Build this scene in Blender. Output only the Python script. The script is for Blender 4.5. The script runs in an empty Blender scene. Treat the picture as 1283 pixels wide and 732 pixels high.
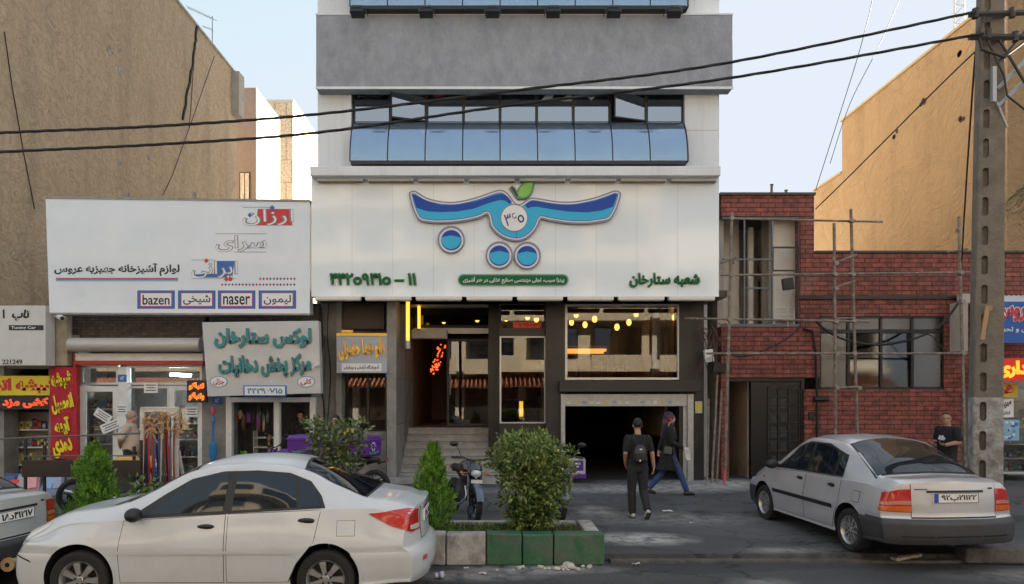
import bpy, bmesh, math, random, re
from mathutils import Vector, Matrix
from mathutils.bvhtree import BVHTree
from mathutils.geometry import tessellate_polygon

R = math.radians
scene = bpy.context.scene
COL = scene.collection
rnd = random.Random(7)

# ------------------------------------------------------------------ camera, sky, sun, exposure
F, VX, VY, EYE = 855.0, 621.0, 498.0, 2.0        # focal length and vanishing point in photo pixels, eye height
cam_data = bpy.data.cameras.new("camera")
cam = bpy.data.objects.new("camera", cam_data)
COL.objects.link(cam)
cam.location = (0, 0, EYE)
cam.rotation_euler = (R(90), 0, 0)
cam_data.sensor_width = 36.0
cam_data.lens = 36.0 * F / 1283.0
cam_data.shift_x = (641.5 - VX) / 1283.0
cam_data.shift_y = (VY - 366.0) / 1283.0
cam_data.clip_end = 3000
scene.camera = cam

SUN_AZ, SUN_EL = 68.0, 16.0                       # azimuth from +Y towards +X
world = bpy.data.worlds.new("World")
scene.world = world
world.use_nodes = True
nt = world.node_tree
bg = nt.nodes["Background"]
sky = nt.nodes.new("ShaderNodeTexSky")
sky.sky_type = 'NISHITA'
sky.sun_disc = False
sky.sun_elevation = R(SUN_EL)
sky.sun_rotation = R(SUN_AZ)
sky.air_density = 1.0
sky.dust_density = 2.2
sky.ozone_density = 1.0
# a thin even haze takes the glare out of the sky around the low sun
cap = nt.nodes.new("ShaderNodeVectorMath"); cap.operation = 'MINIMUM'; cap.inputs[1].default_value = (1.38, 1.46, 1.60)
hz = nt.nodes.new("ShaderNodeMix"); hz.data_type = 'RGBA'; hz.inputs["Factor"].default_value = .6; hz.inputs["B"].default_value = (1.24, 1.38, 1.56, 1)
nt.links.new(sky.outputs[0], cap.inputs[0]); nt.links.new(cap.outputs[0], hz.inputs["A"]); nt.links.new(hz.outputs["Result"], bg.inputs[0])
bg.inputs[1].default_value = 0.07
sun_data = bpy.data.lights.new("sun", 'SUN')
sun_data.energy = 4.8
sun_data.angle = R(0.6)
sun_data.color = (1.0, 0.88, 0.72)
sun = bpy.data.objects.new("sun", sun_data)
COL.objects.link(sun)
S = Vector((math.sin(R(SUN_AZ)) * math.cos(R(SUN_EL)), math.cos(R(SUN_AZ)) * math.cos(R(SUN_EL)), math.sin(R(SUN_EL))))
sun.rotation_euler = S.to_track_quat('Z', 'Y').to_euler()
sun.location = S * 60
scene.view_settings.view_transform = 'Standard'
scene.view_settings.look = 'None'
scene.view_settings.exposure = 3.13
scene.view_settings.gamma = 1.0
scene.cycles.use_denoising = True
scene.cycles.max_bounces = 8
scene.cycles.transparent_max_bounces = 16
scene.cycles.sample_clamp_indirect = 6

# ------------------------------------------------------------------ helpers
def X_(px, Y): return (px - VX) * Y / F
def Z_(py, Y): return EYE + (VY - py) * Y / F
def W(px, py, Y): return Vector((X_(px, Y), Y, Z_(py, Y)))

def srgb(r, g, b):
    def f(c):
        c /= 255.0
        return c / 12.92 if c <= 0.04045 else ((c + 0.055) / 1.055) ** 2.4
    return (f(r), f(g), f(b))

class MB:
    def __init__(self):
        self.v, self.f, self.mi, self.m = [], [], [], 0
    def add(self, vs, fs):
        o = len(self.v)
        self.v.extend([tuple(p) for p in vs])
        for f in fs:
            self.f.append(tuple(i + o for i in f)); self.mi.append(self.m)
        return self
    def box(self, x0, y0, z0, x1, y1, z1):
        if x0 > x1: x0, x1 = x1, x0
        if y0 > y1: y0, y1 = y1, y0
        if z0 > z1: z0, z1 = z1, z0
        v = [(x0,y0,z0),(x1,y0,z0),(x1,y1,z0),(x0,y1,z0),(x0,y0,z1),(x1,y0,z1),(x1,y1,z1),(x0,y1,z1)]
        return self.add(v, [(3,2,1,0),(4,5,6,7),(0,1,5,4),(1,2,6,5),(2,3,7,6),(3,0,4,7)])
    def pbox(self, px0, py0, px1, py1, Y0, Y1):
        """box whose front face at depth Y0 spans these photo pixels, running back to Y1"""
        return self.box(X_(px0,Y0), Y0, Z_(py1,Y0), X_(px1,Y0), Y1, Z_(py0,Y0))
    def obox(self, c, size, M=None):
        M = M or Matrix.Identity(3)
        a, b, d = [s/2 for s in size]
        v = [Vector(c) + M @ Vector(p) for p in [(-a,-b,-d),(a,-b,-d),(a,b,-d),(-a,b,-d),(-a,-b,d),(a,-b,d),(a,b,d),(-a,b,d)]]
        return self.add(v, [(3,2,1,0),(4,5,6,7),(0,1,5,4),(1,2,6,5),(2,3,7,6),(3,0,4,7)])
    def cyl(self, a, b, r0, r1=None, n=12, caps=True):
        r1 = r0 if r1 is None else r1
        a, b = Vector(a), Vector(b)
        d = (b - a).normalized()
        u = d.orthogonal().normalized(); w = d.cross(u)
        vs = []
        for p, r in ((a, r0), (b, r1)):
            for i in range(n):
                t = 2*math.pi*i/n
                vs.append(p + (u*math.cos(t) + w*math.sin(t))*r)
        fs = [(i, (i+1) % n, n + (i+1) % n, n + i) for i in range(n)]
        if caps: fs += [tuple(range(n-1, -1, -1)), tuple(range(n, 2*n))]
        return self.add(vs, fs)
    def tube(self, pts, r, n=6):
        pts = [Vector(p) for p in pts]
        rs = r if isinstance(r, (list, tuple)) else [r]*len(pts)
        vs, fs = [], []
        u = None
        for i, p in enumerate(pts):
            d = (pts[min(i+1, len(pts)-1)] - pts[max(i-1, 0)]).normalized()
            if u is None: u = d.orthogonal().normalized()
            else:
                u = (u - d*u.dot(d))
                u = u.normalized() if u.length > 1e-6 else d.orthogonal().normalized()
            w = d.cross(u)
            for k in range(n):
                t = 2*math.pi*k/n
                vs.append(p + (u*math.cos(t) + w*math.sin(t))*rs[i])
        for i in range(len(pts)-1):
            for k in range(n):
                fs.append((i*n+k, i*n+(k+1) % n, (i+1)*n+(k+1) % n, (i+1)*n+k))
        fs += [tuple(range(n-1, -1, -1)), tuple(range((len(pts)-1)*n, len(pts)*n))]
        return self.add(vs, fs)
    def prism(self, poly, y0, y1):
        """polygon in (x, z) extruded along y"""
        n = len(poly)
        vs = [(x, y0, z) for x, z in poly] + [(x, y1, z) for x, z in poly]
        if n > 5:
            tri = tessellate_polygon([[Vector((x, z, 0)) for x, z in poly]])
            caps = [tuple(t) for t in tri] + [tuple(n+i for i in reversed(t)) for t in tri]
        else: caps = [tuple(range(n)), tuple(range(2*n-1, n-1, -1))]
        return self.add(vs, caps + [(i, n+i, n+(i+1) % n, (i+1) % n) for i in range(n)])
    def sphere(self, c, r, nu=14, nv=9):
        rx, ry, rz = r if isinstance(r, (tuple, list)) else (r, r, r)
        c = Vector(c)
        vs = [c + Vector((0,0,-rz))]
        for j in range(1, nv):
            a = -math.pi/2 + math.pi*j/nv
            for i in range(nu):
                t = 2*math.pi*i/nu
                vs.append(c + Vector((rx*math.cos(a)*math.cos(t), ry*math.cos(a)*math.sin(t), rz*math.sin(a))))
        vs.append(c + Vector((0,0,rz)))
        fs = [(0, 1+(i+1) % nu, 1+i) for i in range(nu)]
        for j in range(nv-2):
            for i in range(nu):
                a = 1+j*nu
                fs.append((a+i, a+(i+1) % nu, a+nu+(i+1) % nu, a+nu+i))
        t = len(vs)-1; a = 1+(nv-2)*nu
        fs += [(a+i, a+(i+1) % nu, t) for i in range(nu)]
        return self.add(vs, fs)
    def lathe(self, c, axis, prof, n=24):
        """prof: list of (distance along axis, radius)"""
        c, d = Vector(c), Vector(axis).normalized()
        u = d.orthogonal().normalized(); w = d.cross(u)
        vs, fs = [], []
        for h, r in prof:
            for i in range(n):
                t = 2*math.pi*i/n
                vs.append(c + d*h + (u*math.cos(t)+w*math.sin(t))*r)
        for j in range(len(prof)-1):
            for i in range(n):
                fs.append((j*n+i, j*n+(i+1) % n, (j+1)*n+(i+1) % n, (j+1)*n+i))
        return self.add(vs, fs)
    def build(self, name, mats, parent=None, smooth=False, bevel=0, local=False, angle=38, recalc=True):
        me = bpy.data.meshes.new(name)
        v = self.v
        if parent is not None and not local:
            off = abs_loc(parent)
            v = [(p[0]-off[0], p[1]-off[1], p[2]-off[2]) for p in v]
        me.from_pydata(v, [], self.f)
        if not isinstance(mats, (list, tuple)): mats = [mats]
        for m in mats: me.materials.append(m)
        if len(mats) > 1: me.polygons.foreach_set("material_index", self.mi)
        if recalc:
            bm = bmesh.new(); bm.from_mesh(me)
            bmesh.ops.recalc_face_normals(bm, faces=bm.faces)
            bm.to_mesh(me); bm.free()
        if smooth:
            me.polygons.foreach_set("use_smooth", [True]*len(me.polygons))
            me.set_sharp_from_angle(angle=R(angle))
        o = bpy.data.objects.new(name, me)
        COL.objects.link(o)
        if parent is not None: o.parent = parent
        if bevel:
            b = o.modifiers.new("bevel", 'BEVEL'); b.width = bevel; b.segments = 2; b.limit_method = 'ANGLE'; b.angle_limit = R(40)
        return o

def abs_loc(o):
    p = Vector((0,0,0))
    while o is not None:
        p += o.location; o = o.parent
    return p

def tag(o, label=None, cat=None, group=None, kind=None):
    if label: o["label"] = label
    if cat: o["category"] = cat
    if group: o["group"] = group
    if kind: o["kind"] = kind
    return o

def thing(name, loc, label, cat, group=None, rz=0):
    o = bpy.data.objects.new(name, None)
    COL.objects.link(o)
    o.location = loc; o.rotation_euler = (0, 0, rz); o.empty_display_size = .2
    return tag(o, label, cat, group)

def copy_tree(o, parent=None):
    kids = [c for c in bpy.data.objects if c.parent == o]
    c = o.copy(); COL.objects.link(c)
    if parent is not None: c.parent = parent
    for k in kids: copy_tree(k, c)
    return c

# ------------------------------------------------------------------ materials
def nd(t, typ, **kw):
    n = t.nodes.new(typ)
    for k, v in kw.items(): setattr(n, k, v)
    return n

def mat(name, col, rough=.6, metal=0., var=.0, scale=4., bump=0., bscale=30., spec=.5, coat=0., emit=None, es=0.,
        dirt=None, dscale=1.5, dlo=.5, dhi=.75, damt=.7, rvar=0., stretch=None):
    m = bpy.data.materials.new(name); m.use_nodes = True
    t = m.node_tree; p = t.nodes["Principled BSDF"]; L = t.links.new
    p.inputs["Roughness"].default_value = rough
    p.inputs["Metallic"].default_value = metal
    p.inputs["Specular IOR Level"].default_value = spec
    p.inputs["Coat Weight"].default_value = coat
    p.inputs["Coat Roughness"].default_value = .06
    c = tuple(col) + (1,)
    p.inputs["Base Color"].default_value = c
    if emit:
        p.inputs["Emission Color"].default_value = tuple(emit) + (1,)
        p.inputs["Emission Strength"].default_value = es
    if var or bump or dirt or rvar:
        tc = nd(t, "ShaderNodeTexCoord"); mp = nd(t, "ShaderNodeMapping")
        L(tc.outputs["Object"], mp.inputs[0])
        if stretch: mp.inputs["Scale"].default_value = stretch
        src = None
        if var:
            n = nd(t, "ShaderNodeTexNoise"); n.inputs["Scale"].default_value = scale; n.inputs["Detail"].default_value = 6; n.inputs["Roughness"].default_value = .65
            L(mp.outputs[0], n.inputs["Vector"])
            mr = nd(t, "ShaderNodeMapRange"); mr.inputs[1].default_value = .3; mr.inputs[2].default_value = .7
            mr.inputs[3].default_value = 1-var; mr.inputs[4].default_value = 1+var
            L(n.outputs[0], mr.inputs[0])
            mx = nd(t, "ShaderNodeVectorMath", operation='SCALE'); mx.inputs[0].default_value = col
            L(mr.outputs[0], mx.inputs["Scale"])
            src = mx.outputs[0]
        if dirt:
            n2 = nd(t, "ShaderNodeTexNoise"); n2.inputs["Scale"].default_value = dscale; n2.inputs["Detail"].default_value = 8; n2.inputs["Roughness"].default_value = .7
            L(mp.outputs[0], n2.inputs["Vector"])
            mr2 = nd(t, "ShaderNodeMapRange"); mr2.inputs[1].default_value = dlo; mr2.inputs[2].default_value = dhi; mr2.inputs[4].default_value = damt
            L(n2.outputs[0], mr2.inputs[0])
            mc = nd(t, "ShaderNodeMix", data_type='RGBA')
            L(mr2.outputs[0], mc.inputs["Factor"])
            if src: L(src, mc.inputs["A"])
            else: mc.inputs["A"].default_value = c
            mc.inputs["B"].default_value = tuple(dirt) + (1,)
            src = mc.outputs["Result"]
        if src: L(src, p.inputs["Base Color"])
        if bump:
            n3 = nd(t, "ShaderNodeTexNoise"); n3.inputs["Scale"].default_value = bscale; n3.inputs["Detail"].default_value = 5
            L(mp.outputs[0], n3.inputs["Vector"])
            b = nd(t, "ShaderNodeBump"); b.inputs["Strength"].default_value = bump; b.inputs["Distance"].default_value = .02
            L(n3.outputs[0], b.inputs["Height"]); L(b.outputs[0], p.inputs["Normal"])
        if rvar:
            n4 = nd(t, "ShaderNodeTexNoise"); n4.inputs["Scale"].default_value = 3.
            L(mp.outputs[0], n4.inputs["Vector"])
            mr4 = nd(t, "ShaderNodeMapRange"); mr4.inputs[3].default_value = max(.02, rough-rvar); mr4.inputs[4].default_value = rough+rvar
            L(n4.outputs[0], mr4.inputs[0]); L(mr4.outputs[0], p.inputs["Roughness"])
    return m

def glassmat(name, refl=.16, tint=(.8,.82,.82), rough=0.0, wav=0.0):
    """a real pane: part mirror, part see-through"""
    m = bpy.data.materials.new(name); m.use_nodes = True
    t = m.node_tree; L = t.links.new
    t.nodes.remove(t.nodes["Principled BSDF"])
    out = t.nodes["Material Output"]
    tr = nd(t, "ShaderNodeBsdfTransparent"); tr.inputs[0].default_value = tint + (1,)
    gl = nd(t, "ShaderNodeBsdfGlossy"); gl.inputs["Roughness"].default_value = rough; gl.inputs[0].default_value = (.95,.97,1,1)
    lw = nd(t, "ShaderNodeFresnel"); lw.inputs[0].default_value = 1.5
    ad = nd(t, "ShaderNodeMath", operation='ADD'); ad.use_clamp = True; ad.inputs[1].default_value = refl
    L(lw.outputs[0], ad.inputs[0])
    mx = nd(t, "ShaderNodeMixShader"); L(ad.outputs[0], mx.inputs[0]); L(tr.outputs[0], mx.inputs[1]); L(gl.outputs[0], mx.inputs[2])
    L(mx.outputs[0], out.inputs[0])
    if wav:
        tc = nd(t, "ShaderNodeTexCoord"); n = nd(t, "ShaderNodeTexNoise"); n.inputs["Scale"].default_value = .7; n.inputs["Detail"].default_value = 1
        L(tc.outputs["Object"], n.inputs["Vector"])
        b = nd(t, "ShaderNodeBump"); b.inputs["Strength"].default_value = wav; b.inputs["Distance"].default_value = .05
        L(n.outputs[0], b.inputs["Height"]); L(b.outputs[0], gl.inputs["Normal"])
    return m

def brickmat(name, c1, c2, mortar, bw, bh, msize=.012, bump=.5, rough=.75):
    """bricks on any upright wall: across = x + y, up = z, in metres"""
    m = bpy.data.materials.new(name); m.use_nodes = True
    t = m.node_tree; L = t.links.new; p = t.nodes["Principled BSDF"]
    tc = nd(t, "ShaderNodeTexCoord"); sp = nd(t, "ShaderNodeSeparateXYZ"); L(tc.outputs["Object"], sp.inputs[0])
    a = nd(t, "ShaderNodeMath", operation='ADD'); L(sp.outputs[0], a.inputs[0]); L(sp.outputs[1], a.inputs[1])
    cb = nd(t, "ShaderNodeCombineXYZ"); L(a.outputs[0], cb.inputs[0]); L(sp.outputs[2], cb.inputs[1])
    br = nd(t, "ShaderNodeTexBrick"); L(cb.outputs[0], br.inputs[0])
    br.inputs["Scale"].default_value = 1; br.inputs["Brick Width"].default_value = bw; br.inputs["Row Height"].default_value = bh
    br.inputs["Mortar Size"].default_value = msize; br.inputs["Mortar Smooth"].default_value = .15; br.inputs["Bias"].default_value = 0
    br.inputs["Color1"].default_value = c1 + (1,); br.inputs["Color2"].default_value = c2 + (1,); br.inputs["Mortar"].default_value = mortar + (1,)
    n = nd(t, "ShaderNodeTexNoise"); n.inputs["Scale"].default_value = 9; n.inputs["Detail"].default_value = 6; L(tc.outputs["Object"], n.inputs["Vector"])
    mr = nd(t, "ShaderNodeMapRange"); mr.inputs[1].default_value=.3; mr.inputs[2].default_value=.7; mr.inputs[3].default_value = .6; mr.inputs[4].default_value = 1.4; L(n.outputs[0], mr.inputs[0])
    n5 = nd(t, "ShaderNodeTexNoise"); n5.inputs["Scale"].default_value = .9; n5.inputs["Detail"].default_value = 4; L(tc.outputs["Object"], n5.inputs["Vector"])
    mr5 = nd(t, "ShaderNodeMapRange"); mr5.inputs[1].default_value=.58; mr5.inputs[2].default_value=.75; mr5.inputs[4].default_value=.35; L(n5.outputs[0], mr5.inputs[0])
    sc = nd(t, "ShaderNodeVectorMath", operation='SCALE'); L(br.outputs["Color"], sc.inputs[0]); L(mr.outputs[0], sc.inputs["Scale"])
    mc = nd(t, "ShaderNodeMix", data_type='RGBA'); L(mr5.outputs[0], mc.inputs["Factor"]); L(sc.outputs[0], mc.inputs["A"]); mc.inputs["B"].default_value = (.32,.27,.24,1)
    L(mc.outputs["Result"], p.inputs["Base Color"])
    b = nd(t, "ShaderNodeBump"); b.invert = True; b.inputs["Strength"].default_value = bump; b.inputs["Distance"].default_value = .01
    L(br.outputs["Fac"], b.inputs["Height"]); L(b.outputs[0], p.inputs["Normal"])
    p.inputs["Roughness"].default_value = rough
    return m

# ------------------------------------------------------------------ lettering
AR = {}
for ch, c in {'ب':0xFE8F,'ت':0xFE95,'ث':0xFE99,'ج':0xFE9D,'ح':0xFEA1,'خ':0xFEA5,'س':0xFEB1,'ش':0xFEB5,'ص':0xFEB9,'ض':0xFEBD,'ط':0xFEC1,'ظ':0xFEC5,
              'ع':0xFEC9,'غ':0xFECD,'ف':0xFED1,'ق':0xFED5,'ل':0xFEDD,'م':0xFEE1,'ن':0xFEE5,'ه':0xFEE9,'پ':0xFB56,'چ':0xFB7A,'ک':0xFB8E,'گ':0xFB92,'ی':0xFBFC,'ئ':0xFE89}.items():
    AR[ch] = (c, c+1, c+2, c+3)
for ch, c in {'ا':0xFE8D,'آ':0xFE81,'د':0xFEA9,'ذ':0xFEAB,'ر':0xFEAD,'ز':0xFEAF,'و':0xFEED,'ژ':0xFB8A}.items():
    AR[ch] = (c, c+1, None, None)

def shape_text(s):
    if not any(ch in AR for ch in s): return s
    out = []
    for i, ch in enumerate(s):
        if ch not in AR: out.append(ch); continue
        f = AR[ch]
        p = i > 0 and s[i-1] in AR and AR[s[i-1]][2] is not None
        n = i < len(s)-1 and s[i+1] in AR and f[2] is not None
        out.append(chr(f[(3 if n else 1) if p else (2 if n else 0)]))
    t = ''.join(out)[::-1]
    return re.sub('[0-9۰-۹]+', lambda m: m.group(0)[::-1], t)

def text_geo(s, bold=0.0, ext=0.0, shear=0.0):
    cu = bpy.data.curves.new("t", 'FONT'); cu.body = shape_text(s); cu.size = 1; cu.offset = bold; cu.extrude = ext; cu.shear = shear; cu.resolution_u = 4
    o = bpy.data.objects.new("t", cu); COL.objects.link(o)
    dg = bpy.context.evaluated_depsgraph_get(); dg.update()
    me = bpy.data.meshes.new_from_object(o.evaluated_get(dg))
    v = [tuple(p.co) for p in me.vertices]; f = [tuple(p.vertices) for p in me.polygons]
    bpy.data.objects.remove(o); bpy.data.curves.remove(cu); bpy.data.meshes.remove(me)
    return v, f

def add_text(mb, s, origin, ux, uz, w, h, bold=0.02, depth=.01, rot=0.0, shear=0.0):
    """lettering filling a w x h rectangle centred on origin; ux across, uz up; it stands out by depth towards the viewer"""
    v, f = text_geo(s, bold, .5 if depth else 0, shear)
    xs = [p[0] for p in v]; ys = [p[1] for p in v]
    x0, x1, y0, y1 = min(xs), max(xs), min(ys), max(ys)
    ux, uz = Vector(ux).normalized(), Vector(uz).normalized(); un = ux.cross(uz)
    cr, sr = math.cos(rot), math.sin(rot)
    out = []
    for p in v:
        a = ((p[0]-x0)/(x1-x0)-.5)*w; b = ((p[1]-y0)/(y1-y0)-.5)*h
        a, b = a*cr-b*sr, a*sr+b*cr
        d = (p[2]+.5)*depth if depth else 0
        out.append(Vector(origin) + ux*a + uz*b + un*d)
    mb.add(out, f)

def ptext(mb, s, px0, py0, px1, py1, Y, bold=.02, depth=.01, rot=0., shear=0.):
    """lettering on an upright surface facing the street at depth Y, spanning these photo pixels"""
    c = W((px0+px1)/2, (py0+py1)/2, Y)
    add_text(mb, s, c, (1,0,0), (0,0,1), (px1-px0)*Y/F, (py1-py0)*Y/F, bold, depth, rot, shear)
# ------------------------------------------------------------------ ground
def asphalt(name, base, light, patches=(), dark=(), crack=.9):
    m = bpy.data.materials.new(name); m.use_nodes = True
    t = m.node_tree; L = t.links.new; p = t.nodes["Principled BSDF"]
    tc = nd(t, "ShaderNodeTexCoord")
    def noise(s, d=6, r=.6):
        n = nd(t, "ShaderNodeTexNoise"); n.inputs["Scale"].default_value = s; n.inputs["Detail"].default_value = d; n.inputs["Roughness"].default_value = r
        L(tc.outputs["Object"], n.inputs["Vector"]); return n.outputs[0]
    def rng(src, a, b, c, d):
        r = nd(t, "ShaderNodeMapRange"); r.inputs[1].default_value=a; r.inputs[2].default_value=b; r.inputs[3].default_value=c; r.inputs[4].default_value=d
        L(src, r.inputs[0]); return r.outputs[0]
    def mixc(fac, A, B):
        x = nd(t, "ShaderNodeMix", data_type='RGBA'); L(fac, x.inputs["Factor"])
        for s, i in ((A,"A"),(B,"B")):
            if isinstance(s, tuple): x.inputs[i].default_value = s + (1,)
            else: L(s, x.inputs[i])
        return x.outputs["Result"]
    def mul(a, b):
        x = nd(t, "ShaderNodeMath", operation='MULTIPLY'); L(a, x.inputs[0])
        if isinstance(b, float): x.inputs[1].default_value = b
        else: L(b, x.inputs[1])
        return x.outputs[0]
    c = mixc(rng(noise(.7, 5), .35, .68, 0, 1), base, light)
    c = mixc(rng(noise(3.1, 8, .75), .56, .72, 0, .55), c, tuple(x*.55 for x in base))
    c = mixc(rng(noise(14, 5, .75), .48, .72, 0, .35), c, tuple(x*.5 for x in base))
    c = mixc(rng(noise(22, 4, .8), .58, .74, 0, .5), c, tuple(min(1, x*1.9) for x in light))
    c = mixc(rng(noise(60, 3, .8), .52, .75, 0, .6), c, tuple(min(1, x*2.4) for x in light))
    c = mixc(rng(noise(90, 2, .5), .55, .7, 0, .5), c, tuple(x*.4 for x in base))
    vc = nd(t, "ShaderNodeTexVoronoi"); vc.inputs["Scale"].default_value = .42; vm = nd(t, "ShaderNodeMapping"); vm.inputs["Scale"].default_value = (.7, 1.5, 1); L(tc.outputs["Object"], vm.inputs[0]); L(vm.outputs[0], vc.inputs["Vector"])
    sx = nd(t, "ShaderNodeSeparateXYZ"); L(vc.outputs["Color"], sx.inputs[0])
    c = mixc(rng(sx.outputs[0], .25, .85, 0, .42), c, tuple(x*.5 for x in base))
    # cracks and joints
    v = nd(t, "ShaderNodeTexVoronoi", feature='DISTANCE_TO_EDGE'); v.inputs["Scale"].default_value = .55
    nz = nd(t, "ShaderNodeTexNoise"); nz.inputs["Scale"].default_value = 2.2; nz.inputs["Detail"].default_value = 6; L(tc.outputs["Object"], nz.inputs["Vector"])
    ma = nd(t, "ShaderNodeVectorMath", operation='MULTIPLY_ADD'); ma.inputs[1].default_value = (.9,.9,.9); L(nz.outputs["Color"], ma.inputs[0]); L(tc.outputs["Object"], ma.inputs[2])
    L(ma.outputs[0], v.inputs["Vector"])
    ck = mul(rng(v.outputs["Distance"], 0.003, .020, 1, 0), rng(noise(.5, 2), .36, .52, 0, crack))
    c = mixc(ck, c, tuple(x*.35 for x in base))
    for lst, colr in ((patches, (.50,.48,.45)), (dark, (.018,.017,.016))):
        for (x, y, rx, ry, amt) in lst:
            mp = nd(t, "ShaderNodeMapping"); mp.inputs["Location"].default_value = (-x/rx, -y/ry, 0); mp.inputs["Scale"].default_value = (1/rx, 1/ry, 0)
            L(tc.outputs["Object"], mp.inputs[0])
            ln = nd(t, "ShaderNodeVectorMath", operation='LENGTH'); L(mp.outputs[0], ln.inputs[0])
            g = rng(ln.outputs["Value"], .3, 1.0, 1.0, 0)
            nn = rng(noise(2.6+rx, 8, .72), .36, .56, 0, 1)
            c = mixc(mul(mul(g, nn), float(amt)), c, colr)
    L(c, p.inputs["Base Color"]); p.inputs["Roughness"].default_value = .82; p.inputs["Specular IOR Level"].default_value = .35
    b = nd(t, "ShaderNodeBump"); b.inputs["Strength"].default_value = .55; b.inputs["Distance"].default_value = .012
    L(noise(45, 4, .7), b.inputs["Height"]); L(b.outputs[0], p.inputs["Normal"])
    return m

def gx(px, py): Y = 2*F/(py-VY); return (X_(px, Y), Y)

M_road = asphalt("road_asphalt", (.055,.054,.056), (.085,.083,.082), patches=[(0.5,8.3,1.2,.3,.7),(-.3,8.0,1.1,.3,.5),(3.0,7.6,.5,.4,.35),(6.5,8.0,1.5,.4,.35)], dark=[(-.4,7.5,.5,.25,.5)])
M_fore = asphalt("forecourt_asphalt", (.076,.077,.080), (.128,.127,.128),
    patches=[(*gx(800,675),.95,.55,1.0),(*gx(745,640),.5,.7,.6),(*gx(905,606),1.9,1.3,1.0),(*gx(800,612),3.0,1.0,.85),(*gx(830,650),2.5,.8,.35),(*gx(1000,690),.9,.25,.5),(*gx(640,615),2,.6,.3)],
    dark=[(*gx(880,643),.35,.5,.8),(*gx(1110,692),1.6,.45,.9),(*gx(830,628),.3,.6,.5),(*gx(720,610),1.1,.5,.4)])
RZ = -.09                                          # road level; the forecourt is at 0
KY = 8.72                                          # kerb line
mb = MB(); mb.box(-400, -400, RZ-.3, 400, 600, RZ)
tag(mb.build("road", M_road), kind="structure")
mb = MB(); mb.box(-60, KY, RZ-.2, 60, 60, 0)
tag(mb.build("pavement", M_fore), kind="structure")
M_conc = mat("kerb_concrete", (.42,.40,.37), .85, var=.35, scale=5, bump=.6, bscale=25, dirt=(.09,.08,.07), dscale=2.2, dlo=.45, dhi=.68, damt=.7)
M_green = mat("kerb_green_paint", (.035,.125,.06), .6, var=.25, scale=5, bump=.35, bscale=25, dirt=(.11,.12,.105), dscale=3.2, dlo=.46, dhi=.62, damt=.75)
M_dkconc = mat("gutter_concrete", (.10,.095,.09), .85, var=.4, scale=6, bump=.6, bscale=20)
mb = MB(); mb.box(1.45, KY-.13, RZ-.05, 9.5, KY-.003, -.055)
x = 1.45
tag(mb.build("gutter_strip", M_dkconc), kind="structure")

# planter along the kerb: a row of kerb blocks, soil, a rear rim
pl = thing("planter", (-2, 9.0, 0), "long raised kerb planter with green and bare concrete blocks beside the road", "planter")
xs = [1.36, .74, .12, -.12-.0, -.72, -1.36, -2.0, -2.64, -3.3, -3.95, -4.6, -5.25, -5.9, -6.6, -7.3]
xs = [1.36, .70, .07, -.56-.02, -.92, -1.56, -2.2, -2.84, -3.5, -4.15, -4.8, -5.45, -6.1, -6.8, -7.5]
xs = [1.36, .72, .33, -.12, -.62, -1.1, -1.75, -2.4, -3.05, -3.7, -4.35, -5.0, -5.65]
for i in range(len(xs)-1):
    b = MB(); b.box(xs[i+1]+.006, 8.48, RZ, xs[i]-.006, 8.70, .305 + rnd.uniform(-.006,.006))
    b.build("kerb_block", M_green if i < 3 else M_conc, pl, bevel=.018)
b = MB(); b.box(1.15, 8.706, 0, 1.345, 9.62, .275); b.build("kerb_block", M_conc, pl, bevel=.018)
b = MB(); b.box(-5.65, 9.50, 0, 1.115, 9.62, .27); b.build("rim", M_conc, pl, bevel=.012)
M_soil = mat("soil", (.05,.038,.028), .95, var=.5, scale=9, bump=1, bscale=14)
b = MB()
nx, ny = 90, 8
vs, fs = [], []
for i in range(nx+1):
    for j in range(ny+1):
        vs.append((-5.63+6.73*i/nx, 8.704+.79*j/ny, .20+rnd.uniform(0,.035)))
for i in range(nx):
    for j in range(ny):
        a = i*(ny+1)+j; fs.append((a, a+ny+1, a+ny+2, a+1))
b.add(vs, fs); b.build("soil", M_soil, pl, smooth=True)
# ------------------------------------------------------------------ shared building materials
M_white = mat("white_panel", (.66,.70,.73), .45, var=.06, scale=.8, dirt=(.40,.385,.36), dscale=1.6, dlo=.5, dhi=.75, damt=.5, stretch=(2.2,2.2,.22))
M_greypanel = mat("grey_stucco", (.285,.305,.34), .85, var=.16, scale=3.5, bump=1.0, bscale=14, dirt=(.17,.175,.185), dscale=2.2, dlo=.5, dhi=.72, damt=.4, stretch=(1.2,1.2,.75))
M_dark = mat("dark_cladding", (.022,.020,.019), .42, var=.3, scale=1.3, rvar=.12)
M_black = mat("black_metal", (.012,.012,.013), .4)
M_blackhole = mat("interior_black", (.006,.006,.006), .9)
M_alu = mat("aluminium_frame", (.55,.56,.57), .38, .6, var=.08)
M_steel = mat("galvanised_steel", (.42,.43,.43), .45, .55, var=.15, scale=8)
M_whitepaint = mat("white_paint", (.72,.72,.70), .5, var=.07, dirt=(.35,.32,.28), dscale=3, dlo=.55, dhi=.75, damt=.5)
M_stone = mat("grey_stone", (.24,.23,.215), .6, var=.22, scale=3, bump=.2, bscale=30, dirt=(.10,.095,.09), dscale=2.2, damt=.6)
M_step = mat("worn_step_stone", (.33,.32,.305), .6, var=.2, scale=4, bump=.2, bscale=30, dirt=(.15,.14,.13), dscale=3, damt=.6)
M_mirror = glassmat("mirror_window_glass", .34, (.22,.25,.28), .01, .08)
M_shopglass = glassmat("shop_window_glass", .015, (.80,.80,.78), 0, .02)
M_curve = mat("blue_mirror_panel", (.32,.41,.50), .13, .8, var=.05, scale=2.0, dirt=(.24,.22,.20), dscale=5.5, dlo=.58, dhi=.78, damt=.55, rvar=.06)
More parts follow.
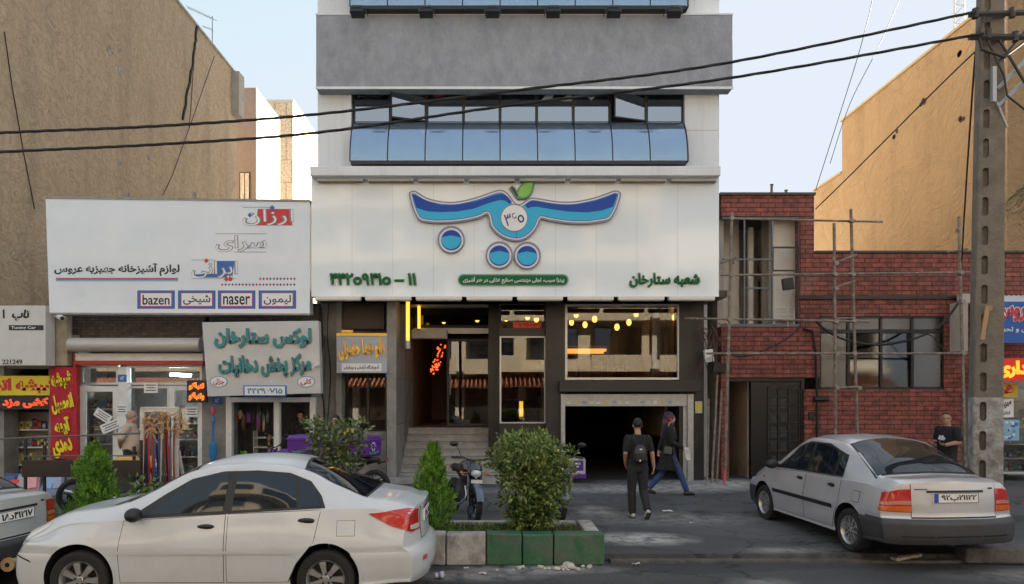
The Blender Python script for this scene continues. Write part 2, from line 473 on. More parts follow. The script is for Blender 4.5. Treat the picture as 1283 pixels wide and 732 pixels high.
M_interior = mat("warm_interior_wall", (.16,.10,.06), .8, var=.3, scale=2)
M_plaster = mat("plain_plaster", (.42,.38,.33), .9, var=.15, scale=2, bump=.3, bscale=12)

YF = 16.5                                          # street front
def root_building(name, loc, label): return thing(name, loc, label, "building")

# ------------------------------------------------------------------ the white office and restaurant building
B1 = root_building("office_building", (X_(650,YF), YF, 0), "white clad office building with grey stucco box, bulging blue glass and restaurant at street level")
xl, xr = X_(398,16.2), X_(901,16.2)
XE = -2.33                                         # entrance side wall
b = MB()
b.box(xl, 16.9, 4.45, xr, 37, 23)                  # upper mass; unseen height and depth set to shade the beige wall
b.box(xl, 16.2, 7.0, X_(440,16.2), 16.9, 23)       # piers
b.box(X_(858,16.2), 16.2, 7.0, xr, 16.9, 23)
b.pbox(440, -160, 858, -40, 16.25, 16.9)
b.build("wall", M_white, B1)
b = MB(); b.box(xr+.002, 17.0, 4.46, xr+.06, 36.9, 22.9); b.build("unseen_side_wall", mat("bounce_cutting_render", (.22,.20,.18), .95, var=.2, scale=1.5), B1)  # unseen skin made dull to cut sun bounce onto the tan wall
b = MB()
for px in (398, 858):
    w = 42
    for py in (118, 163):
        b.pbox(px+.5, py, px+w-.5, py+.7, 16.196, 16.2)
b.build("panel_joint", M_steel, B1)
b = MB(); b.pbox(396, 18, 918, 111, 15.86, 16.19); b.build("stucco_box", M_greypanel, B1, bevel=.01)
b = MB(); b.pbox(395.2, 108.4, 918.8, 111.6, 15.845, 15.86); b.pbox(395.2,16.6,918.8,18.6,15.845,15.86); b.build("trim", M_white, B1)
b = MB(); b.pbox(388, 208, 903, 220, 15.25, 16.45); b.build("cornice", M_white, B1, bevel=.015)

def upper_band(pt, pg, pbm, ptop_glass, open_at=()):
    """one storey of nine windows over a bulging row of mirror panels. pt: window top, pg: foot of the windows, pbm: foot of the bulge"""
    n = 9; p0, p1 = 443.0, 856.0
    Yw = 16.3
    st = (p1-p0)/n
    z0, z1 = Z_(pg, Yw), Z_(pt, Yw)
    for i in range(n):
        a, c = X_(p0+i*st, Yw), X_(p0+(i+1)*st, Yw)
        fr = MB(); t = .035
        fr.box(a, Yw, z0, a+t, Yw+.07, z1); fr.box(c-t, Yw, z0, c, Yw+.07, z1)
        fr.box(a+t, Yw, z0, c-t, Yw+.07, z0+t); fr.box(a+t, Yw, z1-t, c-t, Yw+.07, z1)
        f = fr.build("window", M_black, B1)
        g = MB()
        if i in open_at:
            # side-hung sash swung out over the street
            wd = c-a-2*t; an = R(17)
            e = (c-t-wd*math.cos(an), Yw-.01-wd*math.sin(an))
            q = [(e[0], e[1], z1-t), (c-t, Yw-.01, z1-t), (c-t, Yw-.01, z0+t), (e[0], e[1], z0+t)]
            n_ = Vector((math.sin(an), -math.cos(an), 0))*.012
            g.add([Vector(p) for p in q]+[Vector(p)+n_ for p in q], [(0,1,2,3),(7,6,5,4),(0,4,5,1),(1,5,6,2),(2,6,7,3),(3,7,4,0)])
            s = MB()
            for k in range(4): s.tube([Vector(q[k])+n_*1.3, Vector(q[(k+1) % 4])+n_*1.3], .022, 4)
            s.build("sash", M_black, f)
        else:
            g.box(a+t, Yw+.03, z0+t, c-t, Yw+.038, z1-t)
        g.build("pane", M_mirror, f)
    # bulge
    zb, zt = Z_(pbm, 15.75), Z_(pg, Yw)
    for i in range(n):
        a, c = X_(p0-1+i*(p1-p0+2)/n, 16.0)+.012, X_(p0-1+(i+1)*(p1-p0+2)/n, 16.0)-.012
        g = MB(); vs, fs = [], []
        m = 12
        for k in range(m+1):
            u = k/m
            y = Yw - .62*math.sin(u*math.pi/2)**.8
            z = zt + (zb-zt)*(1-math.cos(u*math.pi/2))**.75
            vs += [(a, y, z), (c, y, z)]
        for k in range(m): fs.append((2*k, 2*k+1, 2*k+3, 2*k+2))
        vs2 = [(p[0], p[1]+.03, p[2]) for p in vs]; nn = len(vs)
        fs2 = [tuple(nn+i for i in reversed(f)) for f in fs]
        g.add(vs+vs2, fs+fs2)
        g.build("curved_panel", M_curve, B1, smooth=True, recalc=False)
    g = MB()
    for i in range(n+1):
        x = X_(p0-1+i*(p1-p0+2)/n, 16.0)
        pts = []
        for k in range(13):
            u = k/12
            pts.append((x, Yw+.012 - .62*math.sin(u*math.pi/2)**.8, zt + (zb-zt)*(1-math.cos(u*math.pi/2))**.75))
        g.tube(pts, .02, 4)
    g.box(X_(p0-3,15.68), 15.64, zb-.09, X_(p1+3,15.68), 16.3, zb-.005)
    g.build("mullions", M_black, B1)
    g = MB()
    for sx in (p0-1.5, p1+1.5):   # closed cheeks at both ends of the bulge
        x = X_(sx, 16.0); pr = []
        for k in range(13):
            u = k/12
            pr.append((Yw - .60*math.sin(u*math.pi/2)**.8, zt + (zb-zt)*(1-math.cos(u*math.pi/2))**.75))
        pr.append((Yw, zb))
        k = len(pr); g.add([(x, y, z) for y, z in pr]+[(x+.02, y, z) for y, z in pr], [tuple(range(k)), tuple(range(2*k-1,k-1,-1))]+[(i, (i+1)%k, k+(i+1)%k, k+i) for i in range(k)])
    g.build("cheek", M_dark, B1)
upper_band(110, 154, 203, 0, open_at=(1, 7))
upper_band(-98, -45, 10, 0)
b = MB(); b.box(xl, 17.3, 0, xl+.12, 37, 4.448); b.box(xr-.12, 17.1, 0, xr, 37, 4.448); b.box(xl+.121, 36.8, 0, xr-.121, 37, 4.448); b.build("wall", M_white, B1)
# dark slab painted as shaded rooms behind the upper glass; stickers on the panes
b = MB(); b.pbox(443, 106, 856, 160, 16.6, 16.88); b.pbox(443, -102, 856, -40, 16.6, 16.88); b.build("dark_room_slab", mat("dark_room_slab", (.05,.055,.06), .9), B1)
b = MB(); b.m = 0
for q in ([(548,112),(556,120),(546,122),(540,117)], [(519,112),(534,112),(534,124),(524,120)]):
    b.prism([(X_(x,16.325), Z_(y,16.325)) for x, y in q], 16.316, 16.325)
b.m = 1
for q in ([(677,127),(690,113),(697,113),(690,127)], [(703,127),(716,113),(724,113),(716,127)], [(734,120),(741,113),(747,120),(741,126)]):
    b.prism([(X_(x,16.325), Z_(y,16.325)) for x, y in q], 16.316, 16.325)
b.m = 2
ptext(b, "LISA", 448, 112, 490, 122, 16.325, .01, .004)
b.build("window_stickers", [mat("sticker_red", (.5,.03,.04), .5), mat("sticker_grey", (.38,.4,.42), .5), mat("sticker_dark", (.05,.05,.06), .5)], B1)
fl0 = None
for i, px in enumerate((448, 534, 617, 693, 769, 845)):
    if fl0 is None:
        p = W(px, 18, 15.3)
        fl0 = thing("floodlight", p, "", "floodlight", "floodlights on the ledge above the grey box")
        b = MB(); b.obox(p+Vector((0,0,.03)), (.30,.20,.11), Matrix.Rotation(R(-18),3,'X')); b.m = 1
        b.obox(p+Vector((0,-.035,.12)), (.26,.16,.01), Matrix.Rotation(R(-18),3,'X'))
        b.build("lamp_head", [M_black, mat("floodlight_glass", (.25,.27,.28), .1)], fl0, bevel=.01)
        b = MB()
        for s in (-1,1): b.tube([p+Vector((s*.17,.0,.02)), p+Vector((s*.17,.04,.16)), p+Vector((s*.17,.36,.16))], .012, 5)
        b.tube([p+Vector((-.17,.04,.16)), p+Vector((.17,.04,.16))], .012, 5)
        b.build("bracket", M_black, fl0)
        o = fl0
    else:
        o = copy_tree(fl0); o.location = W(px, 18, 15.3)
    o["label"] = ["black floodlight at the far left end of the ledge", "second floodlight from the ledge's left end", "third floodlight from the ledge's left end", "third floodlight from the ledge's right end", "second floodlight from the ledge's right end", "black floodlight at the far right end of the ledge"][i]

# ------------------------------------------------------------------ ground floor of the white building
b = MB()
zt = 4.45
b.box(xl, 15.62, Z_(372,15.6), xr, 16.9, zt)                      # soffit behind the sign
b.build("canopy", M_dark, B1)
b = MB()
b.pbox(684, 376, 708, 604, YF, YF+.5)
b.build("pillar", M_dark, B1)
b = MB(); b.pbox(851, 376, 882, 604, YF, YF+.5); b.build("pillar", M_dark, B1)
b = MB(); b.pbox(612, 376, 626, 560, YF+.9, YF+1.2); b.build("pillar", M_dark, B1)
b = MB(); b.pbox(484, 406, 494.5, 603, 16.1, 16.42); b.build("pillar", M_black, B1)
b = MB(); b.box(XE-.22, 16.0, 0, XE, 19.3, 4.4); b.box(X_(398,16.55), 16.85, 3.2, XE-.225, 17.2, 4.44)
b.build("stone_wall", M_stone, B1)
b = MB()
for z in (1.35, 2.45): b.box(XE-.001, 16.0, z, XE+.004, 19.3, z+.015)
b.box(XE-.001, 17.6, 0, XE+.004, 17.615, 4.4)
b.build("wall_joints", M_dark, B1)
# steps
b = MB()
nst, rise = 7, 1.19/7
for i in range(nst):
    y = 16.35 + i*.30
    x1 = X_(684, YF) - .0
    b.box(XE+.004, y, i*rise+.001, x1-.003, 18.65, (i+1)*rise - .035)
    b.box(XE+.004, y-.03, (i+1)*rise-.035, x1-.003, 18.65, (i+1)*rise)
b.box(X_(470,16), 15.75, 0.001, X_(690,16), 16.345, .13)
b.build("steps", M_step, B1, bevel=.006)
# restaurant room
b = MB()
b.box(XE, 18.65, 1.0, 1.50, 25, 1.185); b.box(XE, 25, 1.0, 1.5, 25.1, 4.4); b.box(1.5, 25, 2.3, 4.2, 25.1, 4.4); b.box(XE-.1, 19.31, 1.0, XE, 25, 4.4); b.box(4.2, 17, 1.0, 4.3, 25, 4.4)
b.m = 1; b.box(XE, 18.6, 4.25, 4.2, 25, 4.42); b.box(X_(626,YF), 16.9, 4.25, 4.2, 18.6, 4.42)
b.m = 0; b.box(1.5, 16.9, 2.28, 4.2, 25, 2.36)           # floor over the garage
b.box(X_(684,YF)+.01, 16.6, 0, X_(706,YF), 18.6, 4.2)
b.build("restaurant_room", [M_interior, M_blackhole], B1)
b = MB(); b.box(X_(626,YF), 16.75, 0.0, X_(684,YF)-.01, 16.95, Z_(531,YF)); b.build("wall", M_dark, B1)
def shop_window(px0, py0, px1, py1, Y, fm, t=.06, gm=None, parent=None, name="shop_window"):
    f = MB(); a, c, z1, z0 = X_(px0,Y), X_(px1,Y), Z_(py0,Y), Z_(py1,Y)
    f.box(a, Y, z0, a+t, Y+.1, z1); f.box(c-t, Y, z0, c, Y+.1, z1); f.box(a+t, Y, z0, c-t, Y+.1, z0+t); f.box(a+t, Y, z1-t, c-t, Y+.1, z1)
    o = f.build(name, fm, parent)
    g = MB(); g.box(a+t, Y+.045, z0+t, c-t, Y+.053, z1-t); g.build("pane", gm or M_shopglass, o)
    return o
shop_window(708, 381, 852, 476, YF+.02, M_alu, .055, None, B1)
shop_window(626, 380, 684, 413, YF+.25, M_dark, .04, None, B1)
shop_window(626, 421, 684, 531, YF+.25, M_alu, .04, None, B1)
b = MB(); b.pbox(626, 412, 684, 421, YF+.2, YF+.45); b.build("window_rail", M_dark, B1)
# entrance: air curtain, transom, sliding glass door
YD = 18.62
shop_window(520, 380, 622, 410, YD, M_dark, .06, None, B1)
b = MB(); b.pbox(518, 411, 624, 418, YD-.02, YD+.1); b.build("door_head", M_alu, B1)
b = MB(); b.pbox(515, 413, 560, 424, YD-.32, YD-.03); b.build("air_curtain", M_whitepaint, B1, bevel=.03)
d = shop_window(560, 425, 614, 534, YD, M_dark, .06, None, B1, "glass_door")
h = MB(); h.tube([W(564,470,YD-.03), W(564,495,YD-.03)], .015); h.build("handle", M_alu, d)
# garage: shutter box, rolled shutter, guide rails, ramp hole
b = MB(); b.pbox(701, 477, 878, 491, 16.2, YF-.002); b.build("ledge", M_dark, B1, bevel=.008)
sh = MB(); z0, z1 = Z_(509,16.4), Z_(494,16.4); n = 7
for i in range(n):
    a = z0+(z1-z0)*i/n; c = z0+(z1-z0)*(i+1)/n
    sh.box(X_(708,16.4), 16.40+(.008 if i % 2 else 0), a+.002, X_(862,16.4), 16.46, c)
so = sh.build("garage_shutter", M_steel, B1)
st = MB()
for k in range(16):
    p = 712+k*9+rnd.uniform(-2,2); st.m = k % 4
    st.pbox(p, 502+rnd.uniform(0,2), p+rnd.uniform(3,7), 505.5+rnd.uniform(0,1), 16.394, 16.399)
st.build("stickers", [mat("sticker_a", (.6,.58,.5), .6), mat("sticker_b", (.6,.45,.1), .6), mat("sticker_c", (.25,.3,.4), .6), mat("sticker_d", (.5,.5,.5), .6)], so)
b = MB(); b.pbox(703, 494, 708, 604, 16.36, 16.48); b.build("guide_rail", M_steel, B1)
b = MB(); b.pbox(862, 494, 869, 604, 16.36, 16.48); b.pbox(856, 509, 860.5, 603, 16.45, 16.49); b.build("guide_rail", M_steel, B1)
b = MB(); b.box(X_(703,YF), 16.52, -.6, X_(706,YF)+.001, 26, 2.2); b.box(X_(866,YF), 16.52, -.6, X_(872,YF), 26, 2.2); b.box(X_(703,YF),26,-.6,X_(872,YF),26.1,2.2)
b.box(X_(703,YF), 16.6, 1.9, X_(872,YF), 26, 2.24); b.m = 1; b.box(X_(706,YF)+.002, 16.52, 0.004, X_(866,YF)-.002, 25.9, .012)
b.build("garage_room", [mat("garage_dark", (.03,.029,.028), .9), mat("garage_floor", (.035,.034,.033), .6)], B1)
b = MB(); b.m = 0; b.pbox(871, 503, 880, 518, YF-.006, YF-.001); b.m = 1
b.prism([(X_(x,YF-.01), Z_(y,YF-.01)) for x, y in ((871.5,507),(879.5,507),(879.5,512),(875,517),(871.5,512))], YF-.010, YF-.006)
b.build("sticker", [mat("sticker_pale", (.55,.5,.5), .6), mat("sticker_yellow", (.65,.6,.05), .6)], B1)
# salon doorway left of the black pillar
b = MB(); b.pbox(427, 380, 481, 412, 16.55, 16.66); b.build("blind_panel", mat("brown_panel", (.045,.028,.022), .5, var=.2), B1)
b = MB(); b.pbox(421, 376, 428, 604, 16.45, 16.8); b.pbox(397, 376, 421, 604, 16.6, 16.8); b.build("pilaster", M_stone, B1)
d = shop_window(428, 412, 485, 541, 16.75, M_black, .05, None, B1, "salon_window")
b = MB(); b.pbox(460, 465, 462, 540, 16.72, 16.82); b.build("mullion", M_dark, d)
b = MB(); b.box(X_(428,16.8), 17.6, 0, X_(490,16.8), 17.7, 4.2); b.box(X_(428,16.8), 16.9, 4.0, X_(490,16.8), 17.6, 4.1); b.build("salon_room", M_interior, B1)
b = MB(); b.pbox(428, 541, 485, 604, 16.55, 16.9); b.m = 1
ptext(b, "خط اول", 440, 546, 474, 555, 16.549, .02, .003); 
b.build("low_wall", [M_stone, mat("red_graffiti", (.35,.08,.07), .8)], B1)

# ------------------------------------------------------------------ beige building on the left
def plaster(name, c1, c2, c3, sc=.35):
    m = bpy.data.materials.new(name); m.use_nodes = True
    t = m.node_tree; L = t.links.new; p = t.nodes["Principled BSDF"]
    tc = nd(t, "ShaderNodeTexCoord")
    def noise(s, d=6, r=.6, dist=0.):
        n = nd(t, "ShaderNodeTexNoise"); n.inputs["Scale"].default_value = s; n.inputs["Detail"].default_value = d; n.inputs["Roughness"].default_value = r; n.inputs["Distortion"].default_value = dist
        L(tc.outputs["Object"], n.inputs["Vector"]); return n.outputs[0]
    def ramp(src, a, b, d=1.):
        r = nd(t, "ShaderNodeMapRange"); r.inputs[1].default_value=a; r.inputs[2].default_value=b; r.inputs[4].default_value=d; L(src, r.inputs[0]); return r.outputs[0]
    def mixc(f, A, B):
        x = nd(t, "ShaderNodeMix", data_type='RGBA'); L(f, x.inputs["Factor"])
        for s, i in ((A,"A"),(B,"B")):
            if isinstance(s, tuple): x.inputs[i].default_value = s+(1,)
            else: L(s, x.inputs[i])
        return x.outputs["Result"]
    c = mixc(ramp(noise(sc*.45, 4), .3, .7), c1, c2)
    sw = noise(sc*7.5, 5, .66, 2.6)
    c = mixc(ramp(sw, .40, .72, .75), c, c3)
    c = mixc(ramp(noise(sc*14, 4, .7, .8), .55, .75, .35), c, tuple(x*.6 for x in c2))
    ms = nd(t, "ShaderNodeMapping"); ms.inputs["Scale"].default_value = (1.1, 1.1, .10); L(tc.outputs["Object"], ms.inputs[0])
    ns = nd(t, "ShaderNodeTexNoise"); ns.inputs["Scale"].default_value = 1.3; ns.inputs["Detail"].default_value = 5; L(ms.outputs[0], ns.inputs["Vector"])
    c = mixc(ramp(ns.outputs[0], .5, .72, .38), c, tuple(x*.55 for x in c2))
    c = mixc(ramp(noise(sc*.9, 2, .4), .60, .63, .28), c, tuple(min(1, x*1.15) for x in c1))
    L(c, p.inputs["Base Color"]); p.inputs["Roughness"].default_value = .95; p.inputs["Specular IOR Level"].default_value = .2
    b = nd(t, "ShaderNodeBump"); b.inputs["Strength"].default_value = .8; b.inputs["Distance"].default_value = .12
    L(sw, b.inputs["Height"]); L(b.outputs[0], p.inputs["Normal"])
    return m
M_beige = plaster("mud_plaster", (.66,.515,.36), (.54,.42,.29), (.35,.265,.18))
M_tan = plaster("tan_plaster", (.36,.245,.135), (.325,.22,.12), (.29,.198,.108), .18)
B2 = root_building("plastered_building", (-18, 25, 0), "tall building with a bare rough beige plaster flank left of the white office")
XW = -12.5
b = MB(); b.box(-30, 16.9, 0, XW, 33.0, 17.5); b.build("wall", M_beige, B2)
b = MB(); b.box(-30, 16.85, 17.503, XW+.06, 33.05, 17.6); b.box(XW, 32.3, 15.4, XW+.35, 33.0, 17.45); b.build("parapet_trim", M_plaster, B2)
b = MB()
def wallpt(px, py, off=.03):
    Y = XW*F/(px-VX); return Vector((XW+off, Y, Z_(py, Y)))
def wire_pts(pts, n=8, jit=0.):
    out = []
    for i in range(len(pts)-1):
        for k in range(n):
            q = Vector(pts[i]).lerp(Vector(pts[i+1]), k/n); out.append(q+Vector((0, rnd.uniform(-jit,jit), 0)))
    return out+[Vector(pts[-1])]
b.tube(wire_pts([wallpt(246,32), wallpt(243,60), wallpt(238,95), wallpt(228,150)], 6, .06), .05, 5)
b.build("wall_cable", M_black, B2); b = MB()
b.tube(wire_pts([wallpt(4,40), wallpt(14,110), wallpt(28,190), wallpt(42,262)], 4), .014, 4)
b.build("wall_cable", M_black, B2); b = MB()
b.tube(wire_pts([wallpt(268,70), wallpt(240,150), wallpt(215,220), wallpt(203,245)], 4), .014, 4)
b.build("wall_cable", M_black, B2); b = MB()
b.tube(wire_pts([wallpt(243,60), wallpt(238,140), wallpt(236,160)], 4), .015, 4)
b.build("wall_cable", M_black, B2)
M_patch = mat("patch_plaster", (.40,.36,.32), .95, var=.5, scale=6, bump=.6)
for px, py in ((150,60),(151,88),(150,203),(187,197),(138,63)): 
    q = wallpt(px, py, 0)
    b = MB(); b.cyl(q+Vector((-.05,0,0)), q+Vector((.015,0,0)), .16*rnd.uniform(.6,1.1), None, 7); b.build("plaster_patch", M_patch, B2)
an = thing("tv_antenna", (-12.9, 22.6, 17.6), "small yagi television antenna on the beige building's roof edge", "antenna")
b = MB(); p0 = Vector((-12.75, F*-12.75/(266-VX), 17.6)); an.location = p0
b.tube([p0, p0+Vector((0,0,1.55))], .025); b.build("mast", M_steel, an)
b = MB(); q = p0+Vector((0,0,1.45)); e = q+Vector((-1.1,0,.5)); b.tube([q+Vector((.2,0,-.1)), e], .014, 4)
for k in range(9):
    c = q.lerp(e, k/8); b.tube([c+Vector((0,-.18,0)), c+Vector((0,.18,0))], .008, 4)
    b.tube([c+Vector((0,0,-.09)), c+Vector((0,0,.09))], .008, 4)
b.tube([q+Vector((0,0,-.5)), q+Vector((-.45,0,-.35))], .012, 4)
for k in range(5): c = q+Vector((-.1*k,0,-.5+.033*k)); b.tube([c+Vector((0,-.15,0)), c+Vector((0,.15,0))], .007, 4)
b.build("aerial", M_steel, an)

# ------------------------------------------------------------------ distant towers between the beige and the white building
M_tower = brickmat("tan_tiles", (.42,.33,.25), (.40,.31,.23), (.25,.2,.15), 1.2, 1.0, .02, .2)
M_tower2 = brickmat("yellow_tiles", (.66,.53,.36), (.64,.51,.35), (.33,.25,.16), .75, 1.5, .03, .2)
M_lime = mat("pale_wall", (.60,.565,.51), .8, var=.06)
t1 = root_building("apartment_tower", (-14, 39, 0), "distant block with a plain brown front and sunlit white side, beside the beige wall")
b = MB(); b.box(-20, 37, 11.0, X_(321,37), 41, Z_(110,37)); b.m = 1; b.box(-20, 37.05, 0, X_(321,37)-.02, 43, 11.0)
b.box(X_(321,37)-.04, 37.03, 11.0, X_(321,37)+.02, 41, Z_(111.5,37))
b.build("wall", [mat("brown_render", (.36,.28,.23), .85, var=.1), M_lime], t1)
b = MB(); b.pbox(300, 216, 313, 250, 36.95, 37.04); o = b.build("window", M_dark, t1)
b = MB(); b.pbox(301, 217, 306, 250, 36.92, 36.95); b.pbox(307, 217, 312, 250, 36.92, 36.95); b.build("pane", M_mirror, o)
t2 = root_building("apartment_tower", (-15, 48, 0), "distant tower clad in yellow square tiles, the tallest in the gap")
b = MB(); b.box(X_(335,46), 46, 0, X_(367,46), 53, Z_(128,46)); b.build("wall", M_tower2, t2)
b = MB(); b.box(X_(335,46)-.04, 45.95, Z_(128,46), X_(367,46)+.04, 53, Z_(128,46)+.15); b.build("parapet", M_lime, t2)
t3 = root_building("apartment_tower", (-15, 58, 0), "distant low white block with a bright sunlit side, behind the yellow tower")
b = MB(); b.box(-22, 55, 0, X_(369,55), 64, Z_(182,55)); b.m=1; b.box(-22, 54.96, Z_(182,55), X_(369,55)+.05, 64.04, Z_(182,55)+.2); b.build("wall", [M_lime, M_plaster], t3)
t4 = root_building("apartment_tower", (-16, 70, 0), "distant tan tiled block peeping out beside the white office")
b = MB(); b.box(X_(379,66), 66, 0, X_(412,66), 76, Z_(197,66)); b.m=1; b.box(X_(379,66)-.05, 65.95, Z_(197,66), X_(412,66), 76, Z_(197,66)+.2); b.build("wall", [M_tower2, M_lime], t4)

# ------------------------------------------------------------------ tan building on the right
B3 = root_building("tan_building", (20, 22, 0), "tall building with a smooth orange tan plaster flank, right of the brick shopfront")
XT = 13.2
b = MB(); b.box(XT, 17.6, 0, 70, XT*F/(1055-VX), 12.5); b.box(XT+.003, XT*F/(1055-VX)-.01, 0, 30, XT*F/(1020-VX), 10.55)  # unseen run to the right lengthened to keep sun off the street
b.build("wall", M_tan, B3)
b = MB(); b.box(XT-.04, 17.55, 12.503, 70, XT*F/(1055-VX)+.05, 12.58); b.box(XT-.04, XT*F/(1055-VX)+.06, 10.553, 30, XT*F/(1020-VX)+.04, 10.63); b.build("parapet", mat("tan_coping", (.40,.28,.14), .9), B3)
M_hole = mat("wall_hole", (.06,.035,.02), .95)
def rwall(px, py): Y = XT*F/(px-VX); return Vector((XT, Y, Z_(py, Y)))
for px, py, r in ((1156,127,.13),(1122,167,.10),(1203,66,.12),(1205,150,.12)):
    q = rwall(px, py); b = MB()
    for k in range(3): 
        d = Vector((0, rnd.uniform(-.12,.12), rnd.uniform(-.1,.1))); b.cyl(q+d+Vector((.05,0,0)), q+d+Vector((-.012,0,0)), r*rnd.uniform(.5,.9), None, 7)
    b.build("wall_hole", M_hole, B3)
lm = thing("lattice_mast", (14.2, 21, 12.6), "thin steel lattice mast on the roof of the tan building", "antenna")
b = MB(); Ym = 22.0; bx = X_(1200,Ym); 
lm.location = (bx, Ym, 12.5)
cs = [(bx+.18*math.cos(a), Ym+.18*math.sin(a)) for a in (R(90), R(210), R(330))]
for cx, cy in cs: b.tube([(cx,cy,12.5),(cx,cy,18)], .022, 5)
for k in range(18):
    z = 12.5+.3*k
    for i in range(3):
        a, c = cs[i], cs[(i+1) % 3]; b.tube([(a[0],a[1],z),(c[0],c[1],z+.3)], .01, 4); b.tube([(a[0],a[1],z),(c[0],c[1],z)], .01, 4)
b.build("lattice", M_steel, lm)

# ------------------------------------------------------------------ brick building under renovation
M_brick = brickmat("red_brick", (.29,.078,.054), (.19,.052,.038), (.035,.025,.022), .36, .112, .011, .7)
M_brownglass = glassmat("dusty_dark_glass", .04, (.35,.35,.34), .06)
B4 = root_building("brick_building", (9, YF, 0), "red brick building under renovation with an open upper bay and dark windows")
Yb = YF+.05
b = MB()
zr1, zr2 = Z_(245,Yb), Z_(317,Yb)
xa, xb, xc = X_(904,Yb), X_(1020,Yb), 13.15
X1003, X1007, X915 = X_(1003,Yb), X_(1008,Yb), X_(913,Yb)
zo0, zo1 = Z_(409,Yb), Z_(271,Yb)                 # upper bay
zd1 = Z_(473,Yb)                                  # doorway
xw0, xw1, zw0, zw1 = X_(1027,Yb), X_(1183,Yb), Z_(488,Yb), Z_(396,Yb)
TH = .3
b.box(xa, Yb, zo1, xb, Yb+TH, zr1)                # over the bay
b.box(X1003, Yb, zr2, xb, Yb+TH, zo1)
b.box(X1003, Yb, zw1, xc, Yb+TH, zr2)             # band
b.box(X1003, Yb, zo0, xw0, Yb+TH, zw1)
b.box(xa, Yb, zd1, xw0, Yb+TH, zo0)               # over the doorway
b.box(xw1, Yb, zw0, xc, Yb+TH, zw1)
b.box(xw0, Yb, zd1, xw1, Yb+TH, zw0) if zd1 < zw0 else None
b.box(xa, Yb, 0, X915, Yb+TH, zd1)
b.box(X1007, Yb, 0, X_(1205,Yb), Yb+TH, min(zd1, zw0))
if zw0 > zd1: pass
b.build("wall", M_brick, B4)
b = MB(); b.box(xa-.05, Yb-.06, zr1+.002, xb+.02, 20, zr1+.06); b.box(xb+.022, Yb-.04, zr2+.002, xc, 20, zr2+.05); b.m = 1
b.box(xa+.01, Yb+TH, zd1, xb, 24, zd1+.12); b.box(xb+.002, Yb+TH+.002, zr2-.15, xc, 26, zr2-.002); b.box(xa, 21.5, 0, xc, 21.7, zr2-.16); b.box(xa, Yb+TH+.002, 0, xa+.15, 21.4, zr1-.1)
b.box(xb-.15, Yb+TH+.002, zr2, xb, 23.4, zr1-.1); b.box(xa+.16, 23.4, zr2, xb, 23.5, zr1-.1); b.box(xa, Yb+TH+.002, zr1-.098, xb, 24, zr1-.002)
b.build("roof_slab", [mat("tin_coping", (.07,.06,.058), .6), M_plaster], B4)
# rear wall of the open bay with a doorway and a pale return
b = MB(); 
b.box(xa+.16, 18.0, zd1+.12, X_(926,18), 18.1, zr1-.1); b.box(X_(955,18), 18.0, zd1+.12, xb-.16, 18.1, zr1-.1); b.pbox(966, 274, 1003, 408, Yb+.45, Yb+.6); b.box(X_(920,18), 19.6, zd1+.12, X_(960,18)+.4, 19.7, zr1-.1); b.pbox(938, 285, 944, 410, 17.6, 17.7)
b.build("partition_wall", mat("skim_plaster", (.70,.65,.58), .9, var=.12, scale=2, bump=.3), B4)
# steel frame across the bay
b = MB()
for px in (932, 967, 1001): b.pbox(px, 274, px+1.8, 406, Yb+.05, Yb+.10)
b.pbox(905, 270, 1003, 274, Yb+.04, Yb+.11); b.pbox(905, 406, 1003, 409, Yb+.04, Yb+.11)
b.pbox(905, 324, 967, 326, Yb+.06, Yb+.10); b.pbox(932, 360, 967, 362, Yb+.06, Yb+.1)
b.build("bay_frame", mat("blue_grey_steel", (.13,.16,.18), .5, .3), B4)
b = MB()
for q in ((968,309,1001,311),(968,338,1001,340),(968,311,969.5,338),(999.5,311,1001,338)): b.pbox(*q, Yb+.045, Yb+.085)
b.build("empty_sash", M_black, B4)
# black iron door, half open
b = MB(); b.pbox(913, 474, 1008, 478, Yb+.06, Yb+.16); b.pbox(911.5,474,914,600,Yb+.06,Yb+.16); b.pbox(1004, 478, 1008, 600, Yb+.06, Yb+.16); b.build("door_frame", M_black, B4)
b = MB(); b.pbox(941, 479, 1004, 599, Yb+.10, Yb+.15); d = b.build("iron_door", mat("black_door_paint", (.010,.010,.011), .25), B4)
b = MB()
for py in (486, 496, 506, 517, 528, 540, 552, 564, 577, 589): b.pbox(962, py, 1002, py+1.6, Yb+.075, Yb+.1)
for px in (962, 975, 988, 1001): b.pbox(px, 484, px+1.6, 592, Yb+.07, Yb+.1)
b.m = 1
for i in range(5):
    for k in range(2):
        b.pbox(964+13*k+rnd.uniform(0,2), 499+i*18, 973+13*k, 512+i*18, Yb+.092, Yb+.10)
b.build("grille", [M_black, mat("frosted_door_glass", (.03,.035,.04), .25, var=.5, scale=8)], d)
b = MB(); b.box(X_(915,Yb), Yb+.32, 0, X_(917,Yb), 18.8, zd1); b.box(X_(915,Yb), 18.8, 0, X_(990,Yb), 18.9, zd1); b.box(X_(943,Yb), Yb+.35, 0, X_(945,Yb), 18.8, zd1); b.build("hall_wall", mat("hall_plaster", (.42,.34,.26), .9, var=.2, scale=2), B4)
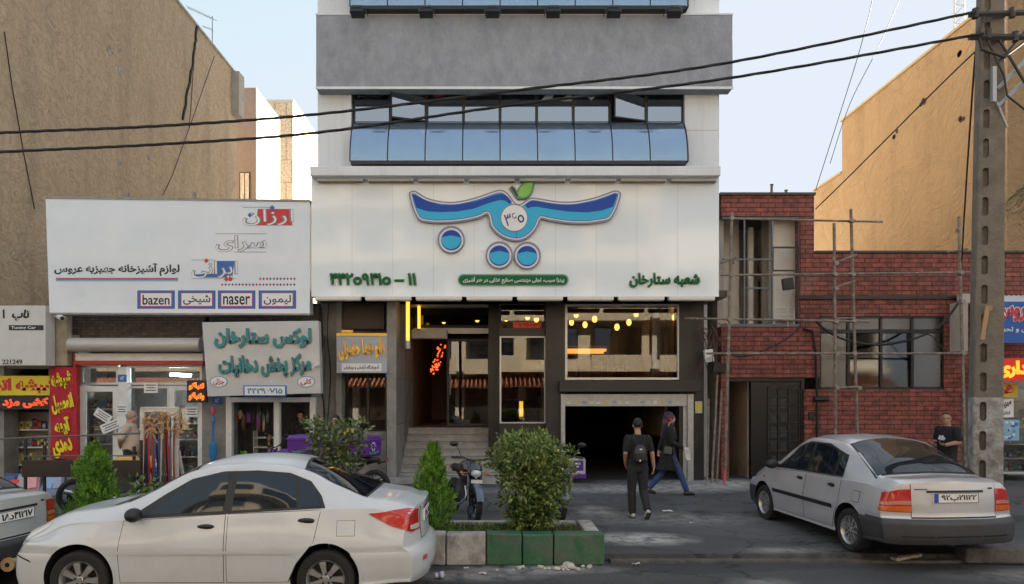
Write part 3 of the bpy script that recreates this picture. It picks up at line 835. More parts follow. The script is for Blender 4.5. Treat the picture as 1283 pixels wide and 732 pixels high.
# long window with three bays
f = MB(); t = .05
f.box(xw0, Yb+.03, zw0, xw1, Yb+.12, zw0+t); f.box(xw0, Yb+.03, zw1-t, xw1, Yb+.12, zw1)
for px in (1027, 1063, 1104, 1143, 1182): f.pbox(px-1.2, 397, px+1.6, 487, Yb+.03, Yb+.12)
f.pbox(1028, 414, 1183, 417, Yb+.032, Yb+.118)
fo = f.build("window", M_black, B4)
for i, (a, c) in enumerate(((1029,1062),(1065,1103),(1106,1142),(1145,1181))):
    g = MB(); g.pbox(a, 418, c, 485, Yb+.07, Yb+.078); g.build("pane", M_brownglass if i in (1,2) else glassmat("dusty_pane", .05, (.62,.62,.6), .25), fo)
g = MB(); g.pbox(1029, 399, 1181, 413, Yb+.07, Yb+.078); g.build("pane", glassmat("dusty_top_pane", .07, (.35,.35,.34), .3), fo)
b = MB(); b.box(xw0-.1, 19.5, 0, xw1+.2, 19.6, 4); b.box(xw1+.1, 17, 0, xw1+.2, 19.5, 4); b.box(xw0-.3,17,0,xw0-.2,19.5,4); b.pbox(1108,440,1130,520,18.6,19.4)
b.build("room_wall", mat("dim_room", (.12,.11,.10), .9, var=.3), B4)
b = MB(); b.pbox(1000, 371, 1215, 375, Yb-.05, Yb-.002); b.build("steel_angle", M_black, B4)
b = MB(); b.tube([W(1006,412,Yb-.05), W(1018,415,Yb-.05), W(1022,440,Yb-.05), W(1024,500,Yb-.05), W(1024,600,Yb-.05)], .03, 6)
b.tube([W(1020,500,Yb-.06), W(1038,500,Yb-.06)], .06, 7); b.pbox(1014,516,1020,526,Yb-.05,Yb-.002); b.build("drain_pipe", M_black, B4)

# ------------------------------------------------------------------ shop row on the left, one storey under the big sign
M_oldbrick = brickmat("old_dark_brick", (.11,.075,.055), (.07,.05,.04), (.04,.035,.03), .22, .07, .01, .6)
B5 = root_building("shop_row", (-8.5, YF, 0), "low one storey row of small shops under the big white signboard")
xL = -18
b = MB()
b.box(xL, 16.9, 3.0, X_(397,16.9)-.02, 30, 4.05)
b.pbox(80, 392, 262, 428, 16.45, 16.88)                 # brick band under the sign
b.pbox(257, 380, 400, 420, 16.45, 16.88)
b.build("wall", M_oldbrick, B5)
b = MB()
for px0, px1 in ((-40,5),(61,66),(83.5,98),(253,288),(390,405)): b = MB(); b.pbox(px0, 420, px1, 605, 16.4, 16.9); b.build("pier", M_stone, B5)
b = MB(); b.pbox(148, 460, 158, 600, 16.3, 16.5); b.build("column", M_whitepaint, B5)
b = MB(); b.pbox(3, 450, 85, 462, 16.5, 16.9); b.pbox(66, 385, 84, 458, 16.1, 16.3); b.build("lintel", mat("rust_beige_panel", (.38,.33,.25), .8, var=.2, dirt=(.12,.08,.05), dscale=3), B5)
b = MB(); c0, c1 = W(88,432,16.0), W(252,432,16.0); b.cyl(c0, c1, .16, None, 20); b.build("shutter_roll", mat("roller_white", (.55,.53,.50), .5, .2, var=.15, dirt=(.25,.22,.2), dscale=4, stretch=(1,6,6)), B5, smooth=True)
b = MB(); b.pbox(94, 443, 254, 452, 16.2, 16.4); b.m = 1; b.pbox(94, 452.5, 254, 457, 16.18, 16.4); b.pbox(92, 445, 94.5, 604, 16.2, 16.4)
b.build("shop_fascia", [M_whitepaint, mat("red_trim", (.42,.035,.02), .5, dirt=(.5,.4,.35), dscale=7, dlo=.58, dhi=.7)], B5)
b = MB(); b.box(xL, 19.0, 0, X_(397,19), 19.1, 4); b.box(X_(70,16.9), 16.9, 0, X_(73,16.9), 19, 3.6); b.box(X_(262,16.9), 16.9, 0, X_(266,16.9), 19, 3.6); b.box(xL, 16.91, 3.2, X_(397,16.9)-.03, 19, 3.3)
b.build("shop_interior", mat("shop_interior", (.20,.19,.18), .9, var=.2), B5)
shop_window(100, 458, 148, 482, 16.45, M_alu, .05, None, B5)
shop_window(159, 458, 253, 482, 16.45, M_alu, .05, None, B5)
d = shop_window(99, 484, 148, 604, 16.38, M_whitepaint, .13, None, B5, "shop_door")
b = MB(); b.tube([W(145,530,16.3), W(145,548,16.3)], .02); b.build("handle", M_alu, d)
shop_window(159, 484, 212, 604, 16.45, M_alu, .05, None, B5)
shop_window(213, 484, 253, 604, 16.42, M_whitepaint, .1, None, B5, "shop_door")
# tobacco shop front
b = MB(); b.pbox(283, 498, 290, 604, 16.35, 16.5); b.pbox(343, 498, 350, 604, 16.35, 16.5); b.pbox(388, 498, 395, 604, 16.3, 16.5); b.pbox(290, 498, 388, 504, 16.36, 16.49); b.build("door_frame", M_whitepaint, B5)

# ------------------------------------------------------------------ small shop at the right end
B6 = root_building("corner_shop", (13.4, 15.9, 0), "narrow stationery shop with colourful front behind the concrete pole")
Yr = 15.9
b = MB(); b.pbox(1206, 368, 1244, 380, Yr+.3, Yr+.5); b.pbox(1240, 372, 1310, 376, Yr+.1, Yr+.6); b.pbox(1204, 378, 1213, 440, Yr+.2, Yr+.6); b.box(X_(1206,Yr), Yr+2.2, 0, X_(1330,Yr), Yr+2.3, 4); b.build("wall", M_plaster, B6)
shop_window(1240, 476, 1320, 594, Yr+.35, M_alu, .05, None, B6)
b = MB(); b.pbox(1244, 373, 1320, 378, Yr-.15, Yr+.3); 
for k in range(12): b.cyl(W(1246+k*6,373,Yr-.13), W(1246+k*6,373,Yr+.4), .06, None, 6)
b.build("awning_edge", mat("awning_pale", (.6,.62,.66), .6), B6)
# ------------------------------------------------------------------ the other side of the street, mirrored in the glass
M_opp = mat("opposite_render", (.60,.50,.36), .85, var=.08, scale=.6)
M_opp2 = mat("opposite_stone", (.62,.57,.49), .8, var=.12, scale=1)
M_tile = mat("roof_tiles", (.28,.11,.06), .8, var=.3, scale=6)
M_bal = mat("balcony_render", (.56,.47,.34), .85, var=.1)
def opposite(x0, x1, h, label, m, yf=-9.0):
    t = thing("street_building", ((x0+x1)/2, yf, 0), label, "building")
    b = MB(); b.box(x0, yf-12, 0, x1, yf, h); b.build("wall", m, t)
    nf = int((h-3.6)//3.1)
    nb = max(2, int((x1-x0)//3.0)); st = (x1-x0)/nb
    fr = MB(); gl = MB(); bal = MB()
    for f in range(nf):
        z = 3.9+f*3.1
        for i in range(nb):
            a = x0+i*st+.5; c = x0+(i+1)*st-.5
            w = MB(); w.box(a, yf+.004, z+.5, c, yf+.09, z+2.4); o = w.build("window", M_dark, t)
            g = MB(); g.box(a+.06, yf+.091, z+.56, (a+c)/2-.03, yf+.10, z+2.34); g.box((a+c)/2+.03, yf+.091, z+.56, c-.06, yf+.10, z+2.34); g.build("pane", M_mirror, o)
        bal.box(x0+.2, yf+.005, z-.35, x1-.2, yf+1.1, z-.15)
        for i in range(0, nb, 2):
            bal.box(x0+i*st+.2, yf+1.0, z-.15, x0+(i+1)*st-.1, yf+1.1, z+.65)
    bal.build("balcony", M_bal, t)
    b = MB()
    vs = [(x0, yf+1.7, 2.7), (x1, yf+1.7, 2.7), (x1, yf+.004, 3.35), (x0, yf+.004, 3.35)]
    b.add(vs, [(0,1,2,3)]); b.add([(x,y,z-.08) for x,y,z in vs], [(3,2,1,0)])
    n = int((x1-x0)/.28)
    for i in range(n):
        x = x0+.14+i*.28; b.tube([(x, yf+1.72, 2.72), (x, yf+.03, 3.37)], .07, 6)
    b.build("tiled_awning", M_tile, t)
    b = MB(); 
    for i in range(nb): b.box(x0+i*st+.25, yf+.004, .1, x0+(i+1)*st-.25, yf+.05, 2.6)
    b.build("shop_front", M_dark, t)
    return t
opposite(-26, -12, 13, "cream apartment block across the street, mirrored in the salon and shop glass", M_opp)
opposite(-11.8, -2.5, 16, "stone apartment block across the street, mirrored in the entrance glass", M_opp2)
opposite(-2.3, 9.5, 17, "beige balcony block across the street, mirrored in the restaurant window", M_opp)
opposite(9.7, 24, 12, "low stone block across the street, mirrored in the dusty brick building panes", M_opp2)
# ------------------------------------------------------------------ signs
def pxpoly(pts, Y): return [(X_(x,Y), Z_(y,Y)) for x, y in pts]
M_sheet = mat("white_sign_sheet", (.68,.74,.80), .35, var=.05, scale=.7, coat=.3, dirt=(.5,.48,.45), dscale=1.2, dlo=.6, dhi=.85, damt=.4)
M_signgloss = mat("glossy_white_sign", (.74,.80,.84), .12, var=.03, scale=.6, coat=.5, bump=.14, bscale=.9)
M_edge = mat("sign_edge_metal", (.28,.27,.26), .6, .3, var=.3, scale=5)
M_tred = mat("sign_red", (.55,.03,.035), .5); M_tblue = mat("sign_blue", (.03,.13,.42), .5); M_tblack = mat("sign_black", (.02,.02,.024), .5)
M_lgrey = mat("sign_line_grey", (.22,.23,.25), .5); M_twhite = mat("sign_white", (.74,.75,.76), .5)
M_lblue = mat("sign_light_blue", (.20,.48,.62), .5)

def inset(poly, d):
    n = len(poly); out = []
    A = sum(poly[i][0]*poly[(i+1) % n][1]-poly[(i+1) % n][0]*poly[i][1] for i in range(n))
    s = 1 if A > 0 else -1
    for i in range(n):
        a, b, c = Vector(poly[i-1]), Vector(poly[i]), Vector(poly[(i+1) % n])
        e1, e2 = (b-a).normalized(), (c-b).normalized()
        n1, n2 = Vector((-e1.y, e1.x))*s, Vector((-e2.y, e2.x))*s
        m = (n1+n2); m = m.normalized() if m.length > 1e-6 else n1
        k = d/max(.45, m.dot(n1)); out.append(tuple(b+m*k))
    return out

def smooth_closed(P, sub=4):
    out = []; n = len(P)
    for i in range(n):
        p0, p1, p2, p3 = P[i-1], P[i], P[(i+1) % n], P[(i+2) % n]
        for k in range(sub):
            t = k/sub
            out.append(tuple(.5*((2*p1[a])+(-p0[a]+p2[a])*t+(2*p0[a]-5*p1[a]+4*p2[a]-p3[a])*t*t+(-p0[a]+3*p1[a]-3*p2[a]+p3[a])*t**3) for a in (0,1)))
    return out

# --- wide kitchenware sign
Ys = 15.6
sg = thing("shop_sign", W(222,393,Ys), "wide white kitchenware signboard with red and blue lettering above the left shops", "shop sign")
b = MB(); b.prism(pxpoly([(57,247.5),(388,252),(388,394),(62,393)], Ys), Ys, Ys+.3); b.build("panel", M_sheet, sg)
b = MB(); b.prism(pxpoly([(56.5,245.8),(388.6,250.2),(388.6,253),(56.5,248.6)], Ys-.02), Ys-.02, Ys+.32); b.prism(pxpoly([(61.5,391.8),(388.6,392.8),(388.6,395),(61.5,394)], Ys-.02), Ys-.02, Ys+.32)
for px in (159, 243): b.pbox(px-1.5, 241, px+1.5, 249, Ys+.05, Ys+.12)
b.build("frame", M_edge, sg)
L = MB(); Yt = Ys-.001; th = .006
mats_l = [M_tblack, M_tred, M_tblue, M_twhite, M_lgrey, M_lblue]
def rect(mb, x0, y0, x1, y1, Y, d=.004): mb.pbox(x0, y0, x1, y1, Y-d, Y)
L.m = 1; L.prism(pxpoly([(323,262),(366,262),(366,282),(321,282)], Yt), Yt-.003, Yt)
L.m = 4; ptext(L, "ارزان", 304, 262, 368, 283, Yt-.003, .035, .003); L.m = 3; ptext(L, "ارزان", 304.4, 262.6, 367.6, 282.4, Yt-.006, -.004, .003)
L.m = 4; rect(L, 304, 259.6, 341, 260.2, Yt); rect(L, 320, 282, 367, 282.6, Yt); L.m = 2; L.prism(pxpoly([(341,257),(344.5,260.5),(341,264),(337.5,260.5)], Yt-.009), Yt-.012, Yt-.009); L.prism(pxpoly([(313,266.5),(316,269.5),(313,272.5),(310,269.5)], Yt-.009), Yt-.012, Yt-.009)
L.m = 4; ptext(L, "سرای", 270, 295, 334, 316, Yt, .04, .003); L.m = 3; ptext(L, "سرای", 270.5, 295.6, 333.5, 315.4, Yt-.003, 0, .003)
L.m = 4; rect(L, 270, 292.6, 334, 293.2, Yt); rect(L, 294, 315.6, 334, 316.2, Yt)
L.m = 2; L.prism(pxpoly([(269,327),(294,327),(291,348),(246,348),(243,344),(268,343)], Yt), Yt-.003, Yt)
L.m = 4; ptext(L, "ایرانی", 240, 327, 298, 349, Yt-.003, .035, .003); L.m = 3; ptext(L, "ایرانی", 240.5, 327.6, 297.5, 348.4, Yt-.006, -.004, .003)
L.m = 4; rect(L, 240, 325.6, 270, 326.2, Yt); rect(L, 240, 349, 296, 349.5, Yt)
L.m = 1
for cx, cy in ((258.5,326.8),(283.6,350),(288.6,350)): L.prism(pxpoly([(cx,cy-3),(cx+3,cy),(cx,cy+3),(cx-3,cy)], Yt-.009), Yt-.012, Yt-.009)
for i in range(11):
    L.m = 2 if i % 2 else 1; cx, cy = 326+i*4.3, 349.5; L.prism(pxpoly([(cx,cy-1.8),(cx+1.6,cy),(cx,cy+1.8),(cx-1.6,cy)], Yt), Yt-.004, Yt)
for i in range(22):
    L.m = 2 if i % 2 else 1; cx, cy = 278.5+i*4.3, 356.7; L.prism(pxpoly([(cx,cy-1.8),(cx+1.6,cy),(cx,cy+1.8),(cx-1.6,cy)], Yt), Yt-.004, Yt)
L.m = 0; ptext(L, "لوازم آشپزخانه جهیزیه عروس", 68, 330, 225, 346, Yt, .035, .004)
L.m = 1; rect(L, 70, 348.2, 223, 349.6, Yt); L.m = 2; rect(L, 70, 350, 223, 351, Yt); L.m = 5; rect(L, 70, 351, 223, 352.6, Yt)
for (x0, x1, s) in ((172,219,"bazen"),(223,270,"شیخی"),(273,320,"naser"),(324,371,"لیمون")):
    L.m = 2; rect(L, x0, 364, x1, 387, Yt, .003); L.m = 1; rect(L, x0+3.5, 366.8, x1-3.5, 384.2, Yt-.003, .001); L.m = 3; rect(L, x0+4.4, 367.6, x1-4.4, 383.4, Yt-.004, .001)
    L.m = 0; ptext(L, s, x0+6.5, 369.5 if s != "naser" else 371, x1-6.5, 382, Yt-.005, .015, .002)
L.build("lettering", mats_l, sg)

# --- tobacco shop sign, leaning a little
Yl = 15.35
sg = thing("shop_sign", W(330,497,Yl), "tilted pale sign with raised teal script above the tobacco shop", "shop sign")
b = MB(); b.prism(pxpoly([(253,404),(399,402),(402,493),(260,497)], Yl), Yl, Yl+.22); b.build("panel", mat("pale_grey_sign", (.50,.51,.51), .4, var=.06, coat=.3), sg, bevel=.01)
M_teal = mat("teal_letters", (.01,.22,.26), .35)
L = MB(); L.m = 3; ptext(L, "لوکس ستارخان", 270, 412, 391, 437, Yl-.001, .05, .02); ptext(L, "مرکز پخش دخانیات", 275, 445, 391, 475, Yl-.001, .05, .02, R(2))
L.m = 0; ptext(L, "لوکس ستارخان", 269, 411, 390, 436, Yl-.022, .045, .03); ptext(L, "مرکز پخش دخانیات", 274, 444, 390, 474, Yl-.022, .045, .03, R(2))
L.m = 1
def disc(mb, cx, cy, rx, ry, Y, d, n=24): mb.prism(pxpoly([(cx+rx*math.cos(2*math.pi*i/n), cy+ry*math.sin(2*math.pi*i/n)) for i in range(n)], Y), Y-d, Y)
for cx, s in ((383.5,"کلی"),(274,"جزئی")):
    L.m = 4; disc(L, cx, 478.5, 11, 7, Yl-.001, .006); L.m = 1; disc(L, cx, 478.5, 10.2, 6.3, Yl-.007, .004); L.m = 2; ptext(L, s, cx-7, 474.5, cx+7, 483, Yl-.011, .03, .004)
L.m = 4; rect(L, 305, 483, 358.6, 496.5, Yl-.001, .03); L.m = 1; rect(L, 306.5, 484.3, 357, 495.2, Yl-.031, .003); L.m = 5; ptext(L, "۴۴۲۹۶۷۱۵", 310, 486.3, 354, 493.3, Yl-.034, .03, .004)
L.build("lettering", [M_teal, M_twhite, mat("ink_red", (.45,.03,.06), .5), mat("letter_backing", (.42,.30,.18), .5), M_tblue, M_teal], sg)
b = MB(); b.cyl(W(398,457,Yl-.02), W(392,460,Yl-.25), .035, None, 10); b.tube([W(401,452,Yl+.1), W(399,457,Yl-.02)], .012); b.build("spot_camera", M_twhite, sg)

# --- salon sign
Yo = 16.0
sg = thing("shop_sign", W(453,467,Yo), "small grey salon sign with raised gold script beside the black pillar", "shop sign")
b = MB(); b.pbox(421.5, 421, 485, 467.5, Yo, Yo+.15); b.build("panel", mat("blue_grey_sign", (.36,.40,.45), .35, var=.06), sg, bevel=.008)
M_gold = mat("gold_letters", (.75,.46,.07), .3, .35)
b = MB(); b.pbox(421.5, 417.5, 485, 421, Yo-.02, Yo+.16); b.pbox(428,413.5,442,417,Yo+.0,Yo+.1); b.build("top_rail", M_gold, sg)
L = MB(); L.m = 0; ptext(L, "بانو هما حضرتی", 424, 424, 482, 451, Yo-.001, .05, .03, R(4)); L.m = 1; rect(L, 428, 455.5, 478, 465.5, Yo-.001, .006); L.m = 2; ptext(L, "آموزشگاه آرایش و پیرایش", 431, 457.5, 475, 463.5, Yo-.007, .03, .003)
L.build("lettering", [M_gold, M_twhite, M_tblack], sg)

# --- the restaurant's signboard with the winged emblem
Ym = 15.6
sg = thing("shop_sign", W(645,372,Ym), "broad glossy white restaurant signboard with blue winged emblem and green lettering", "shop sign")
b = MB(); b.pbox(390, 220.4, 901, 372, Ym, 16.88); b.build("panel", M_signgloss, sg, bevel=.01)
b = MB()
for px in range(441, 900, 51): b.pbox(px, 228, px+.18, 370, Ym-.001, Ym)
b.build("panel_joint", M_lgrey, sg)
b = MB()
seg = (903-395)/8; M_strip = [mat("strip_housing", (.60,.60,.58), .4, .2), M_edge]
for i in range(8):
    b.m = 0; b.pbox(395+i*seg+2, 221.5, 395+(i+1)*seg-4, 226.5, Ym-.16, Ym-.002); b.m = 1; b.pbox(395+i*seg+3, 225, 395+(i+1)*seg-5, 227.4, Ym-.15, Ym-.01)
    b.build("light_strip", M_strip, sg); b = MB()
    b.m = 0; b.pbox(392+i*seg+2, 371.5, 392+(i+1)*seg-4, 375.5, Ym-.16, Ym-.002); b.m = 1; b.pbox(392+i*seg+3, 375.2, 392+(i+1)*seg-5, 377, Ym-.15, Ym-.01)
    b.build("light_strip", M_strip, sg); b = MB()
def zp(x, y): return (500+x/4.277, 220+y/4.277)
frame = [(55,105),(66,91),(84,87),(104,96),(150,124),(220,142),(300,146),(400,126),(500,92),(540,83),(572,92),(600,122),(622,152),(650,158),(680,138),(712,124),(760,130),(850,144),(940,144),(1040,124),(1110,100),(1148,87),(1172,89),(1186,110),(1166,180),(1140,228),(1118,248),(1080,256),(1000,266),(900,263),(800,248),(760,240),(746,272),(720,312),(680,345),(630,358),(570,346),(520,315),(487,272),(473,216),(430,235),(330,255),(220,262),(140,256),(106,242),(88,215),(70,170)]
fr = smooth_closed([zp(*p) for p in frame], 3)
M_slate = mat("emblem_rim", (.20,.21,.29), .4, .2); M_lilac = mat("emblem_lilac", (.62,.62,.72), .35); M_navy = mat("emblem_navy", (.02,.05,.20), .3); M_cyan = mat("emblem_cyan", (.03,.42,.68), .4, spec=.3); M_dblue = mat("emblem_blue", (.004,.06,.36), .4, spec=.3)
E = MB(); q = pxpoly(fr, Ym); sc1 = Ym/F
E.m = 0; E.prism(q, Ym-.09, Ym-.003); E.m = 1; E.prism(inset(q, 1.9*sc1), Ym-.10, Ym-.089); E.m = 2; E.prism(inset(q, 3.6*sc1), Ym-.103, Ym-.099); E.m = 3; E.prism(inset(q, 4.3*sc1), Ym-.106, Ym-.102)
E.m = 4
dl = [(74,110),(90,112),(110,124),(160,148),(230,165),(320,163),(420,143),(510,112),(550,105),(580,118),(604,148),(592,160),(570,143),(540,138),(480,155),(400,185),(310,200),(220,203),(150,198),(96,180)]
dr_ = [(674,168),(690,152),(712,142),(760,148),(850,163),(940,163),(1040,145),(1110,122),(1152,104),(1166,110),(1142,175),(1080,195),(1000,205),(900,200),(800,185),(740,174),(704,176),(690,184)]
for d in (dl, dr_): E.prism(pxpoly([zp(*p) for p in d], Ym), Ym-.109, Ym-.1055)
E.m = 2; E.prism(pxpoly([zp(*p) for p in [(625,300),(628,300),(629,338),(626,338)]], Ym), Ym-.109, Ym-.1055)
cx, cy = zp(617, 228)
E.m = 0; disc(E, cx, cy, 17.4, 17.4, Ym-.106, .010, 40); E.m = 5; disc(E, cx, cy, 16.2, 16.2, Ym-.116, .006, 40)
for (x, y) in ((280,347),(537,430),(686,432)):
    cx, cy = zp(x, y); r = 17.0
    E.m = 0; disc(E, cx, cy, r, r, Ym-.003, .087, 40); E.m = 1; disc(E, cx, cy, r-1.9, r-1.9, Ym-.09, .008, 40); E.m = 2; disc(E, cx, cy, r-4.2, r-4.2, Ym-.098, .003, 40); E.m = 4; disc(E, cx, cy, r-4.8, r-4.8, Ym-.101, .003, 40)
    E.m = 3; pts = [(cx+(r-4.8)*math.cos(a), cy+(r-4.8)*math.sin(a)) for a in [R(-8)+R(196)*i/20 for i in range(21)]] + [(cx-6,cy-3.6),(cx,cy-4.6),(cx+6,cy-3.6)]
    E.prism(pxpoly(pts, Ym), Ym-.107, Ym-.104)
leaf = [(638,112),(642,88),(660,62),(690,48),(713,47),(708,84),(688,114),(660,122)]
lf = pxpoly(smooth_closed([zp(*p) for p in leaf], 3), Ym)
E.m = 6; E.prism(inset(lf, -2.2*sc1), Ym-.09, Ym-.003); E.m = 7; E.prism(lf, Ym-.096, Ym-.09)
E.m = 6; E.prism(pxpoly([zp(*p) for p in [(592,70),(605,60),(622,72),(646,118),(660,128),(640,134),(622,118)]], Ym), Ym-.088, Ym-.003); E.m = 8; E.prism(pxpoly([zp(*p) for p in [(600,70),(606,68),(618,80),(638,118),(630,118)]], Ym), Ym-.096, Ym-.088)
cx, cy = zp(617, 228)
E.m = 2; ptext(E, "۳۶o", cx-12, cy-8, cx+12, cy+8, Ym-.122, .012, .006, R(14))
E.build("emblem", [M_slate, M_lilac, M_navy, M_cyan, M_dblue, M_twhite, mat("leaf_rim", (.10,.22,.16), .4), mat("leaf_green", (.14,.50,.03), .3, coat=.4), M_tblack], sg)
M_gletter = mat("green_letters", (.003,.125,.04), .5, spec=.25); M_gback = mat("pale_green_backing", (.20,.38,.28), .4)
L = MB()
for s, x0, y0, x1, y1 in (("۴۴۲o۹۴۱o – ۱۱", 414, 343, 521, 357), ("شعبه ستارخان", 789, 343, 876, 360)):
    L.m = 1; ptext(L, s, x0-1.3, y0-1.3, x1+1.3, y1+1.3, Ym-.002, .05, .02); L.m = 0; ptext(L, s, x0, y0, x1, y1, Ym-.022, .028, .04)
def pill(mb, x0, y0, x1, y1, Y, d):
    r = (y1-y0)/2; pts = [(x1-r+r*math.cos(R(a)), y0+r+r*math.sin(R(a))) for a in range(-90, 91, 15)]+[(x0+r+r*math.cos(R(a)), y0+r+r*math.sin(R(a))) for a in range(90, 271, 15)]
    mb.prism(pxpoly(pts, Y), Y-d, Y)
L.m = 1; pill(L, 573.5, 343.6, 712.5, 358.4, Ym-.002, .03); L.m = 0; pill(L, 575, 345, 711, 357, Ym-.032, .01); L.m = 2; ptext(L, "پیتزا سیب، تجلی مهندسی صنایع غذایی در هنر آشپزی", 580, 347.3, 707, 355.6, Ym-.042, .02, .006)
L.build("lettering", [M_gletter, M_gback, M_twhite], sg)

# --- far left signs
Yf = 15.7
sg = thing("shop_sign", W(28,458,Yf), "grey white car tuning sign cut off at the photo's edge", "shop sign")
b = MB(); b.pbox(-40, 383, 57, 458, Yf, Yf+.35); b.build("panel", mat("off_white_sign", (.58,.58,.56), .45, var=.06), sg, bevel=.01)
L = MB(); L.m = 0; ptext(L, "تاپ", 15, 388, 38, 403, Yf-.001, .05, .006, 0, .2); ptext(L, "ا", 3.5, 388, 6, 399, Yf-.001, .04, .006); L.m = 0; rect(L, 11, 407.5, 54.5, 414, Yf-.001, .004); L.m = 1; ptext(L, "Tuning Car", 14, 409, 45, 413, Yf-.005, .015, .003); L.m = 0; ptext(L, "221249", 3, 450.5, 28, 456.5, Yf-.001, .02, .004)
L.build("lettering", [M_tblack, M_twhite], sg)
sg = thing("shop_sign", W(32,496,16.2), "yellow sign with red script over the accessory shop window", "shop sign")
b = MB(); b.pbox(-50, 471, 64, 495.5, 16.2, 16.32); b.build("panel", mat("yellow_sign", (.72,.58,.02), .4), sg)
L = MB(); ptext(L, "شیشه اتومبیل", -48, 474, 72, 494, 16.199, .06, .006); L.build("lettering", M_tred, sg)
sg = thing("led_sign", W(32,514,16.15), "black panel with glowing red script under the yellow sign", "led sign")
b = MB(); b.pbox(-40, 496.5, 63, 513, 16.15, 16.25); b.build("panel", M_tblack, sg)
M_glowred = mat("red_glow", (.6,.05,.02), .5, emit=(1,.07,.015), es=.16)
L = MB(); ptext(L, "کشی مزد", 3, 498, 61, 511.5, 16.149, .05, .01); L.build("lettering", M_glowred, sg)
sg = thing("banner", W(79,575,16.1), "tall red cloth banner with yellow script hanging between two shops", "banner")
b = MB(); vs, fs = [], []
for j in range(25):
    for i in range(9):
        px, py = 62+34*i/8+(j*.06), 460+115*j/24
        p = W(px, py, 16.1); vs.append((p.x, p.y+.02*math.sin(i*1.3+j*.5), p.z))
for j in range(24):
    for i in range(8): a = j*9+i; fs.append((a, a+1, a+10, a+9))
nv = len(vs); b.add(vs+[(x,y+.008,z) for x,y,z in vs], fs+[tuple(nv+i for i in reversed(f)) for f in fs]); b.build("cloth", mat("red_cloth", (.42,.012,.03), .7, var=.08), sg, smooth=True, recalc=False)
L = MB()
for s, x0, y0, x1, y1 in (("شیشه", 64, 466, 91, 488), ("اتومبیل", 64, 494, 92, 518), ("آینه", 68, 523, 88, 545), ("دودی", 66, 550, 91, 573)): ptext(L, s, x0, y0, x1, y1, 16.07, .06, .004, R(12))
L.build("lettering", mat("yellow_letters", (.78,.66,.02), .5), sg)
sg = thing("led_sign", W(246,504,15.95), "small black panel with glowing orange script by the belt rack", "led sign")
b = MB(); b.pbox(234, 476.5, 258.5, 504.5, 15.95, 16.05); b.build("panel", M_tblack, sg, bevel=.01)
L = MB(); ptext(L, "تنباکو", 236.5, 479, 256, 489, 15.949, .05, .008); ptext(L, "وتنباکو", 236.5, 491.5, 256, 502, 15.949, .05, .008); L.build("lettering", mat("orange_glow", (.7,.15,.02), .5, emit=(1,.16,.02), es=.22), sg)
# small blue number plaques
pq = None
for px, py, s, lab in ((488.5,429,"۸۸","blue house number plaque on the black pillar, level with the salon script"), (488.5,468,"۸۶","blue house number plaque on the black pillar, just below the salon sign"), (153,474,"۸۴","blue house number plaque on the white column between shop windows"), (271.5,502,"۸۲","blue house number plaque above the tobacco shop door")):
    Yq = {488.5:16.095, 153:16.295, 271.5:16.34}[px]
    sg = thing("number_plaque", W(px,py,Yq), lab, "number plaque", "blue house number plaques")
    b = MB(); b.pbox(px-5.5, py-4.5, px+5.5, py+4.5, Yq-.012, Yq); b.build("plate", M_tblue, sg)
    L = MB(); ptext(L, s, px-2.5, py-2.5, px+2.5, py+2.5, Yq-.0125, .02, .002); L.build("numeral", M_twhite, sg)
# --- right end signs
sg = thing("shop_sign", W(1270,430,15.6), "blue sign with red script over the stationery shop", "shop sign")
b = MB(); b.pbox(1246, 378, 1330, 430, 15.6, 15.75); b.build("panel", mat("royal_blue_sign", (.01,.09,.36), .4), sg)
L = MB(); L.m = 0; ptext(L, "عروس", 1247, 382, 1296, 404, 15.599, .10, .01); L.m = 1; ptext(L, "عروس", 1247.6, 382.6, 1295.4, 403.4, 15.589, .05, .006); L.m = 0; ptext(L, "اداری و تحریر", 1249, 409, 1300, 417, 15.599, .02, .005)
L.build("lettering", [M_twhite, M_tred], sg)
sg = thing("led_sign", W(1270,478,15.7), "red panel with glowing yellow script below the blue sign", "led sign")
b = MB(); b.pbox(1244, 449, 1330, 477, 15.7, 15.85); b.build("panel", mat("deep_red_panel", (.40,.02,.01), .5, emit=(.8,.02,.0), es=.04), sg)
L = MB(); ptext(L, "اداری", 1249, 452, 1292, 474, 15.699, .06, .01); L.build("lettering", mat("yellow_glow", (.8,.3,.02), .5, emit=(1,.28,.02), es=.22), sg)
sg = thing("poster", W(1258,523,16.2), "white paper poster with black script on the stationery shop glass", "poster")
b = MB(); b.pbox(1247, 500, 1270, 523, 16.2, 16.206); b.m = 1; ptext(b, "سیب", 1250, 502, 1267, 512, 16.199, .05, .002); ptext(b, "کتابیار", 1252, 515, 1266, 520.5, 16.199, .03, .002); b.build("sheet", [M_twhite, M_tblack], sg)
sg = thing("poster", W(1258,497,16.2), "yellow poster with red script above the white one", "poster")
b = MB(); b.pbox(1245, 480, 1275, 498, 16.21, 16.216); b.m = 1; ptext(b, "فو", 1249, 482, 1270, 496, 16.209, .08, .002); b.build("sheet", [mat("poster_yellow", (.62,.50,.04), .6), M_tred], sg)
sg = thing("poster", W(1260,555,16.2), "pale blue poster of patterned patches on the stationery shop glass", "poster")
b = MB(); b.pbox(1246, 526, 1277, 552, 16.2, 16.206); 
for k in range(26): b.m = 1+k % 3; x = rnd.uniform(1247,1272); y = rnd.uniform(527,548); b.pbox(x, y, x+rnd.uniform(2,5), y+rnd.uniform(1.5,4), 16.2-.0012*(k+1)/26-.001, 16.2-.001)
b.build("sheet", [mat("poster_blue", (.25,.45,.62), .6), M_twhite, M_tblue, mat("poster_teal", (.1,.35,.35), .6)], sg)
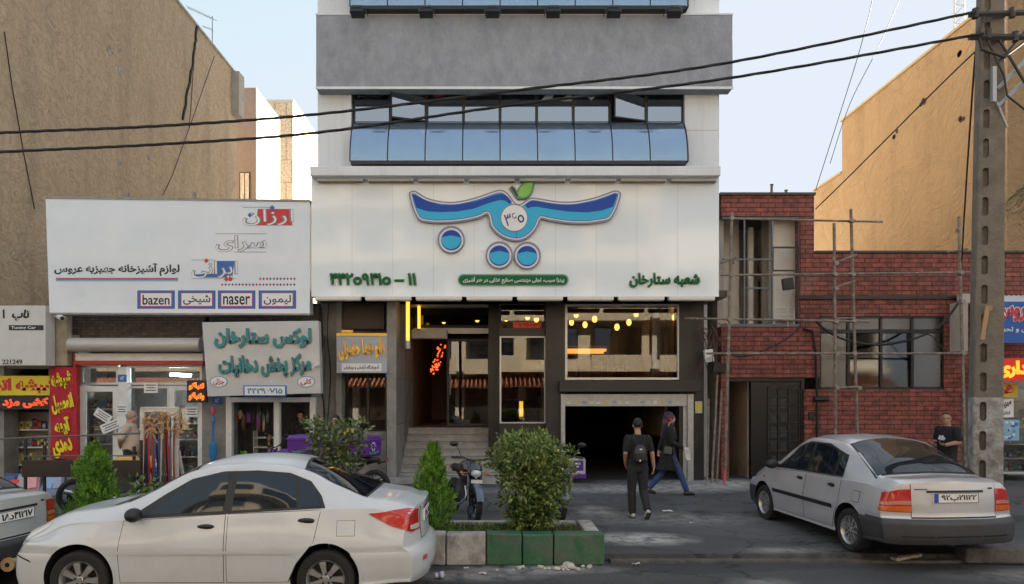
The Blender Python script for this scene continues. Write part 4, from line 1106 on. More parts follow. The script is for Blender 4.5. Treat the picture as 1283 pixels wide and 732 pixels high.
# ------------------------------------------------------------------ vehicles
def smooth_interp(pts, x):
    """monotone cubic through (x, y) points"""
    n = len(pts)
    if x <= pts[0][0]: return pts[0][1]
    if x >= pts[-1][0]: return pts[-1][1]
    d = [(pts[i+1][1]-pts[i][1])/(pts[i+1][0]-pts[i][0]) for i in range(n-1)]
    m = [d[0]] + [0 if d[i-1]*d[i] <= 0 else 2*d[i-1]*d[i]/(d[i-1]+d[i]) for i in range(1, n-1)] + [d[-1]]
    for i in range(n-1):
        if x <= pts[i+1][0]:
            h = pts[i+1][0]-pts[i][0]; t = (x-pts[i][0])/h
            return ((2*t**3-3*t*t+1)*pts[i][1] + (t**3-2*t*t+t)*h*m[i] + (-2*t**3+3*t*t)*pts[i+1][1] + (t**3-t*t)*h*m[i+1])

def catmull(P, sub):
    out = []
    n = len(P)
    for i in range(n-1):
        p0, p1, p2, p3 = P[max(i-1,0)], P[i], P[i+1], P[min(i+2,n-1)]
        for k in range(sub):
            t = k/sub
            out.append(tuple(.5*((2*p1[a])+(-p0[a]+p2[a])*t+(2*p0[a]-5*p1[a]+4*p2[a]-p3[a])*t*t+(-p0[a]+3*p1[a]-3*p2[a]+p3[a])*t**3) for a in range(2)))
    out.append(P[-1]); return out

M_tyre = mat("tyre_rubber", (.018,.018,.018), .85, bump=.2, bscale=40, dirt=(.09,.08,.07), dscale=6, dlo=.5, dhi=.8, damt=.5)
M_rim = mat("alloy_rim", (.50,.50,.50), .35, .75, var=.12, scale=12)
M_rimdark = mat("rim_dark", (.02,.02,.02), .6)  # dark disc behind the spokes, and the wheel bolts
M_carglass = mat("tinted_car_glass", (.008,.013,.019), .04, spec=.6)
M_trim = mat("black_trim", (.015,.015,.016), .45)
M_gap = mat("panel_gap", (.012,.012,.012), .8)
M_red = mat("red_lens", (.50,.012,.012), .12, coat=1)
M_clear = mat("clear_lens", (.62,.60,.56), .12, spec=.8, coat=1)
M_amber = mat("amber_lens", (.62,.13,.015), .15, coat=1)
M_pinklens = mat("pinkish_lens", (.55,.22,.17), .15, coat=1)
M_plate = mat("white_plate", (.78,.78,.76), .5)
M_plateblue = mat("plate_blue", (.02,.08,.42), .5)
M_ink = mat("black_ink", (.01,.01,.012), .5)

class CarBody:
    def __init__(s, p):
        s.p = p
        P = p
        xf, xr = P['xf'], P['xr']
        xs = []
        n = 96
        for i in range(n+1): xs.append(xr + (xf-xr)*i/n)
        s.sub = 7
        secs = [s.section(x) for x in xs]
        m = len(secs[0])
        vs, fs = [], []
        # half body (y >= 0), rear cap, stations, front cap
        rows = []
        for t in (0.0, .35, .65, .88): rows.append([s.deform(xs[0], y*t, z) for y, z in secs[0]])
        for x, sec in zip(xs, secs): rows.append([s.deform(x, y, z) for y, z in sec])
        for t in (.88, .65, .35, 0.0): rows.append([s.deform(xs[-1], y*t, z) for y, z in secs[-1]])
        k = len(rows)
        for r in rows: vs += r
        for i in range(k-1):
            for j in range(m-1):
                a = i*m+j; fs.append((a, a+1, a+m+1, a+m))
        nv = len(vs)
        vs += [(x, -y, z) for x, y, z in vs]
        fs += [tuple(nv+i for i in reversed(f)) for f in fs]
        bm = bmesh.new()
        bv = [bm.verts.new(v) for v in vs]
        for f in fs:
            try: bm.faces.new([bv[i] for i in f])
            except ValueError: pass
        bmesh.ops.remove_doubles(bm, verts=bm.verts, dist=.0006)
        bmesh.ops.dissolve_degenerate(bm, edges=bm.edges, dist=.0003)
        bmesh.ops.recalc_face_normals(bm, faces=bm.faces)
        s.bm = bm
        s.bvh = BVHTree.FromBMesh(bm)
    def section(s, x):
        P = s.p
        zt = smooth_interp(P['top'], x); zb = smooth_interp(P['bot'], x); zl = smooth_interp(P['belt'], x)
        w = smooth_interp(P['w'], x); wb = smooth_interp(P['wbelt'], x); wr = smooth_interp(P['wroof'], x)
        zl = min(zl, zt-.035)
        ze = zl + (zt-zl)*.86                     # roof edge height
        g = min(1, max(0, (zt-zl-.05)/.30))       # 0 on bonnet and boot, 1 at the cabin
        yr = wb-.07 + (wr-(wb-.07))*g
        if g < 1: ze = zl + (zt-zl)*(.55+.31*g)
        zm = P.get('zcrease', .60)
        pts = [(0, zb), (w-.10, zb), (w-.025, zb+.05), (w, zm-.10), (w-.004, zm), (wb+.012, zl-.035), (wb, zl)]
        if g > .02:
            pts += [(wb+(yr-wb)*.5+.012*g, zl+(ze-zl)*.5)]
        else: pts += [(wb-.03, zl+(ze-zl)*.5)]
        pts += [(yr, ze), (yr-.05-.04*g, zt-.035*g-.008), (yr*.55, zt-.004), (0, zt+.012)]
        return catmull(pts, s.sub)
    def deform(s, x, y, z):
        P = s.p
        ay = abs(y)
        if x < P['xr']+.75:
            k = min(1, (P['xr']+.75-x)/.75); k = k*k*(3-2*k)
            x += k*(smooth_interp(P['rear'], z) + P.get('rcurve', .16)*(ay/P['wmax'])**3.2)
        if x > P['xf']-.75:
            k = min(1, (x-(P['xf']-.75))/.75); k = k*k*(3-2*k)
            x -= k*(smooth_interp(P['nose'], z) + P.get('fcurve', .22)*(ay/P['wmax'])**2.6)
        return (x, y, z)
    def hit(s, o, d):
        h = s.bvh.ray_cast(Vector(o), Vector(d).normalized())
        return (h[0], h[1]) if h[0] is not None else (None, None)
    def patch(s, edges, axis, nu=16, nv=10, off=.004, thick=None):
        """a panel laid on the body. edges: bottom, right, top, left polylines in 2d. axis 'y+','y-' (x,z), 'x-','x+' (y,z), 'z' (x,y), or (origin fn, dir)"""
        def samp(pl, t):
            L = [0]
            for i in range(len(pl)-1): L.append(L[-1]+math.dist(pl[i], pl[i+1]))
            d = t*L[-1]
            for i in range(len(pl)-1):
                if d <= L[i+1]+1e-9:
                    q = (d-L[i])/max(1e-9, L[i+1]-L[i]); return (pl[i][0]+(pl[i+1][0]-pl[i][0])*q, pl[i][1]+(pl[i+1][1]-pl[i][1])*q)
            return pl[-1]
        B, Rr, T, Lf = edges
        vs, ok = [], True
        for j in range(nv+1):
            v = j/nv
            for i in range(nu+1):
                u = i/nu
                b, t, l, r = samp(B,u), samp(T,u), samp(Lf,v), samp(Rr,v)
                q = [ (1-v)*b[a]+v*t[a]+(1-u)*l[a]+u*r[a] - ((1-u)*(1-v)*B[0][a]+u*(1-v)*B[-1][a]+(1-u)*v*T[0][a]+u*v*T[-1][a]) for a in (0,1)]
                if axis == 'y+': o, d = (q[0], 3, q[1]), (0,-1,0)
                elif axis == 'y-': o, d = (q[0], -3, q[1]), (0,1,0)
                elif axis == 'x-': o, d = (-6, q[0], q[1]), (1,0,0)
                elif axis == 'x+': o, d = (6, q[0], q[1]), (-1,0,0)
                elif axis == 'z': o, d = (q[0], q[1], 4), (0,0,-1)
                else:
                    dd = Vector(axis); o = Vector((q[0], 0, q[1])); 
                    side = Vector((-dd.y, dd.x, 0)).normalized()
                    o = side*q[0] + Vector((0,0,q[1])) - dd*8; d = dd
                p, n = s.hit(o, d)
                if p is None: p, n = Vector(vs[-1]) if vs else Vector(o)+Vector(d)*3, -Vector(d)
                if n.dot(Vector(d)) > 0: n = -n
                vs.append(p + n*off)
        fs = []
        for j in range(nv):
            for i in range(nu):
                a = j*(nu+1)+i; fs.append((a, a+1, a+nu+2, a+nu+1))
        return vs, fs

def rect_edges(x0, z0, x1, z1): return [[(x0,z0),(x1,z0)], [(x1,z0),(x1,z1)], [(x0,z1),(x1,z1)], [(x0,z0),(x0,z1)]]
def quad_edges(a, b, c, d): return [[a,b],[b,c],[d,c],[a,d]]

def part_from(vs, fs, name, m, parent, smooth=True, angle=60):
    b = MB(); b.add(vs, fs); return b.build(name, m, parent, smooth=smooth, local=True, angle=angle, recalc=False)

def make_wheel(parent, x, y, r, w, spokes, style):
    """y > 0 is the left side; the wheel's face looks outward"""
    sg = 1 if y > 0 else -1
    o = bpy.data.objects.new("wheel", None); COL.objects.link(o); o.parent = parent; o.location = (x, y, r); o.empty_display_size = .1
    rr = r*.665
    b = MB(); prof = [(-w/2, rr*.9), (-w/2, r*.90), (-w/2+.025, r*.985), (-w/2+.05, r), (w/2-.05, r), (w/2-.022, r*.985), (w/2-.004, r*.93), (w/2, r*.86), (w/2-.012, rr*1.03), (w/2-.03, rr*.99)]
    b.lathe((0,0,0), (0,sg,0), prof, 40); b.build("tyre", M_tyre, o, smooth=True, local=True, angle=50)
    b = MB(); b.m = 1
    b.lathe((0,0,0), (0,sg,0), [(w/2-.10, .005), (w/2-.09, rr*.97)], 40)
    b.m = 0
    b.lathe((0,0,0), (0,sg,0), [(w/2-.10, rr*.96), (w/2-.015, rr*1.0), (w/2-.008, rr*.985), (w/2-.03, rr*.90), (w/2-.09, rr*.86)], 40)
    b.lathe((0,0,0), (0,sg,0), [(w/2-.03, .0), (w/2-.03, rr*.16), (w/2-.045, rr*.27), (w/2-.09, rr*.3)], 20)
    for k in range(spokes):
        a = 2*math.pi*k/spokes + .2
        M = Matrix.Rotation(a, 3, 'Y')
        wi, wo = (rr*.20, rr*.36) if style == 'wide' else (rr*.15, rr*.19)
        yo = sg*(w/2-.035)
        q = []
        for rad, ww, dep in ((rr*.18, wi, .0), (rr*.55, (wi+wo)/2*.92, .004), (rr*.93, wo, .0)):
            for sx in (-1, 1):
                for dy in (0, -.03): q.append(M @ Vector((sx*ww/2, sg*(dep)+yo+sg*dy, rad)))
        f = []
        for j in range(2):
            c = j*4; f += [(c, c+2, c+6, c+4), (c+1, c+5, c+7, c+3), (c, c+4, c+5, c+1), (c+2, c+3, c+7, c+6)]
        b.add(q, f)
    b.m = 1
    for k in range(5):
        a = 2*math.pi*k/5; b.cyl((rr*.24*math.sin(a), sg*(w/2-.045), rr*.24*math.cos(a)), (rr*.24*math.sin(a), sg*(w/2-.031), rr*.24*math.cos(a)), .012, None, 8)
    b.build("rim", [M_rim, M_rimdark], o, smooth=True, local=True, angle=30)
    return o

def make_car(name, label, p, loc, heading, paint, plate_txt, sides=('y+','y-')):
    """heading: the car's forward direction, radians from +X"""
    t = thing(name, loc, label, "car", None, heading)
    cb = CarBody(p)
    cut_mats = [paint, M_gap]
    # body with wheel arches cut out of it
    me = bpy.data.meshes.new("body"); cb.bm.to_mesh(me)
    me.materials.append(paint); me.materials.append(M_gap)
    body = bpy.data.objects.new("body", me); COL.objects.link(body)
    for x in (p['xfw'], p['xrw']):
        b = MB(); b.cyl((x, -2, p['rw']+.02), (x, 2, p['rw']+.02), p['rarch'], None, 48)
        b.box(x-p['rarch'], -2, -.5, x+p['rarch'], 2, p['rw']+.02) if False else None
        c = b.build("cutter", M_gap); 
        c.data.materials.clear(); c.data.materials.append(M_gap)
        md = body.modifiers.new("arch", 'BOOLEAN'); md.object = c; md.operation = 'DIFFERENCE'; md.solver = 'EXACT'; md.material_mode = 'TRANSFER'
    dg = bpy.context.evaluated_depsgraph_get(); dg.update()
    me2 = bpy.data.meshes.new_from_object(body.evaluated_get(dg))
    for md in list(body.modifiers):
        bpy.data.objects.remove(md.object)
    body.modifiers.clear(); body.data = me2; me2.name = "body"
    # split the bumpers off by height and end
    zb = p['zbump']
    idx = {m.name: i for i, m in enumerate(me2.materials)}
    bump_m = p.get('bumper_mat') or paint
    if bump_m.name not in idx: me2.materials.append(bump_m); idx[bump_m.name] = len(me2.materials)-1
    bm = bmesh.new(); bm.from_mesh(me2); bm.faces.ensure_lookup_table()
    ib = idx[paint.name]
    selF = [f for f in bm.faces if f.calc_center_median().x > p['xfw']+p['rarch']*.75 and f.calc_center_median().z < zb and f.material_index == ib]
    selR = [f for f in bm.faces if f.calc_center_median().x < p['xrw']-p['rarch']*.75 and f.calc_center_median().z < zb and f.material_index == ib]
    for sel in (selF, selR):
        mp = {}
        vs, fs = [], []
        for f in sel:
            r = []
            for v in f.verts:
                if v.index not in mp:
                    mp[v.index] = len(vs)
                    n = v.normal; k = max(0., min(1., (zb-v.co.z)/.04))
                    vs.append(tuple(v.co + n*(.003+p.get('bump_out', .012)*k*k*(3-2*k)*(1 if v.co.z > .15 else .6))))
                r.append(mp[v.index])
            fs.append(tuple(r))
        b = MB(); b.add(vs, fs); b.build("bumper", bump_m, t, smooth=True, local=True, angle=50, recalc=False)
    bm.free()
    body.parent = t; me2.polygons.foreach_set("use_smooth", [True]*len(me2.polygons)); me2.set_sharp_from_angle(angle=R(40))
    for x in (p['xfw'], p['xrw']):
        for y in (p['track']/2, -p['track']/2): make_wheel(t, x, y, p['rw'], p.get('tw', .175), p['spokes'], p['style'])
    # side windows, doors, seams, handles
    for ax in sides:
        sg = 1 if ax == 'y+' else -1
        def fl(e): return e
        tr = cb.patch(p['dlo'], ax, 40, 10, .003); tv = part_from(*tr, "window_trim", M_trim, t)
        for w in p['windows']:
            part_from(*cb.patch(w, ax, 18, 10, .007), "window", M_carglass, t)
        for k, dr in enumerate(p['doors']):
            gap = part_from(*cb.patch([[(q[0]+dx, q[1]+dz) for q in e] for e, (dx, dz) in zip(dr['edges'], ((0,0),(0,0),(0,0),(0,0)))], ax, 26, 22, .0012), "door_gap", M_gap, t)
            g = .006
            cx = sum(q[0] for e in dr['edges'] for q in e)/sum(len(e) for e in dr['edges']); cz = sum(q[1] for e in dr['edges'] for q in e)/sum(len(e) for e in dr['edges'])
            def shr(q):
                dx, dz = q[0]-cx, q[1]-cz
                return (q[0]-math.copysign(min(g, abs(dx)), dx), q[1]-math.copysign(min(g, abs(dz)), dz))
            do = part_from(*cb.patch([[shr(q) for q in e] for e in dr['edges']], ax, 26, 22, .0032), "door", paint, t)
            hx, hz = dr['handle']
            hp, hn = cb.hit((hx, sg*3, hz), (0, -sg, 0))
            b = MB(); b.sphere(hp+Vector((0, sg*.008, 0)), (.085, .022, .024), 16, 8); b.m = 1; b.sphere(hp+Vector((-.02, sg*.004, -.022)), (.07,.006,.016), 12, 6)
            if dr.get('lock'): b.m = 0; b.cyl(hp+Vector((-.14*1, 0, -.045)), hp+Vector((-.14, sg*.008, -.045)), .013, None, 10)
            b.build("handle", [M_trim, M_gap], do, smooth=True, local=True)
        for e, nm, mm, of in p.get('side_extras', []):
            part_from(*cb.patch(e, ax, 24, 6, of), nm, mm if mm else paint, t)
        # mirror
        mx, mz = p['mirror']
        mp_, mn = cb.hit((mx, sg*3, mz), (0, -sg, 0))
        b = MB(); c = mp_+Vector((-.02, sg*.13, .03)); b.sphere(c, (.075,.10,.07), 14, 8); b.cyl(mp_, c, .028, .022, 8)
        b.build("wing_mirror", p.get('mirror_mat', M_trim), t, smooth=True, local=True)
    for e, ax, nm, mm, of, nu, nv in p['panels']:
        part_from(*cb.patch(e, ax, nu, nv, of), nm, mm if mm else paint, t)
    # number plate on the boot
    if plate_txt:
        y0, z0 = p['plate']; 
        hp, hn = cb.hit((-6, y0, z0), (1,0,0))
        b = MB(); c = hp+Vector((-.012, 0, 0)); up = Vector((0,0,1)); nn = Vector((-1,0,0)); ux = Vector((0,-1,0))
        b.m = 0; b.box(c.x-.006, y0-.26, z0-.057, c.x+.02, y0+.26, z0+.057)
        b.m = 1; b.box(c.x-.0085, y0+.21, z0-.052, c.x-.0062, y0+.256, z0+.052)
        b.m = 2; add_text(b, plate_txt, c+Vector((-.0075, -.03, 0)), ux, up, .41, .075, .025, .003)
        for a in ((-.26,-.057,.26,-.052),(-.26,.052,.26,.057),(-.26,-.052,-.256,.052),(.256,-.052,.26,.052)):
            b.box(c.x-.009, y0+a[0], z0+a[1], c.x-.0062, y0+a[2], z0+a[3])
        b.build("number_plate", [M_plate, M_plateblue, M_ink], t, local=True)
    return t, cb

M_whitecar = mat("white_car_paint", (.57,.60,.62), .36, coat=.7, spec=.5, dirt=(.40,.37,.33), dscale=1.6, dlo=.52, dhi=.85, damt=.45)
M_silver = mat("silver_car_paint", (.60,.60,.62), .30, .4, coat=1, var=.04, dirt=(.30,.28,.26), dscale=2, dlo=.5, dhi=.8, damt=.4)
M_greycar = mat("grey_green_car_paint", (.46,.49,.48), .32, .15, coat=.8, dirt=(.36,.34,.30), dscale=2, dlo=.5, dhi=.8, damt=.45)
M_bumper = mat("grey_plastic_bumper", (.046,.046,.050), .5, var=.12)

# --- white saloon. x forward, wheelbase 2.41, length about 4.24
white_p = dict(
    xf=2.06, xr=-2.21, wmax=.84, xfw=1.21, xrw=-1.20, rw=.29, rarch=.345, track=1.46, tw=.18, spokes=7, style='wide', zbump=.56, zcrease=.66, bump_out=.010,
    top=[(-2.13,.99),(-2.0,1.04),(-1.78,1.065),(-1.60,1.085),(-1.30,1.215),(-.98,1.37),(-.76,1.435),(-.42,1.462),(-.10,1.448),(.20,1.380),(.55,1.20),(.87,1.04),(.98,1.005),(1.4,.945),(1.82,.855),(2.0,.775),(2.06,.73)],
    bot=[(-2.13,.26),(-1.75,.24),(-1.2,.20),(1.2,.18),(1.8,.18),(2.06,.20)],
    belt=[(-2.13,.92),(-1.6,.985),(-1.0,.975),(0,.925),(.9,.875),(1.2,.855),(1.7,.765),(2.06,.65)],
    w=[(-2.13,.80),(-1.7,.825),(-1.2,.838),(0,.84),(1.2,.835),(1.7,.815),(2.06,.79)],
    wbelt=[(-2.13,.70),(-1.7,.735),(-1,.765),(0,.775),(.9,.765),(1.4,.72),(2.06,.62)],
    wroof=[(-2.13,.60),(-1.2,.55),(-.6,.565),(0,.57),(.5,.575),(1.0,.62),(2.06,.6)],
    rear=[(.2,.06),(.36,.0),(.5,-.005),(.56,.02),(.60,.07),(.85,.09),(1.0,.075),(1.1,.08)],
    nose=[(.18,.05),(.35,.0),(.52,.01),(.62,.05),(.70,.11),(.80,.16)],
    rcurve=.20, fcurve=.30, plate=(0, .835), mirror=(.66, .915), mirror_mat=M_trim,
    dlo=[[(-1.06,.955),(.0,.93),(.95,.885)], [(.95,.885),(.62,1.10),(.36,1.245)], [(-.86,1.215),(-.62,1.30),(-.3,1.325),(.05,1.315),(.36,1.245)], [(-1.06,.955),(-1.0,1.07),(-.86,1.215)]],
    windows=[[[(.0,.955),(.74,.925)], [(.74,.925),(.36,1.215)], [(-.02,1.295),(.14,1.280),(.36,1.215)], [(.0,.955),(-.02,1.295)]],
             [[(-.74,.97),(-.09,.957)], [(-.09,.957),(-.10,1.298)], [(-.69,1.262),(-.4,1.298),(-.10,1.298)], [(-.74,.97),(-.69,1.262)]],
             [[(-1.00,.972),(-.785,.97)], [(-.785,.97),(-.735,1.235)], [(-.84,1.195),(-.735,1.235)], [(-1.00,.972),(-.95,1.08),(-.84,1.195)]]],
    doors=[dict(edges=[[(-.215,.27),(.80,.27)], [(.80,.27),(.82,.55),(.79,.872)], [(-.215,.938),(.79,.872)], [(-.215,.27),(-.215,.938)]], handle=(-.03,.82), lock=True),
           dict(edges=[[(-.84,.27),(-.235,.27)], [(-.235,.27),(-.235,.938)], [(-1.15,.975),(-.235,.938)], [(-.84,.27),(-.92,.45),(-1.09,.67),(-1.15,.975)]], handle=(-1.01,.875))],
    side_extras=[([[(-1.49,.72),(-1.31,.72)], [(-1.31,.72),(-1.31,.87)], [(-1.49,.87),(-1.31,.87)], [(-1.49,.72),(-1.49,.87)]], "fuel_flap_gap", M_gap, .0015),
                 ([[(-1.486,.724),(-1.314,.724)], [(-1.314,.724),(-1.314,.866)], [(-1.486,.866),(-1.314,.866)], [(-1.486,.724),(-1.486,.866)]], "fuel_flap", None, .004),
                 ([[(-.88,.555),(.82,.555)], [(.82,.555),(.82,.585)], [(-.88,.585),(.82,.585)], [(-.88,.555),(-.88,.585)]], "side_moulding", None, .016),
                 ([[(-.82,.205),(.84,.205)], [(.84,.205),(.84,.255)], [(-.82,.255),(.84,.255)], [(-.82,.205),(-.82,.255)]], "sill", None, .012),
                 ([[(1.10,.70),(1.135,.70)], [(1.135,.70),(1.135,.725)], [(1.10,.725),(1.135,.725)], [(1.10,.70),(1.10,.725)]], "side_repeater", M_clear, .006),
                 ([[(1.62,.78),(1.86,.64)], [(1.86,.64),(1.86,.72)], [(1.58,.84),(1.75,.80),(1.86,.72)], [(1.62,.78),(1.58,.84)]], "headlight", M_clear, .005),
                 ],
    panels=[([[(-1.58,-.60),(-1.61,0),(-1.58,.60)], [(-1.58,.60),(-.92,.50)], [(-.92,-.50),(-.86,0),(-.92,.50)], [(-1.58,-.60),(-.92,-.50)]], 'z', "rear_window_trim", M_trim, .004, 16, 14),
            ([[(-1.555,-.575),(-1.585,0),(-1.555,.575)], [(-1.555,.575),(-.95,.48)], [(-.95,-.48),(-.89,0),(-.95,.48)], [(-1.555,-.575),(-.95,-.48)]], 'z', "rear_window", M_carglass, .008, 16, 14),
            ([[(.18,-.50),(.13,0),(.18,.50)], [(.18,.50),(.82,.63)], [(.82,-.63),(.93,0),(.82,.63)], [(.18,-.50),(.82,-.63)]], 'z', "windscreen", M_carglass, .005, 16, 14),
            (rect_edges(.87,-.56,1.0,.56), 'z', "wiper_cowl", M_trim, .004, 20, 4),
            ([[(-.42,.62),(.42,.62)], [(.42,.62),(.46,.985)], [(-.46,.985),(.46,.985)], [(-.42,.62),(-.46,.985)]], 'x-', "boot_gap", M_gap, .0015, 20, 14),
            ([[(-.412,.628),(.412,.628)], [(.412,.628),(.452,.985)], [(-.452,.985),(.452,.985)], [(-.412,.628),(-.452,.985)]], 'x-', "boot_lid", None, .005, 20, 14),
            (rect_edges(-.30,.915,.30,.945), 'x-', "boot_strip", M_trim, .012, 16, 3),
            (rect_edges(-.62,.44,-.54,.49), 'x-', "reflector", M_red, .02, 4, 3),
            (rect_edges(.54,.44,.62,.49), 'x-', "reflector", M_red, .02, 4, 3)],
)
def lift(q): x, z = q; f = (z-.93)/.37; return (x - (.18 if x > -.6 else .13 + .05*max(0, (x+1.06)/.46)), z + .028*max(0, min(1.2, .2-x))*(1-f) + .022*f)
white_p['dlo'] = [[lift(q) for q in e] for e in white_p['dlo']]
white_p['windows'] = [[[lift(q) for q in e] for e in w] for w in white_p['windows']]
# --- silver saloon. wheelbase 2.345, length 3.94
silver_p = dict(
    xf=1.92, xr=-1.99, wmax=.80, xfw=1.20, xrw=-1.145, rw=.275, rarch=.325, track=1.42, tw=.165, spokes=10, style='thin', zbump=.53, zcrease=.62, bump_out=.020, bumper_mat=M_bumper,
    top=[(-1.99,.965),(-1.88,1.00),(-1.7,1.0),(-1.57,1.005),(-1.50,1.035),(-1.28,1.15),(-.90,1.30),(-.62,1.40),(-.2,1.435),(.15,1.42),(.40,1.34),(.70,1.17),(.98,.985),(1.1,.955),(1.5,.90),(1.8,.83),(1.92,.75)],
    bot=[(-1.99,.26),(-1.6,.24),(-1.1,.20),(1.1,.20),(1.6,.2),(1.92,.24)],
    belt=[(-1.99,.86),(-1.5,.90),(-1.0,.905),(0,.885),(.9,.86),(1.2,.84),(1.6,.78),(1.92,.68)],
    w=[(-1.99,.775),(-1.6,.79),(-1.1,.80),(0,.80),(1.2,.798),(1.6,.785),(1.92,.76)],
    wbelt=[(-1.99,.70),(-1.5,.725),(-1,.735),(0,.74),(.9,.735),(1.3,.71),(1.92,.66)],
    wroof=[(-1.99,.60),(-1.2,.56),(-.6,.57),(0,.575),(.5,.575),(.9,.62),(1.92,.62)],
    rear=[(.2,.05),(.36,.0),(.52,.0),(.56,.045),(.75,.05),(.90,.06),(1.0,.075)],
    nose=[(.2,.05),(.35,.0),(.54,.01),(.60,.05),(.75,.09),(.85,.14)],
    rcurve=.18, fcurve=.22, plate=(0, .785), mirror=(.80, .90), mirror_mat=M_trim,
    dlo=[[(-.93,.92),(.0,.90),(.86,.875)], [(.86,.875),(.62,1.05),(.40,1.235)], [(-.86,1.20),(-.4,1.325),(.1,1.325),(.40,1.235)], [(-.93,.92),(-.90,1.05),(-.86,1.20)]],
    windows=[[[(-.02,.925),(.74,.905)], [(.74,.905),(.40,1.205)], [(-.02,1.30),(.16,1.29),(.40,1.205)], [(-.02,.925),(-.02,1.30)]],
             [[(-.52,.935),(-.09,.925)], [(-.09,.925),(-.10,1.30)], [(-.50,1.272),(-.3,1.30),(-.10,1.30)], [(-.52,.935),(-.50,1.272)]],
             [[(-.70,.94),(-.55,.935)], [(-.55,.935),(-.53,1.262)], [(-.68,1.222),(-.53,1.262)], [(-.70,.94),(-.68,1.222)]],
             [[(-.91,.945),(-.76,.94)], [(-.76,.94),(-.75,1.20)], [(-.86,1.155),(-.75,1.20)], [(-.91,.945),(-.86,1.155)]]],
    doors=[dict(edges=[[(-.05,.25),(.86,.25)], [(.86,.25),(.88,.55),(.86,.85)], [(-.05,.895),(.86,.85)], [(-.05,.25),(-.05,.895)]], handle=(.10,.80)),
           dict(edges=[[(-.78,.25),(-.07,.25)], [(-.07,.25),(-.07,.895)], [(-.92,.912),(-.07,.895)], [(-.78,.25),(-.84,.45),(-.93,.58),(-.92,.912)]], handle=(-.72,.80))],
    side_extras=[([[(-.80,.50),(.86,.50)], [(.86,.50),(.86,.555)], [(-.80,.555),(.86,.555)], [(-.80,.50),(-.80,.555)]], "side_moulding", M_trim, .010),
                 ([[(-1.36,.65),(-1.20,.65)], [(-1.20,.65),(-1.20,.79)], [(-1.36,.79),(-1.20,.79)], [(-1.36,.65),(-1.36,.79)]], "fuel_flap_gap", M_gap, .0012),
                 ([[(-1.354,.656),(-1.206,.656)], [(-1.206,.656),(-1.206,.784)], [(-1.354,.784),(-1.206,.784)], [(-1.354,.656),(-1.354,.784)]], "fuel_flap", None, .0035),
                 ([[(1.18,.68),(1.24,.68)], [(1.24,.68),(1.24,.715)], [(1.18,.715),(1.24,.715)], [(1.18,.68),(1.18,.715)]], "side_repeater", M_amber, .006),
                 ([[(1.60,.66),(1.76,.66)], [(1.76,.66),(1.74,.79)], [(1.60,.80),(1.74,.79)], [(1.60,.66),(1.60,.80)]], "headlight", M_clear, .005)],
    panels=[([[(-1.49,-.65),(-1.51,0),(-1.49,.65)], [(-1.49,.65),(-.70,.51)], [(-.70,-.51),(-.64,0),(-.70,.51)], [(-1.49,-.65),(-.70,-.51)]], 'z', "rear_window_trim", M_trim, .004, 16, 14),
            ([[(-1.47,-.62),(-1.49,0),(-1.47,.62)], [(-1.47,.62),(-.73,.485)], [(-.73,-.485),(-.67,0),(-.73,.485)], [(-1.47,-.62),(-.73,-.485)]], 'z', "rear_window", M_carglass, .008, 16, 14),
            ([[(.38,-.51),(.33,0),(.38,.51)], [(.38,.51),(.92,.63)], [(.92,-.63),(1.02,0),(.92,.63)], [(.38,-.51),(.92,-.63)]], 'z', "windscreen", M_carglass, .005, 16, 14),
            ([[(-.50,.545),(.50,.545)], [(.50,.545),(.50,.945)], [(-.50,.945),(.50,.945)], [(-.50,.545),(-.50,.945)]], 'x-', "boot_gap", M_gap, .0015, 20, 12),
            ([[(-.493,.55),(.493,.55)], [(.493,.55),(.493,.945)], [(-.493,.945),(.493,.945)], [(-.493,.55),(-.493,.945)]], 'x-', "boot_lid", None, .004, 20, 12),
            (rect_edges(-.62,.335,.62,.352), 'x-', "bumper_groove", M_gap, .024, 20, 2),
            (rect_edges(-.33,.845,.33,.872), 'x-', "boot_strip", M_trim, .014, 16, 3),
            (rect_edges(.32,.875,.46,.892), 'x-', "boot_badge", mat("badge_grey", (.12,.13,.16), .4), .007, 8, 2),
            (rect_edges(-.46,.88,-.40,.90), 'x-', "boot_badge", M_trim, .007, 4, 2)],
)
